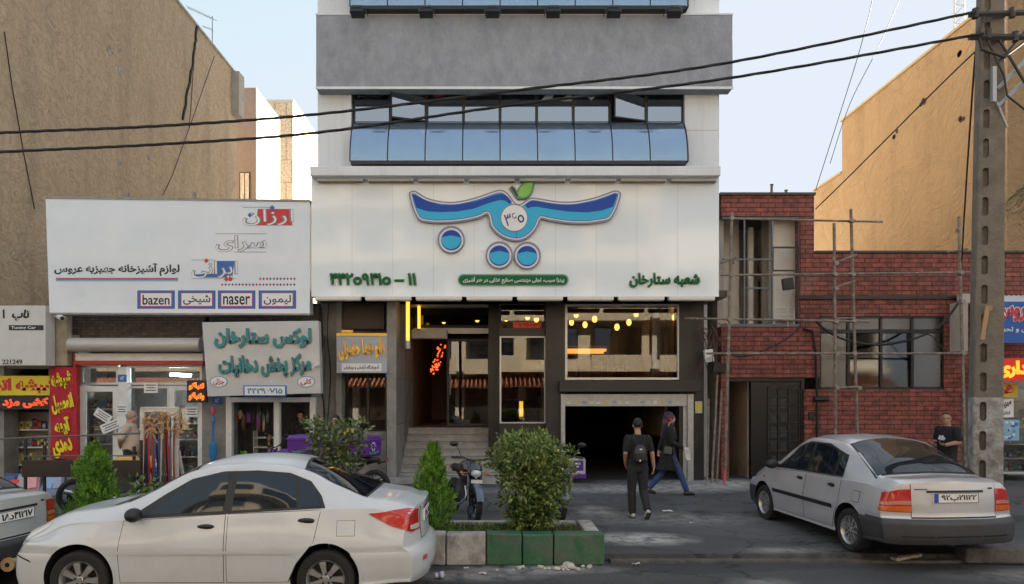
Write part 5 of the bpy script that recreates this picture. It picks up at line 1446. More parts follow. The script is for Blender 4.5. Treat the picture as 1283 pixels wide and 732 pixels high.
def add_tail_lights(t, cb, kind):
    for sg in (1, -1):
        ax = Vector((1, -sg*1.0, 0)).normalized() if kind == 'wrap' else Vector((1, -sg*.55, 0)).normalized()
        side = Vector((-ax.y, ax.x, 0)).normalized()
        def P(x, y, z): return ((Vector((x - (.08 if kind == 'wrap' and x < -1.7 else .04 if kind == 'wrap' else 0), y, 0))).dot(side), z)
        def E(pts): return pts if sg > 0 else pts
        if kind == 'wrap':
            B = [P(-2.02,sg*.50,.735), P(-1.96,sg*.66,.73), P(-1.82,sg*.80,.80)]; T = [P(-2.0,sg*.53,.955), P(-1.9,sg*.68,.96), P(-1.62,sg*.80,.93)]
            e = [B, [B[-1], T[-1]], T, [B[0], T[0]]]
            lens = part_from(*cb.patch(e, ax, 18, 10, .012), "tail_light", M_red, t)
            B2 = [P(-2.02,sg*.53,.755), P(-1.98,sg*.60,.752), P(-1.92,sg*.68,.765)]; T2 = [P(-2.02,sg*.535,.80), P(-1.98,sg*.60,.805), P(-1.92,sg*.68,.805)]
            part_from(*cb.patch([B2, [B2[-1], T2[-1]], T2, [B2[0], T2[0]]], ax, 10, 4, .017), "reversing_lens", M_clear, lens)
        else:
            a, b_ = .52, .80
            B = [P(-1.95,sg*.515,.615), P(-1.93,sg*.66,.615), P(-1.76,sg*.785,.62)]; T = [P(-1.93,sg*.515,.885), P(-1.91,sg*.64,.88), P(-1.78,sg*.75,.83)]
            e = [B, [B[-1], T[-1]], T, [B[0], T[0]]]
            lens = part_from(*cb.patch(e, ax, 16, 10, .010), "tail_light", M_red, t)
            def band(f0, f1, nm, mm, g0=0., g1=1.):
                q = lambda u, f: tuple(B[u][k]+(T[u][k]-B[u][k])*f for k in (0,1))
                b0, b1 = [q(0,f0), q(1,f0), q(2,f0)], [q(0,f1), q(1,f1), q(2,f1)]
                part_from(*cb.patch([b0, [b0[-1], b1[-1]], b1, [b0[0], b1[0]]], ax, 12, 3, .014), nm, mm, lens)
            band(.04, .27, "indicator_lens", M_amber); band(.34, .50, "reversing_lens", M_pinklens)

wt, wcb = make_car("parked_car", "white saloon with tinted windows and a scuffed front corner parked along the kerb", white_p, (-2.895, 7.52, RZ), R(181.0), M_whitecar, "۲۴ب۳۱")
add_tail_lights(wt, wcb, 'wrap')
sc_ = [[(1.66,.47),(1.80,.535)], [(1.80,.535),(1.80,.55)], [(1.68,.495),(1.80,.55)], [(1.66,.47),(1.68,.495)]]
part_from(*wcb.patch(sc_, 'y+', 8, 3, .02), "bumper_scuff", M_gap, wt)

HS = R(94.5)
sl, scb = make_car("parked_car", "silver hatch-backed saloon with grey bumpers parked slantwise on the forecourt", silver_p, (5.33, 10.07, 0.0), HS, M_silver, "۲۱۱۲۲ب۹۲")
add_tail_lights(sl, scb, 'block'); sl.scale = (1.0, 1.07, 1.02)
gp = dict(silver_p); gp['spokes'] = 6
gl, gcb = make_car("parked_car", "pale grey saloon cut off beyond the white car's nose", gp, (-7.25, 7.82, RZ), R(172), M_greycar, "۴۱۲۱۷د۱۸")
add_tail_lights(gl, gcb, 'block')
# ------------------------------------------------------------------ plants
def leafmat(name, c1, c2, c3=None, rough=.5):
    m = bpy.data.materials.new(name); m.use_nodes = True
    t = m.node_tree; L = t.links.new; p = t.nodes["Principled BSDF"]
    g = nd(t, "ShaderNodeNewGeometry"); cr = nd(t, "ShaderNodeValToRGB")
    L(g.outputs["Random Per Island"], cr.inputs[0])
    e = cr.color_ramp.elements; e[0].color = c1+(1,); e[1].color = c2+(1,)
    if c3: x = e.new(.9); x.color = c3+(1,); e[-1].color = c3+(1,); 
    tc = nd(t, "ShaderNodeTexCoord"); nz = nd(t, "ShaderNodeTexNoise"); nz.inputs["Scale"].default_value = 5.5; nz.inputs["Detail"].default_value = 3; L(tc.outputs["Object"], nz.inputs["Vector"])
    mr = nd(t, "ShaderNodeMapRange"); mr.inputs[1].default_value = .32; mr.inputs[2].default_value = .68; mr.inputs[3].default_value = .55; mr.inputs[4].default_value = 1.4; L(nz.outputs[0], mr.inputs[0])
    sc = nd(t, "ShaderNodeVectorMath", operation='SCALE'); L(cr.outputs[0], sc.inputs[0]); L(mr.outputs[0], sc.inputs["Scale"])
    class _o: outputs = [sc.outputs[0]]
    cr = _o
    L(cr.outputs[0], p.inputs["Base Color"]); p.inputs["Roughness"].default_value = rough; p.inputs["Specular IOR Level"].default_value = .35
    tr = nd(t, "ShaderNodeBsdfTranslucent"); L(cr.outputs[0], tr.inputs[0])
    mx = nd(t, "ShaderNodeMixShader"); mx.inputs[0].default_value = .25
    L(p.outputs[0], mx.inputs[1]); L(tr.outputs[0], mx.inputs[2]); L(mx.outputs[0], t.nodes["Material Output"].inputs[0])
    return m
M_bark = mat("bark", (.10,.07,.05), .9, var=.4, scale=12, bump=.6)
M_thuja = leafmat("cypress_sprays", (.045,.14,.012), (.13,.31,.03), (.22,.42,.06))
M_bush = leafmat("privet_leaves", (.036,.095,.016), (.11,.22,.036), (.30,.36,.11), .4)
M_shrub = leafmat("shrub_leaves", (.045,.09,.025), (.13,.20,.06), (.22,.25,.11), .4)
M_low = leafmat("low_leaves", (.025,.08,.015), (.09,.20,.04), (.14,.24,.06), .4)
M_flower = mat("violet_petals", (.25,.12,.42), .6)

def leaf_quad(vs, fs, c, d, n, L_, w, fold=.0):
    """a pointed leaf from c along d with face normal n"""
    s = d.cross(n).normalized()
    o = len(vs)
    vs += [c, c+d*L_*.45+s*w*.5+n*fold, c+d*L_, c+d*L_*.45-s*w*.5+n*fold]
    fs.append((o, o+1, o+2, o+3))

def rv(r): 
    while True:
        v = Vector((r.uniform(-1,1), r.uniform(-1,1), r.uniform(-1,1)))
        if .05 < v.length < 1: return v.normalized()

def cypress(base, h, rad, seed, label, n=900):
    r = random.Random(seed)
    t = thing("cypress_shrub", base, label, "shrub", "cypress shrubs in the planter")
    b = MB(); b.tube([base, base+Vector((0,0,h*.5)), base+Vector((.01,.01,h*.9))], [.035,.022,.006], 7); b.build("trunk", M_bark, t)
    vs, fs = [], []
    lob = [(r.uniform(0,6.28), r.uniform(.05,.9), r.uniform(.55,1.22)) for _ in range(26)]
    for i in range(n):
        u = r.random()**.85
        prof = (1-u)**.62*min(1, .55+u*2.6)
        a = r.uniform(0, 6.283)
        k = 1.0
        for la, lu, lk in lob:
            d = abs((a-la+math.pi) % (2*math.pi)-math.pi)
            if d < .45 and abs(u-lu) < .16: k *= lk
        rr = rad*prof*k*(r.random()**.40)
        c = base+Vector((rr*math.cos(a), rr*math.sin(a), .05+h*u*.95))
        out = Vector((math.cos(a), math.sin(a), 0))
        # a flat upright spray: a fan of small scale leaves
        dirn = (Vector((0,0,1))*r.uniform(.7,1.3)+out*r.uniform(.1,.7)+rv(r)*.3).normalized()
        nn = (rv(r)+out*.3); nn = (nn-dirn*nn.dot(dirn)).normalized()
        side = dirn.cross(nn)
        Ls = h*.085*r.uniform(.7,1.3)*(1.15-.4*u)
        for j in range(9):
            f = j/8; sgn = 1 if j % 2 else -1
            q = c+dirn*Ls*f*.85
            dd = (dirn+side*sgn*r.uniform(.4,.9)*(1-f*.6)+nn*r.uniform(-.25,.25)).normalized()
            leaf_quad(vs, fs, q, dd, (nn+rv(r)*.35).normalized(), Ls*.5*(1.1-f*.5), Ls*.16)
    b = MB(); b.add(vs, fs); o = b.build("foliage", M_thuja, t, recalc=False)
    return t

def bush(base, h, r0, seed, label, cat="shrub", name="rounded_bush", nclump=70, leaf=.06, m=None, shape=None, group=None, stems=5, per=42, z0=.12):
    r = random.Random(seed); m = m or M_bush
    t = thing(name, base, label, cat, group)
    st = MB(); vs, fs = [], []
    cl = []
    for i in range(nclump):
        for _ in range(40):
            v = Vector((r.uniform(-1,1), r.uniform(-1,1), r.uniform(0,1)))
            k = shape(v.z)
            if v.x**2+v.y**2 < 1: break
        q = Vector((v.x*k*r0, v.y*k*r0*.9, z0+v.z*(h-z0)))
        cl.append(base+q)
    for k in range(stems):
        a = r.uniform(0, 6.28); p = base+Vector((.04*math.cos(a), .04*math.sin(a), 0))
        q = r.choice(cl); mid = p.lerp(q, .5)+Vector((0,0,.08)); st.tube([p, mid, q], [.022,.014,.005], 5)
    for c in cl[::2]:
        p = base+Vector((0,0,z0+.25*(c.z-base.z))); st.tube([p, p.lerp(c,.6)+Vector((0,0,.03)), c], [.011,.007,.003], 4)
    for c in cl:
        cr = r0*r.uniform(.16,.27)
        up = r.uniform(.0,.45)
        for j in range(per):
            d = rv(r); p = c+d*cr*(r.random()**.5)
            dd = (d+Vector((0,0,up))+rv(r)*.5).normalized(); nn = (Vector((0,0,1))+rv(r)*.9); nn = (nn-dd*nn.dot(dd)).normalized()
            leaf_quad(vs, fs, p, dd, nn, leaf*r.uniform(.7,1.4), leaf*r.uniform(.5,.75), .004)
    st.build("branches", M_bark, t); b = MB(); b.add(vs, fs); b.build("foliage", m, t, recalc=False)
    return t
def prof_bush(u): return .30+.72*math.sin(min(1, u*1.15+.05)*math.pi*.60) if u < .72 else 1.0-.28*((u-.72)/.28)**2
PY = 9.08
cypress(Vector((X_(543,PY), PY, .2)), 1.16, .36, 3, "bright green conical cypress beside the white car's boot", 1000)
cypress(Vector((X_(119,PY), PY, .2)), 1.16, .46, 4, "bright green broad cypress behind the white car's bonnet", 1150)
cypress(Vector((X_(305,9.2), 9.2, .2)), 1.02, .30, 5, "green cypress whose tip peeks over the white car's roof", 700)
bush(Vector((X_(664,PY), PY, .2)), 1.27, .56, 11, "large rounded dark green bush with pale tips in the planter", nclump=165, leaf=.066, shape=prof_bush, per=46, stems=6)
bush(Vector((X_(421,PY+.1), PY+.1, .2)), 1.46, .42, 12, "loose shrub with small violet flowers seen over the white car's roof", name="flowering_shrub", nclump=80, leaf=.070, m=M_shrub, shape=lambda u: .55+.45*u, per=30, z0=.6)
bush(Vector((X_(212,PY), PY, .2)), .72, .46, 13, "low leafy plant in front of the belt rack", name="leafy_plant", nclump=34, leaf=.075, m=M_low, shape=lambda u: .7+.3*u, per=18)
fb = MB(); r = random.Random(5); c0 = Vector((X_(400,PY), PY, 1.32))
for i in range(46):
    p = c0+Vector((r.uniform(-.12,.30), r.uniform(-.15,.1), r.uniform(-.16,.12)))
    for k in range(5):
        a = k*1.257; d = Vector((math.cos(a), -.3, math.sin(a))).normalized(); q = p+d*.02; fb.add([p, q+Vector((-d.z,0,d.x))*.008, p+d*.03, q-Vector((-d.z,0,d.x))*.008], [(0,1,2,3)])
fl = [o for o in bpy.data.objects if o.name == "flowering_shrub"][0]
fb.build("flowers", M_flower, fl, recalc=False)
# weeds and ground cover in the planter
vs, fs = [], []
for i in range(2600):
    x = r.uniform(-1.3, 1.1); y = r.uniform(8.73, 9.46)
    if x > .3 and r.random() < .35: continue
    p = Vector((x, y, .215)); d = (Vector((r.uniform(-.6,.6), r.uniform(-.6,.6), 1))).normalized()
    nn = rv(r); nn = (nn-d*nn.dot(d)).normalized(); leaf_quad(vs, fs, p, d, nn, r.uniform(.03,.095), r.uniform(.008,.018))
b = MB(); b.add(vs, fs); tag(b.build("ground_cover", M_low, None, recalc=False), kind="stuff")
# dry palm hanging into the picture at the right edge
pt = thing("palm_tree", (X_(1304,11.2), 11.2, 0), "palm with drooping dry brown fronds at the photo's right edge", "tree")
b = MB(); P0 = Vector((X_(1304,11.2), 11.2, 0)); b.tube([P0, P0+Vector((.05,0,2.6)), P0+Vector((.0,0,5.5))], [.20,.16,.15], 10); b.build("trunk", M_bark, pt)
M_dry = leafmat("dry_fronds", (.16,.10,.05), (.34,.22,.11), (.40,.30,.18)); vs, fs = [], []; vg, fg = [], []
r = random.Random(21)
for k in range(26):
    a = r.uniform(0, 6.28); top = P0+Vector((0,0,5.35+r.uniform(-.3,.3)))
    e = Vector((math.cos(a), math.sin(a), 0)); Lf = r.uniform(.6,1.0); dry = r.random() < .75
    for s in range(14):
        u = s/13; p = top+e*Lf*u*(.9 if dry else 1)+Vector((0,0,.25*u-(.9 if dry else .7)*u*u))
        for sd in (-1,1):
            side = Vector((-e.y, e.x, 0))*sd; d = (e*.5+side+Vector((0,0,-.5-.3*u))).normalized(); nn = rv(r); nn = (nn-d*nn.dot(d)).normalized()
            leaf_quad(vs if dry else vg, fs if dry else fg, p, d, nn, .30*(1-.6*u), .022)
b = MB(); b.add(vs, fs); b.build("dry_crown", M_dry, pt, recalc=False)
b = MB(); b.add(vg, fg); b.build("crown", M_bush, pt, recalc=False)
# ------------------------------------------------------------------ concrete pole and cables
PYd = 10.5
pole = thing("utility_pole", (X_(1233,PYd), PYd, 0), "tall grey concrete utility pole with a row of oblong holes, painted pale at its foot", "utility pole")
M_pole = mat("pole_concrete", (.17,.148,.122), .9, var=.22, scale=5, bump=.7, bscale=22, dirt=(.10,.085,.07), dscale=3, dlo=.5, dhi=.75, damt=.6)
M_polefoot = mat("pale_pole_paint", (.34,.34,.335), .85, var=.3, scale=6, bump=.7, bscale=22, dirt=(.14,.12,.10), dscale=5, dlo=.42, dhi=.62, damt=.85)
def make_shaft():
    H = 9.6
    b = MB(); n = 24; vs, fs = [], []
    for j in range(n+1):
        z = H*j/n; w, d = .205-.05*z/H, .165-.04*z/H
        c = .02
        for x, y in ((-w+c,-d),(w-c,-d),(w,-d+c),(w,d-c),(w-c,d),(-w+c,d),(-w,d-c),(-w,-d+c)): vs.append((x, y, z))
    for j in range(n):
        for i in range(8): fs.append((j*8+i, j*8+(i+1) % 8, (j+1)*8+(i+1) % 8, (j+1)*8+i))
    fs += [tuple(range(7,-1,-1)), tuple(range(n*8, n*8+8))]
    b.m = 0; b.add(vs, fs)
    o = b.build("shaft", [M_pole, M_polefoot], pole, local=True)
    for p in o.data.polygons: p.material_index = 1 if p.center.z < 1.95 and p.normal.z < .5 else 0
    c = MB()
    for k in range(20):
        z = .45+.445*k
        if z > 8.6: break
        w = .046-.01*z/9.6; h = .105
        for dx in (-.07,):
            pts = [(dx+w*math.cos(R(a)), z+h+w*math.sin(R(a))) for a in range(0,181,20)]+[(dx+w*math.cos(R(a)), z-h+w*math.sin(R(a))) for a in range(180,361,20)]
            c.prism(pts, -.5, -.075)
    co = c.build("cutter", M_pole)
    co.parent = pole
    md = o.modifiers.new("holes", 'BOOLEAN'); md.object = co; md.operation = 'DIFFERENCE'; md.solver = 'EXACT'
    dg = bpy.context.evaluated_depsgraph_get(); dg.update()
    me = bpy.data.meshes.new_from_object(o.evaluated_get(dg)); o.modifiers.clear(); o.data = me
    bpy.data.objects.remove(co)
    return o
make_shaft()
pole.rotation_euler = (0, R(.6), R(-22))
b = MB(); M_galv = mat("galvanised_bracket", (.33,.34,.35), .4, .5)
p = W(1247,108,PYd-.25); b.pbox(1244,83,1249,127,PYd-.27,PYd-.22)
b.tube([W(1249,112,PYd-.22), W(1300,60,PYd-.1)], .03, 6); b.tube([W(1249,134,PYd-.22), W(1300,86,PYd-.1)], .03, 6); b.tube([W(1249,128,PYd-.22), W(1262,160,PYd-.2)], .02, 6)
def pole_part(mb, name, m):
    o = mb.build(name, m); o.parent = pole
    o.matrix_parent_inverse = (Matrix.Translation(pole.location) @ pole.rotation_euler.to_matrix().to_4x4()).inverted(); return o
pole_part(b, "bracket", M_galv)
b = MB(); M_creo = mat("dark_crossarm_steel", (.05,.045,.04), .6, .3)
b.tube([W(1215,47,PYd-.25), W(1320,47,PYd-.2)], .05, 5); b.tube([W(1215,19,PYd-.25), W(1320,15,PYd-.2)], .045, 5); b.tube([W(1252,50,PYd-.25), W(1300,130,PYd-.2)], .02, 5); b.tube([W(1250,80,PYd-.24), W(1300,20,PYd-.2)], .018, 5)
for px, py in ((1222,17),(1238,43),(1268,16),(1272,46)): b.cyl(W(px,py+6,PYd-.25), W(px,py-6,PYd-.25), .045, None, 8)
b.tube([W(1238,12,PYd-.24), W(1225,40,PYd-.26), W(1230,62,PYd-.26), W(1258,72,PYd-.26), W(1300,40,PYd-.2)], .022, 5)
b.tube([W(1235,45,PYd-.24), W(1258,95,PYd-.26), W(1262,120,PYd-.26), W(1300,150,PYd-.2)], .015, 5)
pole_part(b, "crossarm", M_creo)
b = MB(); b.pbox(1231,384,1240,420,PYd-.27,PYd-.2) if False else b.obox(W(1234,405,PYd-.26), (.06,.02,.5), Matrix.Rotation(R(9),3,'Y')); b.cyl(W(1239,386,PYd-.27), W(1239,386,PYd-.2), .05, None, 8); pole_part(b, "strap", mat("wooden_strap", (.38,.24,.13), .8))
M_cable = mat("black_cable", (.014,.013,.012), .6)
def spline(pts, n=10):
    out = []
    for i in range(len(pts)-1):
        p0, p1, p2, p3 = pts[max(i-1,0)], pts[i], pts[i+1], pts[min(i+2,len(pts)-1)]
        for k in range(n):
            t = k/n; out.append(.5*((2*p1)+(-p0+p2)*t+(2*p0-5*p1+4*p2-p3)*t*t+(-p0+3*p1-3*p2+p3)*t**3))
    return out+[pts[-1]]
def cable(pxs, Y, r, label, name="power_cable", twist=True, cat="cable", dy=None):
    pts = spline([W(x, y, Y if dy is None else dy[i]) for i, (x, y) in enumerate(pxs)], 30 if twist else 10)
    t = MB()
    if twist:
        for ph in (0, 2.1, 4.2):
            q = []
            for i, p in enumerate(pts): a = i*.55+ph; q.append(p+Vector((0, r*.6*math.cos(a), r*.6*math.sin(a))))
            t.tube(q, r*.75, 5)
    else: t.tube(pts, r, 5)
    o = t.build(name, M_cable, None, smooth=True); tag(o, label, cat); return o
cable([(-500,190),(-200,178),(3,166.5),(200,158),(400,143),(650,113),(905,80),(1222,15)], PYd-.3, .017, "upper thick twisted black cable slung across the whole street front")
cable([(-500,214),(-200,202),(3,190.5),(200,181),(400,166),(640,132),(920,97),(1232,42)], PYd-.3, .017, "lower thick twisted black cable slung across the whole street front")
cable([(1236,55),(1225,62),(1180,105),(1120,165),(1060,225),(1022,262)], PYd, .014, "thin cable running down from the pole to the brick building's parapet", twist=False, dy=[10.4,10.6,12,13.5,15,16.45])
cable([(1228,40),(1222,70),(1214,180),(1207,290),(1203,372)], PYd, .016, "thin cable hanging down the wall left of the concrete pole", twist=False, dy=[10.4,11,13,15,16.3])
cable([(1098,-20),(1078,60),(1050,150),(1022,238)], 18, .010, "fine wire crossing the sky above the brick building, nearest the white office", twist=False)
cable([(1136,-20),(1100,60),(1065,130),(1040,205)], 20, .010, "fine wire crossing the sky beside the tan building's corner", twist=False)
cable([(1022,402),(1035,414),(1060,426),(1100,432),(1140,426),(1172,412),(1190,395),(1203,376)], 15.9, .028, "grey hose-like cable looped across the brick building's window", twist=False)
cable([(908,440),(925,447),(950,442),(985,425),(1003,408)], 15.9, .018, "drooping cable below the brick building's open bay", twist=False)
cable([(1208,440),(1190,444),(1165,420),(1142,425),(1105,432)], 15.75, .012, "thin loose wire crossing the scaffold pole beside the long window", twist=False)
cable([(402,385),(404,430),(401,470),(406,520),(403,600)], 16.4, .02, "black cable running down the pilaster beside the tobacco shop", twist=False)
cable([(412,380),(410,420),(414,470),(410,540),(412,600)], 16.42, .014, "thin grey cable down the pilaster beside the salon sign", twist=False)

# ------------------------------------------------------------------ scaffold
M_pipe = mat("rusty_scaffold_pipe", (.20,.16,.13), .65, .3, var=.4, scale=9, dirt=(.42,.38,.33), dscale=7, dlo=.5, dhi=.65, damt=.7)
sc_t = thing("scaffold", (X_(1000,15.6), 15.6, 0), "rusty pipe scaffold standing before the brick building", "scaffold")
Yc = 15.6
def pipe(a, c, r=.034, Y0=Yc, Y1=None, nm="pole"):
    b = MB(); p, q = W(*a, Y0), W(*c, Y1 if Y1 else Y0)
    if nm == "upright": q.z = 0
    b.tube([p, p.lerp(q,.5)+Vector((rnd.uniform(-.01,.01),0,0)), q], r, 8); b.build("scaffold_pipe", M_pipe, sc_t, smooth=True)
for a, c in (((917,266),(908,607)),((1066,262),(1076,607)),((1045,280),(1047,607)),((1201,272),(1210,607))): pipe(a, c, nm="upright")
for a, c in (((911,274),(1106,278)),((903,345),(1254,341)),((858,399),(1090,403)),((885,443),(1213,443)),((1045,361),(1072,352)),((1048,329),(1074,319)),((1046,399),(1070,399)),((1187,316),(1212,312)),((1046,486),(1076,485)),((903,330),(922,322))): pipe(a, c, .024, Yc-.06)
for a, c in (((918,274),(930,274)),((917,345),(930,345)),((1067,403),(1067,400))): pipe(a, c, .024, Yc, 16.6)
for a, c in (((899,470),(892,606)),((904,488),(898,606)),((888,500),(886,606)),((914,300),(919,330))): pipe(a, c, .026, 16.2, 15.95)
M_clamp = mat("scaffold_clamp", (.28,.25,.22), .6, .4)
for px, py in ((917,274),(917,345),(914,400),(912,443),(1067,277),(1068,344),(1069,402),(1070,443),(1046,344),(1047,403),(1048,443),(1203,342),(1205,378),(1206,443),(1202,288),(1047,330),(1047,362),(1048,486),(1076,486)):
    b = MB(); b.obox(W(px,py,Yc-.03), (.09,.12,.08), Matrix.Rotation(rnd.uniform(-.5,.5),3,'Y')); b.build("clamp", M_clamp, sc_t)
b = MB(); p = W(908,604,Yc); b.cyl((p.x,p.y,0), (p.x,p.y,.35), .034, None, 8); b.build("paint_mark", mat("pink_paint", (.55,.10,.14), .7), sc_t)
for k, (px, h, lab) in enumerate(((946,.45,"short rusty pipe stub on the brick parapet, the shortest"),(966,.75,"rusty pipe stub on the brick parapet, the tallest of three"),(984,.6,"rusty pipe stub on the brick parapet nearest the tan building"))):
    b = MB(); p = W(px, 245, 18.0); p.z = 6.85; b.tube([p, p+Vector((.02,0,h))], .035, 8); b.tube([p+Vector((.02,0,h)), p+Vector((.02,0,h+.02))], .05, 8); tag(b.build("pipe_stub", M_pipe), lab, "pipe")
# lights, boxes and tangled wire on the building's corner
eb = thing("junction_box", W(888,452,16.2), "white electric box hanging crooked among wires by the brick corner", "electric box")
b = MB(); b.obox(W(888,446,16.1), (.20,.12,.30), Matrix.Rotation(R(-8),3,'Y')); b.build("case", M_whitepaint, eb, bevel=.015)
b = MB(); b.obox(W(888,450,16.03), (.1,.01,.08), Matrix.Rotation(R(-8),3,'Y')); b.build("lid", M_steel, eb)
fl2 = thing("floodlight", W(901,470,15.95), "black floodlight hanging low among wires by the brick corner", "floodlight")
b = MB(); b.obox(W(901,461,15.95), (.30,.14,.24), Matrix.Rotation(R(6),3,'Y')); b.build("lamp_head", M_black, fl2, bevel=.02); b = MB(); b.tube([W(894,460,15.95), W(892,446,16.0), W(908,446,16.0), W(908,460,15.95)], .012); b.build("bracket", M_black, fl2)
fl3 = thing("floodlight", W(987,412,16.3), "black work floodlight on a stick inside the open bay", "floodlight")
b = MB(); b.obox(W(987,356,16.3), (.26,.10,.28), Matrix.Rotation(R(-8),3,'Y')); b.build("lamp_head", M_black, fl3, bevel=.02); b = MB(); b.tube([W(987,362,16.3), W(987,409,16.3)], .014); b.build("pole", M_steel, fl3)
st = thing("plastic_chair", W(983,409,16.75), "white tubular chair standing in the open bay", "chair")
b = MB(); q = lambda x, y, Y=16.75: W(x, y, Y)
b.tube([q(970,409), q(970,389), q(974,385), q(991,385), q(995,389), q(995,409)], .014); b.tube([q(970,394), q(995,394)], .012); b.tube([q(970,400), q(995,400)], .012); b.build("back_frame", M_whitepaint, st)
b = MB(); b.pbox(969,400.5,996,402.5,16.78,17.2); b.build("seat", M_whitepaint, st); 
for px, Y in ((970,17.18),(995,17.18)): b = MB(); b.tube([q(px,402,Y), Vector((q(px,402,Y).x,Y,Z_(409,16.75)))], .014); b.build("leg", M_whitepaint, st)
r = random.Random(8)
b = MB()
for k in range(16):
    pts = [W(r.uniform(880,903), r.uniform(400,440), 16.2)]
    for j in range(4): 
        l = pts[-1]; pts.append(l+Vector((r.uniform(-.18,.18), r.uniform(-.08,.05), r.uniform(-.35,.1))))
    b.tube(spline(pts, 5), r.uniform(.008,.014), 4)
tag(b.build("wire_tangle", mat("reddish_wire", (.12,.05,.045), .7)), "tangle of loose dark wires at the brick building's left corner", "wires")
cc = thing("security_camera", W(75,396,15.9), "white security camera under the left end of the big signboard", "security camera")
b = MB(); b.cyl(W(70,394,15.85), W(78,399,15.5), .065, .06, 14); b.m = 1; b.cyl(W(78,399,15.499), W(78.3,399.2,15.47), .045, None, 12); b.build("body", [M_whitepaint, M_black], cc); b = MB(); b.tube([W(68,388,15.9), W(72,394,15.8)], .02); b.build("bracket", M_whitepaint, cc)

# ------------------------------------------------------------------ belts on a white rack, railing, displayed goods
rk = thing("display_rack", (X_(200,11.2), 11.2, 0), "white wooden rack hung with bunches of coloured leather belts", "rack")
Yk = 11.2
b = MB()
b.pbox(175,512,180,632,Yk,Yk+.06); b.pbox(218,512,222.5,632,Yk,Yk+.06); b.pbox(180.2,512,217.8,516.5,Yk,Yk+.05); b.pbox(180.2,620,217.8,624,Yk,Yk+.05); b.pbox(176,510,222,512,Yk-.01,Yk+.07)
for px in (176,219): p = W(px,630,Yk); b.obox((p.x+.02,Yk+.3,.55), (.04,.04,1.2), Matrix.Rotation(R(20),3,'X'))
b.build("frame", mat("rack_white", (.62,.60,.56), .6, dirt=(.3,.27,.22), dscale=4), rk, bevel=.004)
cols = [(.42,.03,.03),(.03,.05,.32),(.60,.20,.05),(.32,.16,.07),(.5,.42,.30),(.02,.02,.03),(.40,.05,.03),(.05,.10,.30),(.35,.2,.08),(.50,.28,.03),(.04,.16,.12)]
bm_ = [mat("belt_leather_"+n, c, .45) for n, c in zip(("red","navy","orange","brown","cream","black","scarlet","blue","tan","mustard","green"), cols)]
r = random.Random(4)
for k in range(22):
    b = MB(); px = 183+k*1.75+r.uniform(-.8,.8); y0 = Yk-.02-r.uniform(0,.10); x = X_(px,Yk); z1 = Z_(522+r.uniform(-3,4),Yk); z0 = Z_(r.uniform(604,622),Yk); w = r.uniform(.022,.034)
    n = 9; vs = []
    for j in range(n): 
        u = j/(n-1); xx = x+.012*math.sin(u*4+k)+(.015*(u-.5)*(k-11)/11); vs += [(xx-w/2,y0-.02*math.sin(u*3.1),z1+(z0-z1)*u),(xx+w/2,y0-.02*math.sin(u*3.1)-.004,z1+(z0-z1)*u)]
    b.add(vs, [(2*j,2*j+1,2*j+3,2*j+2) for j in range(n-1)]); nv = len(vs); b.add([(p[0],p[1]+.004,p[2]) for p in vs], [(2*j+2,2*j+3,2*j+1,2*j) for j in range(n-1)])
    o = b.build("belt", bm_[r.randrange(len(bm_))], None, recalc=False)
    names = "red navy orange brown cream black scarlet blue tan mustard green".split()
    tag(o, None, "belt", "leather belts hanging on the white rack"); o["label"] = "one of the coloured leather belts hanging in a bunch on the white rack"
for k in range(46):   # curled belt ends bunched over the top bar
    pass
b = MB(); 
for k in range(120):
    p = W(r.uniform(181,228), r.uniform(516,544), Yk-r.uniform(.06,.14)); d = Vector((r.uniform(-.6,.9), r.uniform(-.6,.1), r.uniform(-1,.4))).normalized(); e = p+d*r.uniform(.08,.19); s = Vector((r.uniform(-1,1),0,r.uniform(-1,1))).normalized()*.011
    mid = p.lerp(e,.5)+Vector((0,-.03,.02)); b.add([p-s,p+s,mid-s,mid+s,e-s,e+s], [(0,1,3,2),(2,3,5,4)])
b.build("belt_ends", mat("straw_belt_ends", (.48,.30,.14), .6, var=.4, scale=14), rk, recalc=False)

rl = thing("railing", (X_(100,10.3), 10.3, 0), "dark brown metal railing with a solid plank behind the planter", "railing")
Yl_ = 10.3; M_brownm = mat("dark_brown_metal", (.035,.022,.017), .5, var=.2)
b = MB(); b.pbox(27,577,176,598,Yl_,Yl_+.05); b.build("plank", M_brownm, rl, bevel=.005)
b = MB(); b.tube([W(-10,551,Yl_), W(27,549,Yl_), W(176,543,Yl_)], .014, 6); b.tube([W(27,572,Yl_), W(176,571,Yl_)], .010, 6); b.build("handrail", mat("grey_rail", (.15,.14,.13), .5, .4), rl)
for px in (28, 52, 165, 174): 
    b = MB(); q = W(px,552,Yl_); b.box(q.x-.018, Yl_+.052, 0, q.x+.018, Yl_+.085, q.z if px in (28,174) else Z_(560,Yl_)); b.build("post", M_brownm, rl)

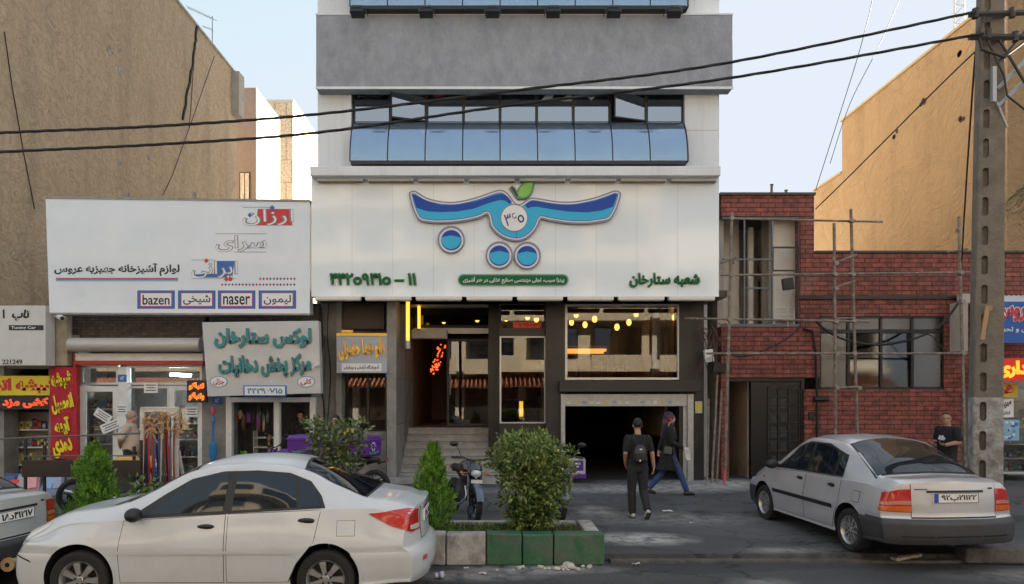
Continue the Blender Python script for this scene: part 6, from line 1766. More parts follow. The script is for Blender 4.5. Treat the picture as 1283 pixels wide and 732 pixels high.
# goods on shelves behind the shop windows
gcol = [mat("pack_"+n, c, .4) for n, c in zip(("white","blue","red","teal","yellow","black","grey","navy"), [(.55,.56,.58),(.05,.16,.42),(.42,.04,.04),(.06,.30,.32),(.6,.48,.06),(.03,.03,.035),(.25,.25,.26),(.03,.05,.16)])]
gname = "white blue red teal yellow black grey navy".split()
def shelf_unit(px0, px1, rows, Y, label, depth=.35):
    t = thing("display_shelf", (X_((px0+px1)/2,Y), Y, 0), label, "shelf")
    for py in rows:
        b = MB(); b.pbox(px0, py, px1, py+1.6, Y, Y+depth); b.build("shelf_board", M_whitepaint, t)
    b = MB(); b.pbox(px0-.6, rows[0]-22, px0, rows[-1]+4, Y, Y+depth); b.pbox(px1, rows[0]-22, px1+.6, rows[-1]+4, Y, Y+depth); b.pbox(px0-.6, rows[0]-22, px1+.6, rows[-1]+4, Y+depth+.002, Y+depth+.02); b.build("cabinet", M_plaster, t); return t
protos = {}
def goods(px0, px1, py, Y, kinds, seed, hmax, label, group):
    r = random.Random(seed); px = px0+.8; i = 0
    while px < px1-3:
        kind = r.choice(kinds); w = r.uniform(3.0,6.0)*16.5/Y if kind == 'box' else r.uniform(2.4,3.6); h = hmax*r.uniform(.5,1.0); ci = r.randrange(len(gcol))
        x0, x1 = X_(px,Y+.05), X_(px+w,Y+.05); zb = Z_(py,Y)+.0; zt_ = zb+h*Y/F
        b = MB()
        if kind == 'box':
            b.m = 0; b.box(x0, Y+.05, zb, x1, Y+.22, zt_); b.m = 1; b.box(x0+(x1-x0)*.15, Y+.047, zb+(zt_-zb)*.3, x1-(x1-x0)*.15, Y+.0495, zb+(zt_-zb)*.75)
            o = b.build("carton", [gcol[ci], gcol[(ci+3) % 8]]); nm = "carton"
        else:
            cx = (x0+x1)/2; rr = (x1-x0)/2; H = zt_-zb
            b.m = 0; b.lathe((cx,Y+.12,zb), (0,0,1), [(0,.001),(0,rr),(H*.62,rr),(H*.78,rr*.4),(H*.80,rr*.4)], 10); b.m = 1; b.lathe((cx,Y+.12,zb), (0,0,1), [(H*.80,rr*.46),(H,rr*.42),(H,.001)], 10); b.lathe((cx,Y+.12,zb), (0,0,1), [(H*.15,rr*1.02),(H*.5,rr*1.02)], 10)
            o = b.build("bottle", [gcol[ci], gcol[(ci+3) % 8]]); nm = "bottle"
        tag(o, label % nm, nm, group); px += w+r.uniform(.3,1.2)
Ysh = 16.95
shelf_unit(6, 60, (538, 560, 582, 602), Ysh, "stocked shelf in the car accessory shop behind the railing")
for k, (py, kd) in enumerate(((538,['box','box','bottle']),(560,['bottle']),(582,['bottle','box']),(602,['box']))): goods(6, 60, py, Ysh, kd, 30+k, 15, "%s among the stock "+["on the accessory shop's top shelf","on the accessory shop's second shelf","on the accessory shop's third shelf","on the accessory shop's lowest shelf"][k], "stock on the car accessory shelves")
shelf_unit(108, 143, (512, 534, 556, 580), Ysh, "stocked shelf behind the white shop door beside the notices")
for k, py in enumerate((512,534,556,580)): goods(108, 143, py, Ysh, ['box','bottle'], 50+k, 14, "%s among the stock "+["on the top shelf behind the white shop door","on the second shelf behind the white shop door","on the third shelf behind the white shop door","on the lowest shelf behind the white shop door"][k], "stock behind the white shop door")
shelf_unit(224, 250, (530, 550, 572, 592), Ysh, "stocked shelf beyond the belt rack")
for k, py in enumerate((530,550,572,592)): goods(224, 250, py, Ysh, ['box','bottle'], 60+k, 13, "%s among the stock "+["on the top shelf beyond the belt rack","on the second shelf beyond the belt rack","on the third shelf beyond the belt rack","on the lowest shelf beyond the belt rack"][k], "stock beyond the belt rack")
shelf_unit(1250, 1290, (535, 556, 574, 590), 16.6, "stocked shelf behind the stationery shop glass")
for k, py in enumerate((535,556,574,590)): goods(1250, 1290, py, 16.6, ['box','bottle'], 70+k, 13, "%s among the stock "+["on the stationery shop's top shelf","on the stationery shop's second shelf","on the stationery shop's third shelf","on the stationery shop's lowest shelf"][k], "stock behind the stationery shop glass")
# notices in the shop window
def notice(px, py, w, h, rot, Y, label, lines=3):
    M = Matrix.Rotation(R(rot), 3, 'Y'); c = W(px, py, Y); b = MB(); b.m = 0; b.obox(c, (w*Y/F, .006, h*Y/F), M); b.m = 1
    for k in range(lines): b.obox(c+M @ Vector((0, -.0035, (h*(.5-(k+1)/(lines+1)))*Y/F)), (w*.75*Y/F*(1-.2*(k % 2)), .003, h*.09*Y/F), M)
    o = b.build("paper_notice", [M_twhite, M_tblack]); tag(o, label, "notice")
notice(129, 521, 22, 11, 32, 16.3, "white paper notice tilted steeply on the shop door, upper of two"); notice(139, 534, 26, 12, -22, 16.28, "white paper notice tilted the other way, below its twin on the shop door")
notice(189, 486, 17, 13, 0, 16.42, "white paper notice taped straight under the shop transom"); notice(152.5, 513, 14, 12, 0, 16.29, "white sheet on the column beside the tilted notices"); notice(240, 516, 16, 13, 0, 16.39, "white sheet on the glass below the orange glowing panel")
# folded mats and bags in front of the accessory shop
r = random.Random(3)
for i, (px, py, w, h, nm, c) in enumerate(((12,618,18,28,"blue", (.03,.06,.16)),(28,620,16,26,"grey",(.22,.23,.24)),(41,616,18,30,"pink",(.45,.22,.24)),(62,616,17,32,"pale blue",(.16,.26,.42)),(73,612,14,30,"grey blue",(.20,.24,.32)),(20,598,16,10,"red",(.45,.03,.03)))):
    Y = 13.2; c0 = W(px, py+h/2, Y); w_, h_ = w*Y/F, h*Y/F
    t = thing("car_mat", (c0.x, Y, 0), nm+" folded car mat leaning among others behind the railing", "car mat", "folded car mats behind the railing")
    M = Matrix.Rotation(R(-20+r.uniform(-4,4)),3,'X') @ Matrix.Rotation(R(r.uniform(-12,12)),3,'Y')
    b = MB(); b.obox((c0.x, Y, .32), (w_, .05, h_), M); b.build("mat_sheet", mat("mat_"+nm.replace(' ','_'), c, .55, var=.2), t, bevel=.02)
    b = MB(); b.obox(Vector((c0.x, Y, .32))+M @ Vector((0,-.035,.04)), (w_*.7, .02, h_*.55), M); b.build("pocket", mat("mat_pocket_"+nm.replace(' ','_'), tuple(min(1,k*1.6) for k in c), .5), t, bevel=.008)
# goods hanging in the tobacco shop
hc = ["red","violet","brown","black","cream","green","grey"]; hcol = [(.35,.04,.04),(.2,.05,.3),(.18,.09,.04),(.02,.02,.02),(.5,.42,.3),(.05,.2,.1),(.2,.2,.2)]
r = random.Random(6)
for k in range(18):
    px = 292+r.uniform(0,48); py = 506+r.uniform(0,6); h = r.uniform(14,34); Y = 16.9; ci = k % 7
    p = W(px, py, Y); q = W(px+r.uniform(-1,1), py+h, Y); w = r.uniform(.03,.07)
    t = MB(); t.m = 0; t.tube([p, p.lerp(q,.3)], .006, 4); t.m = 1
    t.lathe(p.lerp(q,.3), q-p, [(0,.008),(.05,w*.8),((q-p).length*.35,w),((q-p).length*.6,w*.7),((q-p).length*.7,.01)], 8)
    o = t.build("hanging_pouch", [M_black, mat("pouch_"+hc[ci], hcol[ci], .6) if k < 7 else bpy.data.materials["pouch_"+hc[ci]]]); tag(o, "pouch among the goods hanging in the tobacco shop doorway", "pouch", "pouches hanging in the tobacco shop")
sh_ = thing("display_stand", (X_(325,17.3), 17.3, 0), "white shelf stand inside the tobacco shop doorway", "stand")
b = MB()
for py in (548, 560, 574, 588): b.pbox(318, py, 343, py+1.5, 17.3, 17.6)
b.pbox(317, 540, 318, 604, 17.3, 17.6); b.build("boards", M_whitepaint, sh_)
# hookah and toys on the shop's outer jamb
for i, (px, py, h, lab) in enumerate(((267,575,88,"tall colourful hookah with blue glass hanging at the tobacco shop's jamb"),(337,592,70,"tall gilded hookah standing inside the tobacco shop door"))):
    Y = 16.15 if i == 0 else 16.75; t = thing("hookah", W(px, py+22, Y), lab, "hookah"); B0 = W(px, py+22, Y); H = h*Y/F
    b = MB(); b.lathe(B0, (0,0,1), [(0,.03),(.02,.11),(.12,.13),(.22,.07),(.26,.04)], 14); b.build("bowl", mat("hookah_gold" if i == 0 else "hookah_amber", (.45,.26,.06) if i == 0 else (.35,.18,.08), .25, .4), t, smooth=True)
    b = MB(); b.lathe(B0, (0,0,1), [(.26,.035),(.3,.06),(.36,.035),(.5,.09 if i == 0 else .05),(.75,.09 if i == 0 else .04),(.8,.03),(H*.75,.025),(H*.78,.06),(H*.82,.03),(H,.02)], 12); b.build("stem", mat("hookah_blue" if i == 0 else "hookah_brass", (.04,.22,.5) if i == 0 else (.4,.24,.1), .25), t, smooth=True)
    b = MB(); b.lathe(B0, (0,0,1), [(H*.86,.02),(H*.9,.06),(H*.97,.05),(H,.01)], 12); b.build("cup", mat("hookah_pink" if i == 0 else "hookah_cup", (.55,.08,.2) if i == 0 else (.3,.15,.1), .4), t, smooth=True)

# ------------------------------------------------------------------ lamps
M_bulb = mat("warm_bulb", (1,.6,.2), .3, emit=(1,.42,.08), es=.6)
lamp0 = None
spots = [(568,383,20),(575,386,21),(581,391,20.5),(590,383,21),(598,400,20),(556,402,20.5),(606,390,21),(548,388,20.2),(640,386,19),(652,384,19.6),(661,397,19.2),(668,388,20),(676,394,19.5),(634,399,20),(722,394,18.6),(745,400,18.9),(760,392,19.4),(773,410,18.6),(788,404,19.2),(797,393,18.4),(815,396,19),(727,386,20.5),(739,390,21.5),(752,387,22),(781,388,21),(808,386,22),(822,390,20.5),(838,388,21.5),(845,398,19.5),(716,404,20),(768,398,22.5),(790,398,21.8),(563,393,21.5),(587,392,22),(602,385,22),(645,394,20.5),(672,400,19.4),(830,402,18.7),(733,407,19.6),(806,414,19.8)]
def lamp_label(px): return "warm bulb on a cord, one of those " + ("over the restaurant entrance" if px < 620 else "in the restaurant's narrow window" if px < 690 else "in the restaurant's large window")
for i, (px, py, Y) in enumerate(spots):
    p = W(px, py, Y)
    if lamp0 is None:
        lamp0 = thing("pendant_lamp", p, "", "pendant lamp", "bulbs over the restaurant entrance"); b = MB(); b.sphere(p, (.07,.07,.095), 10, 8); b.build("bulb", M_bulb, lamp0, smooth=True)
        b = MB(); b.cyl(p+Vector((0,0,.07)), p+Vector((0,0,.14)), .03, None, 8); b.tube([p+Vector((0,0,.14)), p+Vector((0,0,.5))], .006, 4); b.build("cord", M_black, lamp0); o = lamp0
    else: o = copy_tree(lamp0); o.location = p
    o["label"] = lamp_label(px); o["group"] = "bulbs over the restaurant entrance" if px < 620 else "bulbs in the restaurant's narrow window" if px < 690 else "bulbs in the restaurant's large window"
for i, (px, py, Y, lab) in enumerate(((585,396,20.4,"dark dome pendant shade high over the restaurant entrance"),(575,404,21.5,"dark dome pendant shade hanging lower over the restaurant entrance"))):
    t = thing("dome_lamp", W(px,py,Y), lab, "pendant lamp"); b = MB(); b.lathe(W(px,py,Y), (0,0,1), [(-.18,.50),(-.10,.42),(0,.30),(.08,.1),(.12,.03),(.5,.01)], 20); b.build("lamp_shade", M_black, t, smooth=True); b = MB(); b.sphere(W(px,py,Y)-Vector((0,0,.08)), .07, 10, 8); b.build("bulb", M_bulb, t)
M_neon = mat("yellow_neon", (1,.7,.15), .3, emit=(1,.50,.05), es=.2)
nt_ = thing("light_tube", W(511,376,16.3), "bright vertical yellow light tube at the restaurant entrance", "light")
b = MB(); b.tube([W(511,378,16.3), W(511,427,16.3)], .045, 12); b.build("tube", M_neon, nt_, smooth=True); b = MB(); b.cyl(W(511,427,16.3), W(511,437,16.3), .07, None, 12); b.build("cap", M_steel, nt_)
nt2 = thing("light_tube", W(525,384,18.3), "thin yellow light tube deeper inside the restaurant entrance", "light")
b = MB(); b.tube([W(525,382,18.3), W(525,412,18.3)], .04, 10); b.build("tube", M_neon, nt2, smooth=True); b = MB(); b.cyl(W(525,412,18.3), W(525,414,18.3), .05, None, 10); b.build("cap", M_steel, nt2)
nt3 = thing("light_tube", W(655,505,17.6), "short glowing yellow tube low in the restaurant's narrow window", "light")
b = MB(); b.tube([W(653,503,17.8), W(653,522,17.8)], .05, 10); b.build("tube", M_neon, nt3, smooth=True); b = MB(); b.cyl(W(653,522,17.8), W(653,525,17.8), .06, None, 10); b.build("cap", M_steel, nt3)
# string of red lights by the doorway
ls = thing("string_light", W(548,425,18.5), "slanting bundle of red fairy lights in the restaurant doorway", "string light")
b = MB(); vs = []
M_fairy = mat("red_fairy_light", (.8,.1,.03), .4, emit=(1,.12,.03), es=.25)
for k in range(60):
    u = rnd.random(); c = W(555-12*u+rnd.uniform(-5,5), 432+36*u+rnd.uniform(-2,2), 19.2); b.sphere(c, .022, 6, 4)
b.build("lights", M_fairy, ls); b = MB()
for k in range(4): b.tube(spline([W(556+k-2,428,19.2), W(553-k,445,19.15), W(545+k*1.5-2,458,19.25), W(543,470,19.2)], 6), .012, 4)
b.build("wire", mat("dark_red_wire", (.12,.02,.015), .6), ls)
fll = thing("strip_lamp", W(218,470,17.2), "white glowing ceiling strip inside the left shop", "light"); b = MB(); b.pbox(213,468,224,471,17.2,17.9); b.build("tube", mat("cool_tube", (.9,.95,1), .4, emit=(.85,.95,1), es=15), fll); b = MB(); b.pbox(212,466.5,225,467.9,17.15,17.95); b.build("housing", M_whitepaint, fll)
rsn = thing("menu_panel", W(668,412,19.4), "red lit panel with pale script inside the restaurant's narrow window", "sign"); b = MB(); b.pbox(643,398,682,412,20.4,20.45); b.build("panel", mat("inner_red_panel", (.35,.03,.02), .5, emit=(.6,.03,.02), es=.08), rsn); b = MB(); ptext(b, "پیتزا", 650, 401, 676, 410, 20.399, .04, .004); b.build("lettering", M_twhite, rsn)

# ------------------------------------------------------------------ delivery boxes, kerb rubble and litter
M_purple = mat("purple_box", (.10,.02,.24), .35, coat=.3); M_palegrey = mat("pale_box_grey", (.5,.49,.52), .5)
gb = thing("delivery_box", W(721,599,16.6), "pale delivery box with purple band standing at the garage mouth", "delivery box")
b = MB(); b.m = 0; b.pbox(709.5,574,734,599,15.9,16.3); b.build("case", M_palegrey, gb, bevel=.05)
b = MB(); b.m = 0; b.pbox(709,594,734.5,599.6,15.88,16.31); b.pbox(711,577,731,590,15.893,15.9); b.m = 1; rect(b,714,580,727,582,15.893); rect(b,717,584,725,585.5,15.893); b.m = 0; b.build("band", [M_purple, M_twhite], gb)

kb = thing("kerb_stone", (X_(1215,8.9), 8.9, 0), "dark worn kerb stone lying behind the silver car's right rear wheel", "kerb stone")
b = MB(); b.obox((6.35, 8.62, .02), (.95,.24,.20), Matrix.Rotation(R(-2),3,'Z')); b.build("block", M_dkconc, kb, bevel=.03)
kb = thing("kerb_stone", (X_(1260,8.7), 8.7, 0), "pale edged kerb stone at the photo's lower right edge", "kerb stone")
b = MB(); b.obox((7.35, 8.62, .02), (.95,.24,.21), Matrix.Rotation(R(1),3,'Z')); b.build("block", M_conc, kb, bevel=.03)
lg = thing("broken_plank", (X_(1140,8.6), 8.6, RZ), "splintered pale plank lying in the gutter under the silver car", "plank")
b = MB(); r = random.Random(2); a0 = W(1118,697,8.55); a0.z = -.05
vs = []; n = 7
for j in range(n): 
    u = j/(n-1); w = .05*(1-.3*u)+r.uniform(-.012,.012)
    c = a0+Vector((.42*u, -.02+.13*u, .035*u+r.uniform(0,.015))); vs += [c+Vector((0,-w,0)), c+Vector((0,w,0)), c+Vector((0,w,.03)), c+Vector((0,-w,.035))]
fs = []
for j in range(n-1):
    for k in range(4): fs.append((4*j+k, 4*j+(k+1) % 4, 4*j+4+(k+1) % 4, 4*j+4+k))
fs += [(3,2,1,0), (4*n-4,4*n-3,4*n-2,4*n-1)]
b.add(vs, fs); b.build("plank", mat("splintered_wood", (.40,.33,.24), .85, var=.4, scale=14, bump=.5), lg)
M_litter = mat("litter_white", (.62,.61,.60), .7, var=.15, scale=20); M_litterp = mat("litter_violet", (.16,.12,.45), .6)
def scrap(px, py, w, h, label, m, seed, z0=RZ, cat="litter", nm="paper_scrap"):
    r = random.Random(seed); Y = (EYE-z0)*F/(py-VY); c = Vector((X_(px,Y), Y, z0)); nx = 5
    vs, fs = [], []
    for i in range(nx):
        for j in range(nx):
            vs.append(c+Vector(((i/(nx-1)-.5)*w+r.uniform(-.12,.12)*w, (j/(nx-1)-.5)*w*.8+r.uniform(-.1,.1)*w, .004+r.uniform(0,1)*h)))
    for i in range(nx-1):
        for j in range(nx-1): a = i*nx+j; fs.append((a, a+nx, a+nx+1, a+1))
    b = MB(); b.add(vs, fs); n = len(vs); b.add([p-Vector((0,0,.003)) for p in vs], [tuple(reversed(f)) for f in fs])
    tag(b.build(nm, m, None, recalc=False), label, cat)
scrap(549,708,.06,.05,"small violet and white crumpled wrapper, nearest the white car", M_litterp, 1, nm="crumpled_wrapper"); scrap(570,706,.13,.07,"larger white crumpled bag in the gutter by the bare kerb", M_litter, 2, nm="crumpled_bag"); scrap(583,706,.05,.05,"violet scrap stuck to the white crumpled bag", M_litterp, 3, nm="crumpled_wrapper"); scrap(605,719,.09,.02,"flat white paper scrap on the asphalt before the kerb", M_litter, 4)
scrap(584,712,.06,.01,"tiny white scrap below the crumpled bag", M_litter, 5); scrap(836,641,.17,.02,"white paper lying flat on the forecourt right of the walking man", M_litter, 6, 0); scrap(797,708,.09,.03,"white scrap on the road right of the planter", M_litter, 7); scrap(1004,704,.10,.01,"orange scrap by the kerb line before the silver car", mat("litter_orange", (.55,.25,.08), .7), 8)
scrap(866,655,.07,.01,"small pale scrap on the forecourt left of the silver car", M_litter, 9, 0)
cu = thing("paper_cup", (X_(545,7.8), 7.8, RZ), "white paper cup lying on the road at the photo's lower edge", "cup"); b = MB(); p = Vector((X_(545,7.83), 7.83, RZ+.045)); b.lathe(p, (1,.3,.05), [(0,.001),(0,.03),(.10,.042),(.10,.038),(.02,.027)], 14); b.build("cup_body", M_litter, cu, smooth=True); b = MB(); b.lathe(p, (1,.3,.05), [(.03,.0345),(.06,.0385)], 14); b.build("cup_band", M_litterp, cu, smooth=True)
r = random.Random(12); b0 = None
for k in range(22):
    Y = r.uniform(8.2,8.42); x = r.uniform(.42,1.15) if k < 18 else r.uniform(-.1,.4); s = r.uniform(.015,.04) if k else .06
    if k == 1: x, s, Y = .88, .055, 8.36
    bm = bmesh.new(); bmesh.ops.create_icosphere(bm, subdivisions=2, radius=1)
    for v in bm.verts: v.co = Vector((v.co.x*s*1.25, v.co.y*s, v.co.z*s*.75))*(1+r.uniform(-.16,.16))
    me = bpy.data.meshes.new("rubble_stone"); bm.to_mesh(me); bm.free(); me.materials.append(mat("rubble_plaster", (.52,.48,.42), .9, var=.2, scale=20) if b0 is None else b0); b0 = me.materials[0]
    o = bpy.data.objects.new("rubble_stone", me); COL.objects.link(o); o.location = (x, Y, RZ+s*.6); o.rotation_euler = (0,0,r.uniform(0,3)); tag(o, "one of the pale plaster lumps strewn below the green kerb", "rubble", "plaster rubble below the green kerb")
sp = thing("cable_spool", (X_(10,7.4), 7.4, RZ), "small pale wooden spool at the photo's lower left edge", "spool"); p = W(9,708,7.3)
b = MB(); b.m = 0; b.cyl(p, p+Vector((0,.03,0)), .075, None, 20); b.cyl(p+Vector((0,.03,0)), p+Vector((0,.2,0)), .05, None, 16); b.cyl(p+Vector((0,.2,0)), p+Vector((0,.23,0)), .075, None, 20); b.build("drum", mat("spool_wood", (.45,.32,.18), .7, var=.2), sp); b = MB(); b.cyl(p+Vector((0,-.003,0)), p+Vector((0,.01,0)), .025, None, 12); b.build("core_hole", M_black, sp)
# ------------------------------------------------------------------ tables, chairs and a counter with an added glow panel inside the restaurant
M_wood = mat("warm_table_wood", (.30,.15,.06), .45, var=.25, scale=6)
lamp_bar = thing("bar_counter", (3.2, 23.6, 2.36), "long wooden bar with an added amber glow panel deep in the restaurant's large window", "bar counter")
b = MB(); b.box(1.8, 23.4, 2.362, 4.1, 24.0, 3.3); b.box(1.75, 23.3, 3.302, 4.15, 24.05, 3.36); b.build("counter", M_wood, lamp_bar, bevel=.01)
b = MB(); b.box(1.8, 24.7, 3.5, 4.1, 24.95, 3.54); b.box(1.8, 24.7, 3.85, 4.1, 24.95, 3.89); b.build("shelf", M_wood, lamp_bar)
b = MB(); b.box(1.85, 24.93, 3.60, 4.05, 24.96, 3.78); b.build("added_glow_panel", mat("added_amber_glow", (.9,.5,.15), .5, emit=(1,.42,.09), es=.22), lamp_bar)  # amber glow added to warm the restaurant interior
def cafe_table(x, y, z, label):
    t = thing("cafe_table", (x, y, z), label, "table")
    b = MB(); b.cyl((x,y,z+.72), (x,y,z+.75), .38, None, 24); b.build("table_top", M_wood, t)
    b = MB(); b.cyl((x,y,z+.02), (x,y,z+.72), .035, None, 10); b.build("leg", M_black, t)
    b = MB(); b.cyl((x,y,z+.001), (x,y,z+.02), .24, None, 20); b.build("base", M_black, t)
def cafe_chair(x, y, z, rz, label):
    t = thing("cafe_chair", (x, y, z), label, "chair", None, rz)
    b = MB(); b.box(-.2,-.2,.44,.2,.2,.47); b.build("seat", M_wood, t, bevel=.01, local=True)
    b = MB(); b.box(-.2,.17,.55,.2,.2,.86); b.build("backrest", M_wood, t, bevel=.01, local=True)
    for sx in (-1,1):
        for sy in (-1,1):
            b = MB(); b.tube([(sx*.17,sy*.17,.001),(sx*.17,sy*.17,.44 if sy < 0 else .86)], .014, 6); b.build("leg", M_black, t, local=True)
cafe_table(2.2, 18.2, 2.362, "round wooden cafe table at the left of the restaurant's large window"); cafe_table(3.5, 18.4, 2.362, "round wooden cafe table at the right of the restaurant's large window")
cafe_chair(2.75, 18.2, 2.362, R(-90), "wooden chair beside the left cafe table in the large window"); cafe_chair(3.5, 19.05, 2.362, 0, "wooden chair behind the right cafe table in the large window")
cafe_table(.6, 20.2, 1.187, "round wooden cafe table beyond the restaurant's narrow window"); cafe_chair(1.1, 20.3, 1.187, R(-90), "wooden chair by the table beyond the restaurant's narrow window")
# ------------------------------------------------------------------ people
def remesh(mb, name, m, parent, voxel=.008, sm=5):
    """join overlapping closed shapes into one continuous skin"""
    o = mb.build(name, m, None)
    md = o.modifiers.new("r", 'REMESH'); md.mode = 'VOXEL'; md.voxel_size = voxel
    s = o.modifiers.new("s", 'SMOOTH'); s.iterations = sm; s.factor = .5
    dg = bpy.context.evaluated_depsgraph_get(); dg.update()
    me = bpy.data.meshes.new_from_object(o.evaluated_get(dg)); o.modifiers.clear(); o.data = me
    me.polygons.foreach_set("use_smooth", [True]*len(me.polygons)); o.parent = parent
    return o
def limb(mb, pts, n=12):
    """pts: list of (point, radius): a tapering limb with round joints"""
    for p, r in pts: mb.sphere(p, r, n, 8)
    for (p, r), (q, s) in zip(pts, pts[1:]):
        if (Vector(p)-Vector(q)).length > 1e-4: mb.cyl(p, q, r, s, n)
def rings(mb, rs, n=20):
    """rs: (centre, half depth along x, half width along y, yaw)"""
    vs, fs = [], []
    for c, a, b_, yaw in rs:
        cy, sy = math.cos(yaw), math.sin(yaw)
        for i in range(n):
            t = 2*math.pi*i/n; x, y = a*math.cos(t), b_*math.sin(t); vs.append(Vector(c)+Vector((x*cy-y*sy, x*sy+y*cy, 0)))
    for j in range(len(rs)-1):
        for i in range(n): fs.append((j*n+i, j*n+(i+1) % n, (j+1)*n+(i+1) % n, (j+1)*n+i))
    fs += [tuple(range(n-1,-1,-1)), tuple(range((len(rs)-1)*n, len(rs)*n))]
    mb.add(vs, fs)
def head(mb, c, f, k=1.0):
    """head centred on c looking along the horizontal unit vector f"""
    f = Vector(f).normalized(); s = Vector((-f.y, f.x, 0)); u = Vector((0,0,1)); c = Vector(c)
    def E(o, r): 
        q = MB(); q.sphere((0,0,0), 1, 18, 12); mb.add([c+f*(o[0]+v[0]*r[0])*k+s*(o[1]+v[1]*r[1])*k+u*(o[2]+v[2]*r[2])*k for v in q.v], q.f)
    E((-.008,0,.025), (.098,.077,.098)); E((.022,0,-.045), (.068,.062,.072)); E((.055,0,-.088), (.030,.032,.024))
    E((.098,0,-.015), (.018,.014,.026)); E((.088,0,.008), (.014,.010,.03)); E((.083,0,-.060), (.014,.024,.009))
    for y in (-1,1): E((-.008,y*.080,-.008), (.022,.010,.032)); E((.075,y*.034,.028), (.016,.026,.008))
def hand(mb, w, d, palm, k=1.0, curl=.5):
    """hand at wrist w pointing along d, palm facing the vector palm"""
    w, d = Vector(w), Vector(d).normalized(); p = Vector(palm); p = (p-d*p.dot(d)).normalized(); s = d.cross(p)
    q = MB(); q.sphere((0,0,0), 1, 12, 8)
    mb.add([w+d*(.045+v[0]*.055)*k+s*v[1]*.040*k+p*v[2]*.018*k for v in q.v], q.f)
    for i, (off, L_) in enumerate(((-.030,.070),(-.010,.082),(.010,.076),(.029,.060))):
        a = w+d*.085*k+s*off*k; b1 = a+(d*(1-curl*.3)+p*curl*.6+s*off*2)*L_*.5*k; b2 = b1+(d*(.75-curl*.6)+p*(curl*1.1+.1))*L_*.5*k
        limb(mb, [(a,.0095*k),(b1,.0088*k),(b2,.0075*k)], 8)
    a = w+d*.025*k-s*.030*k; b1 = a+(d*.6-s*.7+p*.4)*.042*k; b2 = b1+(d*.9-s*.1+p*.5)*.034*k
    limb(mb, [(a,.014*k),(b1,.011*k),(b2,.009*k)], 8)
M_skin = mat("skin", (.42,.24,.16), .5, var=.08, scale=8); M_hair = mat("dark_hair", (.010,.008,.007), .55, var=.3, scale=40, bump=.5, bscale=90)
M_eye = mat("eye", (.02,.015,.012), .2)
M_tshirt = mat("black_cotton", (.014,.014,.016), .9, var=.25, scale=5, bump=.4, bscale=12); M_jeanblack = mat("charcoal_denim", (.022,.023,.027), .9, var=.25, scale=5, bump=.4, bscale=14)
M_jean = mat("blue_denim", (.035,.07,.19), .9, var=.3, scale=7, bump=.4, bscale=16); M_coat = mat("black_coat_cloth", (.011,.011,.013), .9, var=.2, scale=5, bump=.5, bscale=9)
M_shoe = mat("white_trainers", (.50,.49,.46), .6); M_sole = mat("shoe_sole", (.10,.08,.06), .8); M_blackshoe = mat("black_shoe", (.015,.014,.014), .4); M_beigeshirt = mat("beige_shirt", (.50,.40,.31), .85, var=.08, scale=5, bump=.4, bscale=10)
def place(root): 
    root.rotation_euler = (0, 0, root["_rz"]); del root["_rz"]
def person(label, loc, rz):
    t = thing("person", (0,0,0), label, "person"); t["_rz"] = rz; t["_loc"] = loc; return t
def finish(t):
    t.location = t["_loc"]; t.rotation_euler = (0,0,t["_rz"]); del t["_rz"]; del t["_loc"]
def shoe(mb, ankle, toe, k=1.0):
    a, b = Vector(ankle), Vector(toe); d = (b-a); d.z = 0; d.normalize()
    heel = a-d*.045*k
    limb(mb, [(Vector((heel.x,heel.y,a.z-.035)), .040*k), (a.lerp(b,.45)+Vector((0,0,-.012)), .046*k), (b, .034*k)], 12)
def eyes(t, c, f, k=1.0):
    f = Vector(f).normalized(); s = Vector((-f.y, f.x, 0)); b = MB()
    for y in (-1,1): b.sphere(Vector(c)+f*.083*k+s*y*.033*k+Vector((0,0,.008)), .010*k, 8, 6)
    b.build("eyes", M_eye, t)
def cap_hair(t, c, f, k=1.0, m=None, long_=0, bald=False, low=-.02):
    f = Vector(f).normalized(); s = Vector((-f.y, f.x, 0)); b = MB(); c = Vector(c)
    q = MB(); q.sphere((0,0,0), 1, 22, 16); vs = []
    for v in q.v:
        p = Vector((v[0]*.107-.012, v[1]*.086, v[2]*.104+.030))
        front = max(0, v[0])
        lim = low + .02 + .075*front**1.5 + (.0 if v[0] > -.2 else -.030)
        if bald: lim = -.03; p.z = min(p.z, .045)
        p.z = max(p.z, lim)
        if p.z <= lim+1e-6: p.x *= .93; p.y *= .93
        vs.append(c+f*p.x*k+s*p.y*k+Vector((0,0,p.z*k)))
    b.add(vs, q.f); b.build("hair", m or M_hair, t, smooth=True, angle=60)

# man with a small backpack walking away towards the garage (forward = +x in his own frame)
t = person("man in black T-shirt and charcoal jeans walking away with a small black backpack", (X_(799,11.35), 11.35, 0), R(93))
b = MB()
rings(b, [((0,0,.90),.10,.155,0),((0,0,1.0),.105,.155,0),((0,0,1.12),.095,.145,0),((.0,0,1.28),.11,.170,0),((.0,0,1.40),.10,.175,0),((-.01,0,1.46),.06,.10,0)])
limb(b, [((-.01,0,1.44),.062),((.005,0,1.53),.056)]); head(b, (.02,0,1.635), (1,0,0))
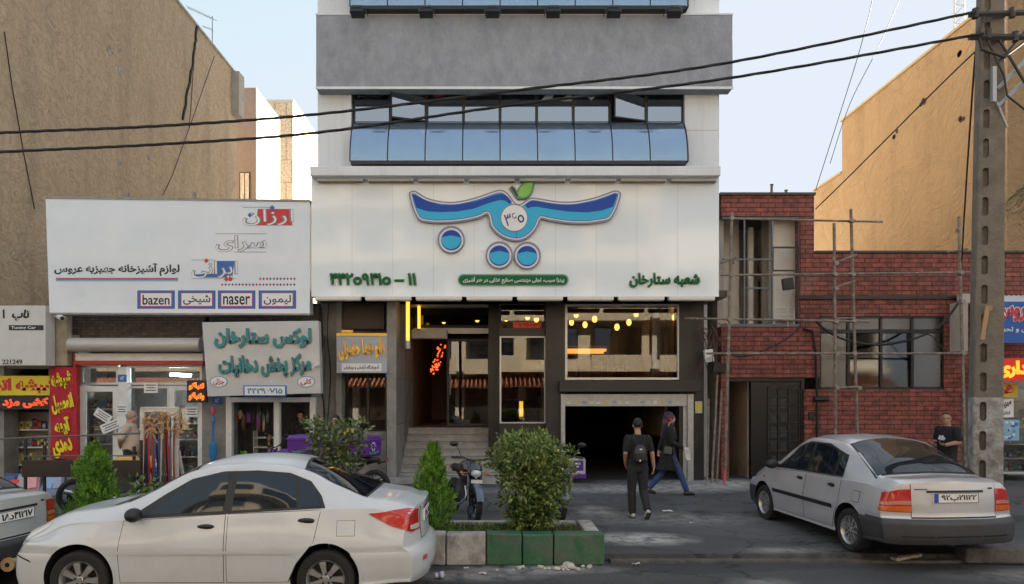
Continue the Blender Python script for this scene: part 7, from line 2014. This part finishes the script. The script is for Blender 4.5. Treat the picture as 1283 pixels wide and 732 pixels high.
# left foot planted, right leg behind with the heel lifting
limb(b, [((0,.09,.90),.088),((.04,.095,.49),.060),((-.01,.095,.10),.040)]); limb(b, [((0,-.09,.90),.088),((.01,-.10,.48),.060),((-.26,-.105,.165),.040)])
limb(b, [((0,.172,1.395),.058),((-.03,.225,1.15),.045),((.12,.19,.96),.032)]); hand(b, (.12,.19,.96), (.5,-.1,-.6), (0,-1,0))
limb(b, [((0,-.172,1.395),.058),((-.04,-.245,1.14),.045),((.0,-.285,.90),.032)]); hand(b, (.0,-.285,.90), (.1,0,-1), (0,1,0))
remesh(b, "body", M_skin, t); eyes(t, (.02,0,1.635), (1,0,0)); cap_hair(t, (.02,0,1.635), (1,0,0))
b = MB(); rings(b, [((0,0,.90),.128,.180,0),((0,0,1.0),.122,.172,0),((0,0,1.12),.112,.165,0),((.0,0,1.28),.125,.19,0),((.0,0,1.37),.112,.19,0),((-.01,0,1.43),.085,.14,0),((-.01,0,1.475),.065,.085,0)])
limb(b, [((0,.17,1.39),.080),((-.02,.215,1.20),.064)]); limb(b, [((0,-.17,1.39),.080),((-.025,-.23,1.20),.064)]); remesh(b, "t_shirt", M_tshirt, t, .010)
b = MB(); rings(b, [((0,0,.98),.118,.165,0),((0,0,.90),.125,.175,0),((0,0,.82),.11,.16,0)])
limb(b, [((0,.09,.88),.104),((.045,.098,.49),.078),((-.005,.098,.11),.068)]); limb(b, [((0,-.09,.88),.104),((.012,-.102,.48),.078),((-.235,-.107,.19),.066)]); remesh(b, "jeans", M_jeanblack, t, .010)
b = MB(); shoe(b, (-.01,.095,.085), (.15,.11,.042)); remesh(b, "shoe", M_shoe, t, .008); b = MB(); b.obox((.045,.102,.014), (.27,.085,.026)); b.build("sole", M_sole, [c for c in bpy.data.objects if c.parent == t][-1], local=True, bevel=.01)
b = MB(); limb(b, [((-.30,-.105,.15),.040),((-.235,-.107,.085),.045),((-.17,-.112,.045),.034)]); so = remesh(b, "shoe", M_shoe, t, .008); b = MB(); b.obox((-.268,-.108,.068), (.24,.085,.022), Matrix.Rotation(R(40),3,'Y')); b.build("sole", M_sole, so, local=True, bevel=.01)
t.scale = (.94,)*3; finish(t); loc_man = t
bp = thing("backpack", (0,0,0), "small black drawstring backpack with a pale tag on the walking man's back", "backpack")
M_bag = mat("black_nylon", (.016,.017,.02), .35)
b = MB(); rings(b, [((-.165,0,.98),.035,.09,0),((-.175,0,1.02),.065,.125,0),((-.175,0,1.16),.065,.12,0),((-.16,0,1.25),.05,.10,0),((-.15,0,1.30),.02,.05,0)]); remesh(b, "pouch", M_bag, bp, .010)
b = MB()
for s in (-1,1): b.tube(spline([Vector(p) for p in ((-.15,s*.05,1.29),(-.13,s*.09,1.40),(-.03,s*.11,1.475),(.10,s*.115,1.40),(.125,s*.13,1.25),(.03,s*.18,1.05),(-.13,s*.11,1.0))], 5), .008, 5)
b.build("strap", M_bag, bp)
b = MB(); b.obox((-.222,0,1.225), (.006,.05,.02)); b.obox((-.242,.02,1.03), (.006,.022,.03)); b.build("tag", M_twhite, bp)
bp.scale = (.94,)*3; bp.location = loc_man.location; bp.rotation_euler = loc_man.rotation_euler

# woman in a long black coat striding to the right
t = person("woman in long black coat, jeans and patterned headscarf striding past the garage", (X_(838,14.0), 14.0, 0), R(-4))
b = MB()
rings(b, [((0,0,.88),.10,.16,0),((0,0,1.05),.09,.13,0),((.0,0,1.24),.105,.15,0),((.0,0,1.34),.09,.16,0),((0,0,1.40),.05,.09,0)])
limb(b, [((0,0,1.38),.052),((.015,0,1.47),.048)]); head(b, (.03,0,1.565), (1,0,0), .95)
limb(b, [((0,-.085,.86),.085),((.20,-.08,.47),.056),((.34,-.08,.09),.038)]); limb(b, [((0,.085,.86),.085),((-.10,.08,.46),.056),((-.38,.08,.12),.038)])
limb(b, [((0,-.165,1.34),.055),((.03,-.21,1.09),.042),((.25,-.19,.98),.030)]); hand(b, (.25,-.19,.98), (.9,0,-.35), (0,1,-.2), .92, .9)
limb(b, [((0,.165,1.34),.055),((-.10,.20,1.10),.042),((-.17,.17,.90),.030)]); hand(b, (-.17,.17,.90), (-.1,0,-1), (0,-1,0), .92)
remesh(b, "body", M_skin, t); eyes(t, (.03,0,1.565), (1,0,0), .95)
b = MB(); rings(b, [((-.02,0,.52),.25,.20,0),((-.01,0,.70),.19,.185,0),((0,0,.90),.135,.175,0),((0,0,1.05),.115,.15,0),((.0,0,1.24),.125,.17,0),((.0,0,1.34),.11,.18,0),((0,0,1.41),.065,.10,0)])
limb(b, [((0,-.165,1.34),.068),((.03,-.215,1.09),.056),((.22,-.19,.99),.046)]); limb(b, [((0,.165,1.34),.068),((-.10,.205,1.10),.056),((-.16,.175,.93),.046)]); remesh(b, "coat", M_coat, t, .010)
b = MB(); limb(b, [((.03,-.085,.80),.09),((.21,-.08,.47),.068),((.335,-.08,.12),.058)]); limb(b, [((-.02,.085,.80),.09),((-.11,.08,.46),.068),((-.365,.08,.15),.056)]); remesh(b, "jeans", M_jean, t, .010)
for a, c in (((.34,-.08,.075),(.48,-.08,.035)), ((-.38,.08,.09),(-.27,.08,.032))): b = MB(); shoe(b, a, c, .85); remesh(b, "shoe", M_blackshoe, t, .008)
def scarfmat():
    m = mat("patterned_scarf", (.05,.02,.09), .8); tt = m.node_tree; p = tt.nodes["Principled BSDF"]; v = nd(tt, "ShaderNodeTexVoronoi"); v.inputs["Scale"].default_value = 13; tc = nd(tt, "ShaderNodeTexCoord"); tt.links.new(tc.outputs["Object"], v.inputs["Vector"])
    cr = nd(tt, "ShaderNodeValToRGB"); cr.color_ramp.interpolation = 'CONSTANT'; e = cr.color_ramp.elements; e[0].color = (.03,.02,.05,1); e[1].color = (.05,.022,.09,1); e[1].position = .35
    for q, c in ((.55,(.10,.08,.025,1)),(.7,(.02,.015,.03,1)),(.85,(.14,.03,.05,1))): x = e.new(q); x.color = c
    sp = nd(tt, "ShaderNodeSeparateXYZ"); tt.links.new(v.outputs["Color"], sp.inputs[0]); tt.links.new(sp.outputs[0], cr.inputs[0]); tt.links.new(cr.outputs[0], p.inputs["Base Color"]); return m
b = MB(); b.sphere((-.005,0,1.60), (.112,.096,.112), 18, 12); limb(b, [((-.055,0,1.56),.075),((-.075,0,1.44),.07),((-.10,.0,1.32),.05),((-.14,.02,1.18),.03)]); limb(b, [((.05,-.02,1.44),.05),((.10,-.02,1.30),.035),((.13,-.03,1.15),.025)]); remesh(b, "headscarf", scarfmat(), t, .009)
b = MB(); b.tube([Vector((.02,-.185,1.20)), Vector((.06,-.20,.95)), Vector((.10,-.19,.62))], .009, 5); b.build("coat_seam", mat("coat_seam", (.07,.065,.06), .9), t, local=True)
finish(t); wl = t
hb = thing("handbag", (0,0,0), "small grey green shoulder bag at the striding woman's hip", "handbag"); b = MB(); b.obox((-.06,-.235,.93), (.16,.06,.15), Matrix.Rotation(R(6),3,'Y')); b.build("pouch", mat("olive_leather", (.07,.08,.06), .6), hb, bevel=.02, local=True); b = MB(); b.tube([Vector((-.13,-.23,1.0)), Vector((-.08,-.20,1.28)), Vector((.0,-.10,1.425)), Vector((.06,.08,1.36))], .010, 5); b.build("strap", M_coat, hb, local=True); hb.location = wl.location; hb.rotation_euler = wl.rotation_euler
pp = thing("paper_bag", (0,0,0), "pale folded paper bag held in the striding woman's hand", "bag"); b = MB(); b.obox((.33,-.205,.86), (.09,.03,.26), Matrix.Rotation(R(-10),3,'Y')); b.build("sheet", M_litter, pp, bevel=.008, local=True); b = MB(); b.obox((.325,-.222,.90), (.05,.004,.08), Matrix.Rotation(R(-10),3,'Y')); b.build("print", M_palegrey, pp, local=True); pp.location = wl.location; pp.rotation_euler = wl.rotation_euler

# man in black T-shirt beyond the silver car
t = person("stout man in black T-shirt with white print standing beyond the silver car", (X_(1187,14.0), 14.0, 0), R(196))
b = MB(); rings(b, [((0,0,.88),.13,.18,0),((0,0,1.0),.15,.185,0),((0,0,1.15),.14,.18,0),((.0,0,1.30),.13,.19,0),((.0,0,1.40),.10,.19,0),((-.01,0,1.46),.07,.11,0)])
limb(b, [((0,0,1.44),.072),((.01,0,1.53),.068)]); head(b, (.03,0,1.63), (.8,.6,0), 1.08)
for s in (-1,1): limb(b, [((0,s*.10,.88),.095),((.01,s*.10,.48),.065),((-.01,s*.10,.09),.045)])
limb(b, [((0,.20,1.39),.070),((.0,.27,1.14),.055),((.22,.16,1.08),.038)]); hand(b, (.22,.16,1.08), (.8,-.5,.1), (0,0,1), 1.05, .8)
limb(b, [((0,-.20,1.39),.070),((-.02,-.27,1.14),.055),((.20,-.16,1.06),.038)]); hand(b, (.20,-.16,1.06), (.8,.5,.1), (0,0,1), 1.05, .8)
remesh(b, "body", M_skin, t); eyes(t, (.03,0,1.63), (.8,.6,0), 1.08); cap_hair(t, (.03,0,1.63), (.8,.6,0), 1.05, mat("cropped_hair", (.10,.075,.06), .8), low=.03)
b = MB(); rings(b, [((0,0,.86),.15,.20,0),((0,0,1.0),.168,.205,0),((0,0,1.15),.158,.20,0),((.0,0,1.30),.148,.21,0),((.0,0,1.40),.115,.21,0),((-.01,0,1.47),.08,.12,0)]); limb(b, [((0,.20,1.39),.088),((.0,.255,1.20),.078)]); limb(b, [((0,-.20,1.39),.088),((-.01,-.255,1.20),.078)]); ts = remesh(b, "t_shirt", M_tshirt, t, .010)
b = MB()
for k in range(7): b.obox((.162-.002*k, .06-.02*k, 1.20+.022*(k % 3)), (.012,.035,.06), Matrix.Rotation(R(14*(k-3)),3,'X'))
b.build("print", M_twhite, ts, local=True)
b = MB(); rings(b, [((0,0,.95),.15,.19,0),((0,0,.80),.13,.19,0)]); 
for s in (-1,1): limb(b, [((0,s*.10,.86),.112),((.01,s*.10,.48),.086),((0,s*.10,.11),.076)])
remesh(b, "trousers", M_jeanblack, t, .012)
for s in (-1,1): b = MB(); shoe(b, (-.01,s*.10,.085), (.15,s*.12,.04)); remesh(b, "shoe", M_blackshoe, t, .009)
t.scale = (.96,)*3; finish(t)
ph = thing("mobile_phone", (0,0,0), "dark mobile phone held by the stout man beyond the silver car", "phone"); b = MB(); b.obox((.31,.03,1.125), (.08,.15,.012), Matrix.Rotation(R(-25),3,'Y')); b.build("case", M_black, ph, bevel=.004, local=True); b = MB(); b.obox((.308,.03,1.1325), (.07,.135,.002), Matrix.Rotation(R(-25),3,'Y')); b.build("screen", M_carglass, ph, local=True); ph.scale = t.scale; ph.location = t.location; ph.rotation_euler = t.rotation_euler

# shopkeeper in a beige shirt, hands behind his back
t = person("balding older man in a beige shirt standing before the left shop, hands behind his back", (X_(163,14.6), 14.6, 0), R(12))
b = MB(); rings(b, [((0,0,.88),.13,.17,0),((.02,0,1.0),.155,.18,0),((.02,0,1.13),.15,.175,0),((.0,0,1.28),.13,.18,0),((.0,0,1.37),.10,.18,0),((-.01,0,1.43),.07,.11,0)])
limb(b, [((0,0,1.41),.070),((.015,0,1.49),.066)]); head(b, (.035,0,1.59), (1,-.25,0), 1.06)
for s in (-1,1): limb(b, [((0,s*.10,.88),.095),((.0,s*.10,.47),.062),((-.01,s*.10,.09),.042)])
limb(b, [((0,-.19,1.36),.066),((-.12,-.245,1.12),.050),((-.18,-.06,.98),.036)]); hand(b, (-.18,-.06,.98), (-.1,1,0), (1,0,0), 1, .6)
limb(b, [((0,.19,1.36),.066),((-.12,.245,1.12),.050),((-.20,.06,.95),.036)]); hand(b, (-.20,.06,.95), (-.1,-1,0), (1,0,0), 1, .6)
remesh(b, "body", M_skin, t); eyes(t, (.035,0,1.59), (1,-.25,0), 1.06); cap_hair(t, (.03,0,1.59), (1,-.25,0), 1.06, mat("grey_hair", (.30,.28,.26), .8), bald=True)
b = MB(); rings(b, [((0,0,.84),.15,.195,0),((.02,0,1.0),.175,.20,0),((.02,0,1.13),.168,.195,0),((.0,0,1.28),.148,.20,0),((.0,0,1.37),.115,.20,0),((-.01,0,1.45),.075,.115,0)]); limb(b, [((0,-.19,1.36),.086),((-.11,-.24,1.14),.076)]); limb(b, [((0,.19,1.36),.086),((-.11,.24,1.14),.076)]); remesh(b, "shirt", M_beigeshirt, t, .010)
b = MB(); rings(b, [((0,0,.92),.14,.18,0),((0,0,.80),.125,.18,0)])
for s in (-1,1): limb(b, [((0,s*.10,.86),.11),((.0,s*.10,.47),.082),((0,s*.10,.11),.074)])
remesh(b, "trousers", M_jeanblack, t, .012)
for s in (-1,1): b = MB(); shoe(b, (-.01,s*.10,.085), (.15,s*.12,.04)); remesh(b, "shoe", M_blackshoe, t, .009)
finish(t)

# boy in black in the tobacco shop's doorway and a rider behind the shrub
def simple_standing(label, loc, rz, H, shirt, hf=(1,0,0)):
    k = H/1.73; t = person(label, loc, rz); b = MB(); V = lambda x, y, z: (x*k, y*k, z*k)
    rings(b, [(V(0,0,.88),.10*k,.15*k,0),(V(0,0,1.10),.095*k,.14*k,0),(V(0,0,1.30),.105*k,.165*k,0),(V(0,0,1.40),.09*k,.165*k,0),(V(0,0,1.45),.06*k,.10*k,0)])
    limb(b, [(V(0,0,1.43),.058*k),(V(.01,0,1.52),.054*k)]); head(b, V(.025,0,1.62), hf, k)
    for s in (-1,1):
        limb(b, [(V(0,s*.09,.88),.085*k),(V(.0,s*.09,.48),.056*k),(V(-.01,s*.09,.09),.038*k)])
        limb(b, [(V(0,s*.18,1.39),.058*k),(V(-.02,s*.23,1.13),.043*k),(V(.05,s*.235,.90),.031*k)]); hand(b, V(.05,s*.235,.90), (.2,0,-1), (0,-s,0), k)
    remesh(b, "body", M_skin, t); eyes(t, V(.025,0,1.62), hf, k); cap_hair(t, V(.025,0,1.62), hf, k)
    b = MB(); rings(b, [(V(0,0,.86),.122*k,.17*k,0),(V(0,0,1.10),.115*k,.16*k,0),(V(0,0,1.30),.122*k,.185*k,0),(V(0,0,1.40),.105*k,.19*k,0),(V(0,0,1.465),.068*k,.11*k,0)])
    for s in (-1,1): limb(b, [(V(0,s*.18,1.39),.076*k),(V(-.015,s*.22,1.18),.066*k)])
    remesh(b, "t_shirt", shirt, t, .010)
    b = MB(); rings(b, [(V(0,0,.92),.12*k,.16*k,0),(V(0,0,.80),.11*k,.16*k,0)])
    for s in (-1,1): limb(b, [(V(0,s*.09,.86),.098*k),(V(0,s*.09,.48),.075*k),(V(0,s*.09,.11),.066*k)])
    remesh(b, "trousers", M_jeanblack, t, .012)
    for s in (-1,1): b = MB(); shoe(b, V(-.01,s*.09,.085), V(.14,s*.11,.04), k); remesh(b, "shoe", M_blackshoe, t, .009)
    finish(t); return t
simple_standing("dark haired youth in black standing in the tobacco shop's doorway", (X_(377,16.7), 16.7, 0), R(-75), 1.66, M_tshirt)
simple_standing("dark haired man half hidden behind the flowering shrub", (X_(421,14.2), 14.2, 0), R(-95), 1.62, mat("grey_jersey", (.12,.13,.15), .9))
# ------------------------------------------------------------------ motorcycles (forward = +x in their own frame)
M_bikeblack = mat("black_bike_paint", (.012,.014,.020), .18, coat=1); M_bikeblue = mat("slate_bike_paint", (.10,.13,.18), .3, coat=.8); M_engine = mat("engine_alloy", (.12,.12,.12), .45, .6, var=.2, scale=12); M_chrome = mat("dull_chrome", (.5,.5,.5), .22, .9); M_seat = mat("black_seat_vinyl", (.014,.013,.013), .5)
M_head = mat("headlamp_glass", (.62,.64,.66), .08, spec=.8, coat=1)
def bike_wheel(t, x, r, w):
    o = bpy.data.objects.new("wheel", None); COL.objects.link(o); o.parent = t; o.location = (x, 0, r)
    b = MB(); b.lathe((0,0,0), (0,1,0), [(-w*.38,r*.74),(-w*.5,r*.86),(-w*.36,r*.97),(0,r),(w*.36,r*.97),(w*.5,r*.86),(w*.38,r*.74)], 36); b.build("tyre", M_tyre, o, smooth=True, local=True)
    b = MB(); b.lathe((0,0,0), (0,1,0), [(-w*.38,r*.75),(-w*.36,r*.68),(w*.36,r*.68),(w*.38,r*.75)], 36); b.cyl((0,-.05,0),(0,.05,0),.04,None,14); b.cyl((.0,-.062,0),(.0,-.055,0),.13,None,24)
    for k in range(5):
        a = 2*math.pi*k/5; d = Vector((math.cos(a),0,math.sin(a))); b.tube([d*.03, d*r*.7], [.022,.015], 6)
    b.build("rim", M_bikeblack, o, smooth=True, local=True, angle=30); return o
def motorcycle(label, loc, rz, box=None, lean=0.0, paint=None, col="motorcycle"):
    t = thing("motorcycle", loc, label, "motorcycle"); paint = paint or M_bikeblack
    bike_wheel(t, .66, .30, .10); bike_wheel(t, -.66, .305, .13)
    L = lambda *a: [Vector(p) for p in a]
    b = MB()
    for s in (-1,1): b.tube(L((.66,s*.10,.30),(.50,s*.10,.78),(.44,s*.09,.98)), [.026,.026,.020], 10)
    b.build("fork", M_bikeblack, t, smooth=True, local=True)
    b = MB(); vs, fs = [], []
    for j in range(11):
        a = R(20+j*13); 
        for i, y in enumerate((-.062,-.04,0,.04,.062)): rr = .325+(.012 if abs(y) < .05 else -.005); vs.append((.66+rr*math.cos(a), y, .30+rr*math.sin(a)))
    for j in range(10):
        for i in range(4): q = j*5+i; fs.append((q,q+1,q+6,q+5))
    b.add(vs, fs); n = len(vs); b.add([(x,y,z+.006) for x,y,z in vs], [tuple(reversed(f)) for f in fs]); b.build("mudguard", M_bikeblue, t, smooth=True, local=True)
    b = MB(); rings(b, [((.10,0,.74),.20,.09,0),((.13,0,.82),.27,.15,0),((.14,0,.91),.24,.15,0),((.12,0,.97),.14,.09,0)]); remesh(b, "fuel_tank", paint, t, .012, 8)
    b = MB(); rings(b, [((.50,0,.70),.05,.07,0),((.52,0,.78),.09,.12,0),((.50,0,.88),.10,.12,0),((.46,0,.96),.06,.08,0)]); ck = remesh(b, "headlamp_cowl", paint, t, .010, 6)
    b = MB(); b.add(L((.618,-.085,.86),(.632,0,.80),(.618,.085,.86),(.60,.07,.79),(.605,0,.72),(.60,-.07,.79)), [(0,1,4,5),(1,2,3,4)]); b.sphere((.585,0,.80), (.05,.085,.06), 14, 10); b.build("headlamp", M_head, t, smooth=True, local=True)
    b = MB(); b.tube(spline(L((.42,-.37,1.03),(.47,-.22,1.04),(.45,-.08,1.00),(.45,.08,1.00),(.47,.22,1.04),(.42,.37,1.03)), 5), .013, 8); b.build("handlebar", M_black, t, smooth=True, local=True)
    for s in (-1,1):
        b = MB(); b.cyl((.43,s*.25,1.035),(.42,s*.38,1.03),.019,None,10); b.tube(L((.49,s*.22,1.03),(.52,s*.37,1.02)), .007, 5); b.build("grip", M_seat, t, smooth=True, local=True)
        b = MB(); b.tube(L((.46,s*.23,1.04),(.44,s*.27,1.14),(.41,s*.32,1.22)), .007, 6); b.sphere((.41,s*.35,1.24), (.02,.075,.042), 14, 8); b.build("mirror", M_black, t, smooth=True, local=True)
        b = MB(); b.tube(L((.50,s*.11,.80),(.51,s*.20,.80)), .008, 5); b.sphere((.52,s*.22,.80), (.035,.03,.024), 10, 6); b.build("indicator", M_amber, t, smooth=True, local=True)
    b = MB(); b.box(-.12,-.11,.36,.22,.11,.62); b.cyl((.10,-.15,.46),(.10,.15,.46),.12,None,18); 
    for k in range(6): b.box(.02,-.125,.56+.022*k,.24,.125,.568+.022*k)
    b.build("engine", M_engine, t, bevel=.01, local=True)
    b = MB(); b.tube(spline(L((.24,-.06,.56),(.34,-.06,.40),(.16,-.13,.26),(-.25,-.15,.30),(-.80,-.17,.42)), 5), [.02]*10+[.03]*5+[.045]*6, 10); b.build("exhaust", M_chrome, t, smooth=True, local=True)
    b = MB(); b.tube(L((.42,0,.90),(.10,0,.70),(-.30,0,.66),(-.75,0,.80)), .025, 8); b.tube(L((.40,0,.84),(.20,0,.34),(-.22,0,.32),(-.30,0,.66)), .022, 8); b.tube(L((-.66,-.07,.305),(-.20,-.06,.42)), .022, 8); b.tube(L((-.66,.07,.305),(-.20,.06,.42)), .022, 8); b.tube(L((-.10,.12,.34),(-.16,.30,.01)), .013, 6); b.build("frame", M_black, t, smooth=True, local=True)
    b = MB(); rings(b, [((-.34,0,.74),.40,.10,0),((-.34,0,.80),.43,.135,0),((-.36,0,.85),.40,.11,0)]); remesh(b, "seat", M_seat, t, .014, 6)
    b = MB(); b.obox((-.80,0,.76), (.20,.09,.05), Matrix.Rotation(R(18),3,'Y')); b.build("tail", paint, t, bevel=.015, local=True); b = MB(); b.obox((-.895,0,.78), (.02,.10,.045)); b.build("tail_light", M_red, t, bevel=.006, local=True)
    t.rotation_euler = (lean, 0, rz)
    return t
mt = motorcycle("black naked motorcycle on its stand facing the street before the restaurant steps", (-.555, 11.28, 0), R(-72), lean=R(-5))
b = MB(); b.box(.655,-.09,.655,.66,.09,.71); b.build("number_plate", M_plate, mt, local=True)
def delivery_box(loc, rz, label):
    t = thing("delivery_box", loc, label, "delivery box", None, rz); b = MB()
    rings(b, [((0,0,0),.22,.22,0),((0,0,.03),.25,.25,0)], 24)
    b = MB(); vs, fs = [], []
    b.box(-.25,-.26,0,.25,.26,.40); b.build("case", M_purple, t, bevel=.06, local=True)
    b = MB(); b.box(-.26,-.27,.30,.26,.27,.33); b.build("lid_rim", M_purple, t, bevel=.01, local=True)
    b = MB(); b.m = 0
    for k in range(14):
        a = R(k*25); b.obox((.2525, -.02+.065*math.cos(a)*(.6 if k % 2 else 1), .20+.075*math.sin(a)), (.004,.03,.014), Matrix.Rotation(a,3,'X'))
    b.build("logo", mat("box_logo_white", (.55,.62,.75), .5), t, local=True); b = MB()
    b.m = 0; add_text(b, "سیب", (.2525,0,.08), (0,1,0), (0,0,1), .26, .07, .05, .002); add_text(b, "سیب", (0,-.2625,.08), (1,0,0), (0,0,1), .26, .07, .05, .002)
    b.build("lettering", mat("box_logo_green", (.08,.45,.12), .5), t, local=True); return t
m2 = motorcycle("dark motorcycle carrying a purple delivery box beside the salon steps", (X_(428,13.2), 13.2, 0), R(172), lean=R(4))
delivery_box((X_(456,13.2), 13.2, .86), R(-30), "purple delivery box with pale printed mark, behind the flowering shrub's right side")
m3 = motorcycle("dark motorcycle before the tobacco shop, mostly behind the white car's roof", (X_(366,13.6), 13.6, 0), R(165), lean=R(4), paint=M_purple)
delivery_box((X_(381,13.6), 13.6, .86), R(-10), "purple delivery box on the motorcycle before the tobacco shop")
m4 = motorcycle("dark motorcycle half hidden behind the large rounded bush", (X_(690,11.6), 11.6, 0), R(-82), lean=R(-4))
m5 = motorcycle("motorcycle with a yellow tank parked behind the brown railing", (X_(150,12.0), 12.0, 0), R(20), lean=R(4), paint=mat("yellow_bike_paint", (.60,.32,.02), .3, coat=.6))
pk = thing("parcel", (X_(440,13.5), 13.45, .0), "small yellow parcel on the motorcycle beside the shrub", "parcel"); p = W(437,541,13.2); pk.location = p; b = MB(); b.obox(p, (.16,.16,.12)); b.build("wrap", mat("yellow_parcel", (.65,.52,.04), .6), pk, bevel=.015); b = MB(); b.obox(p, (.165,.04,.125)); b.build("tape", M_litter, pk)
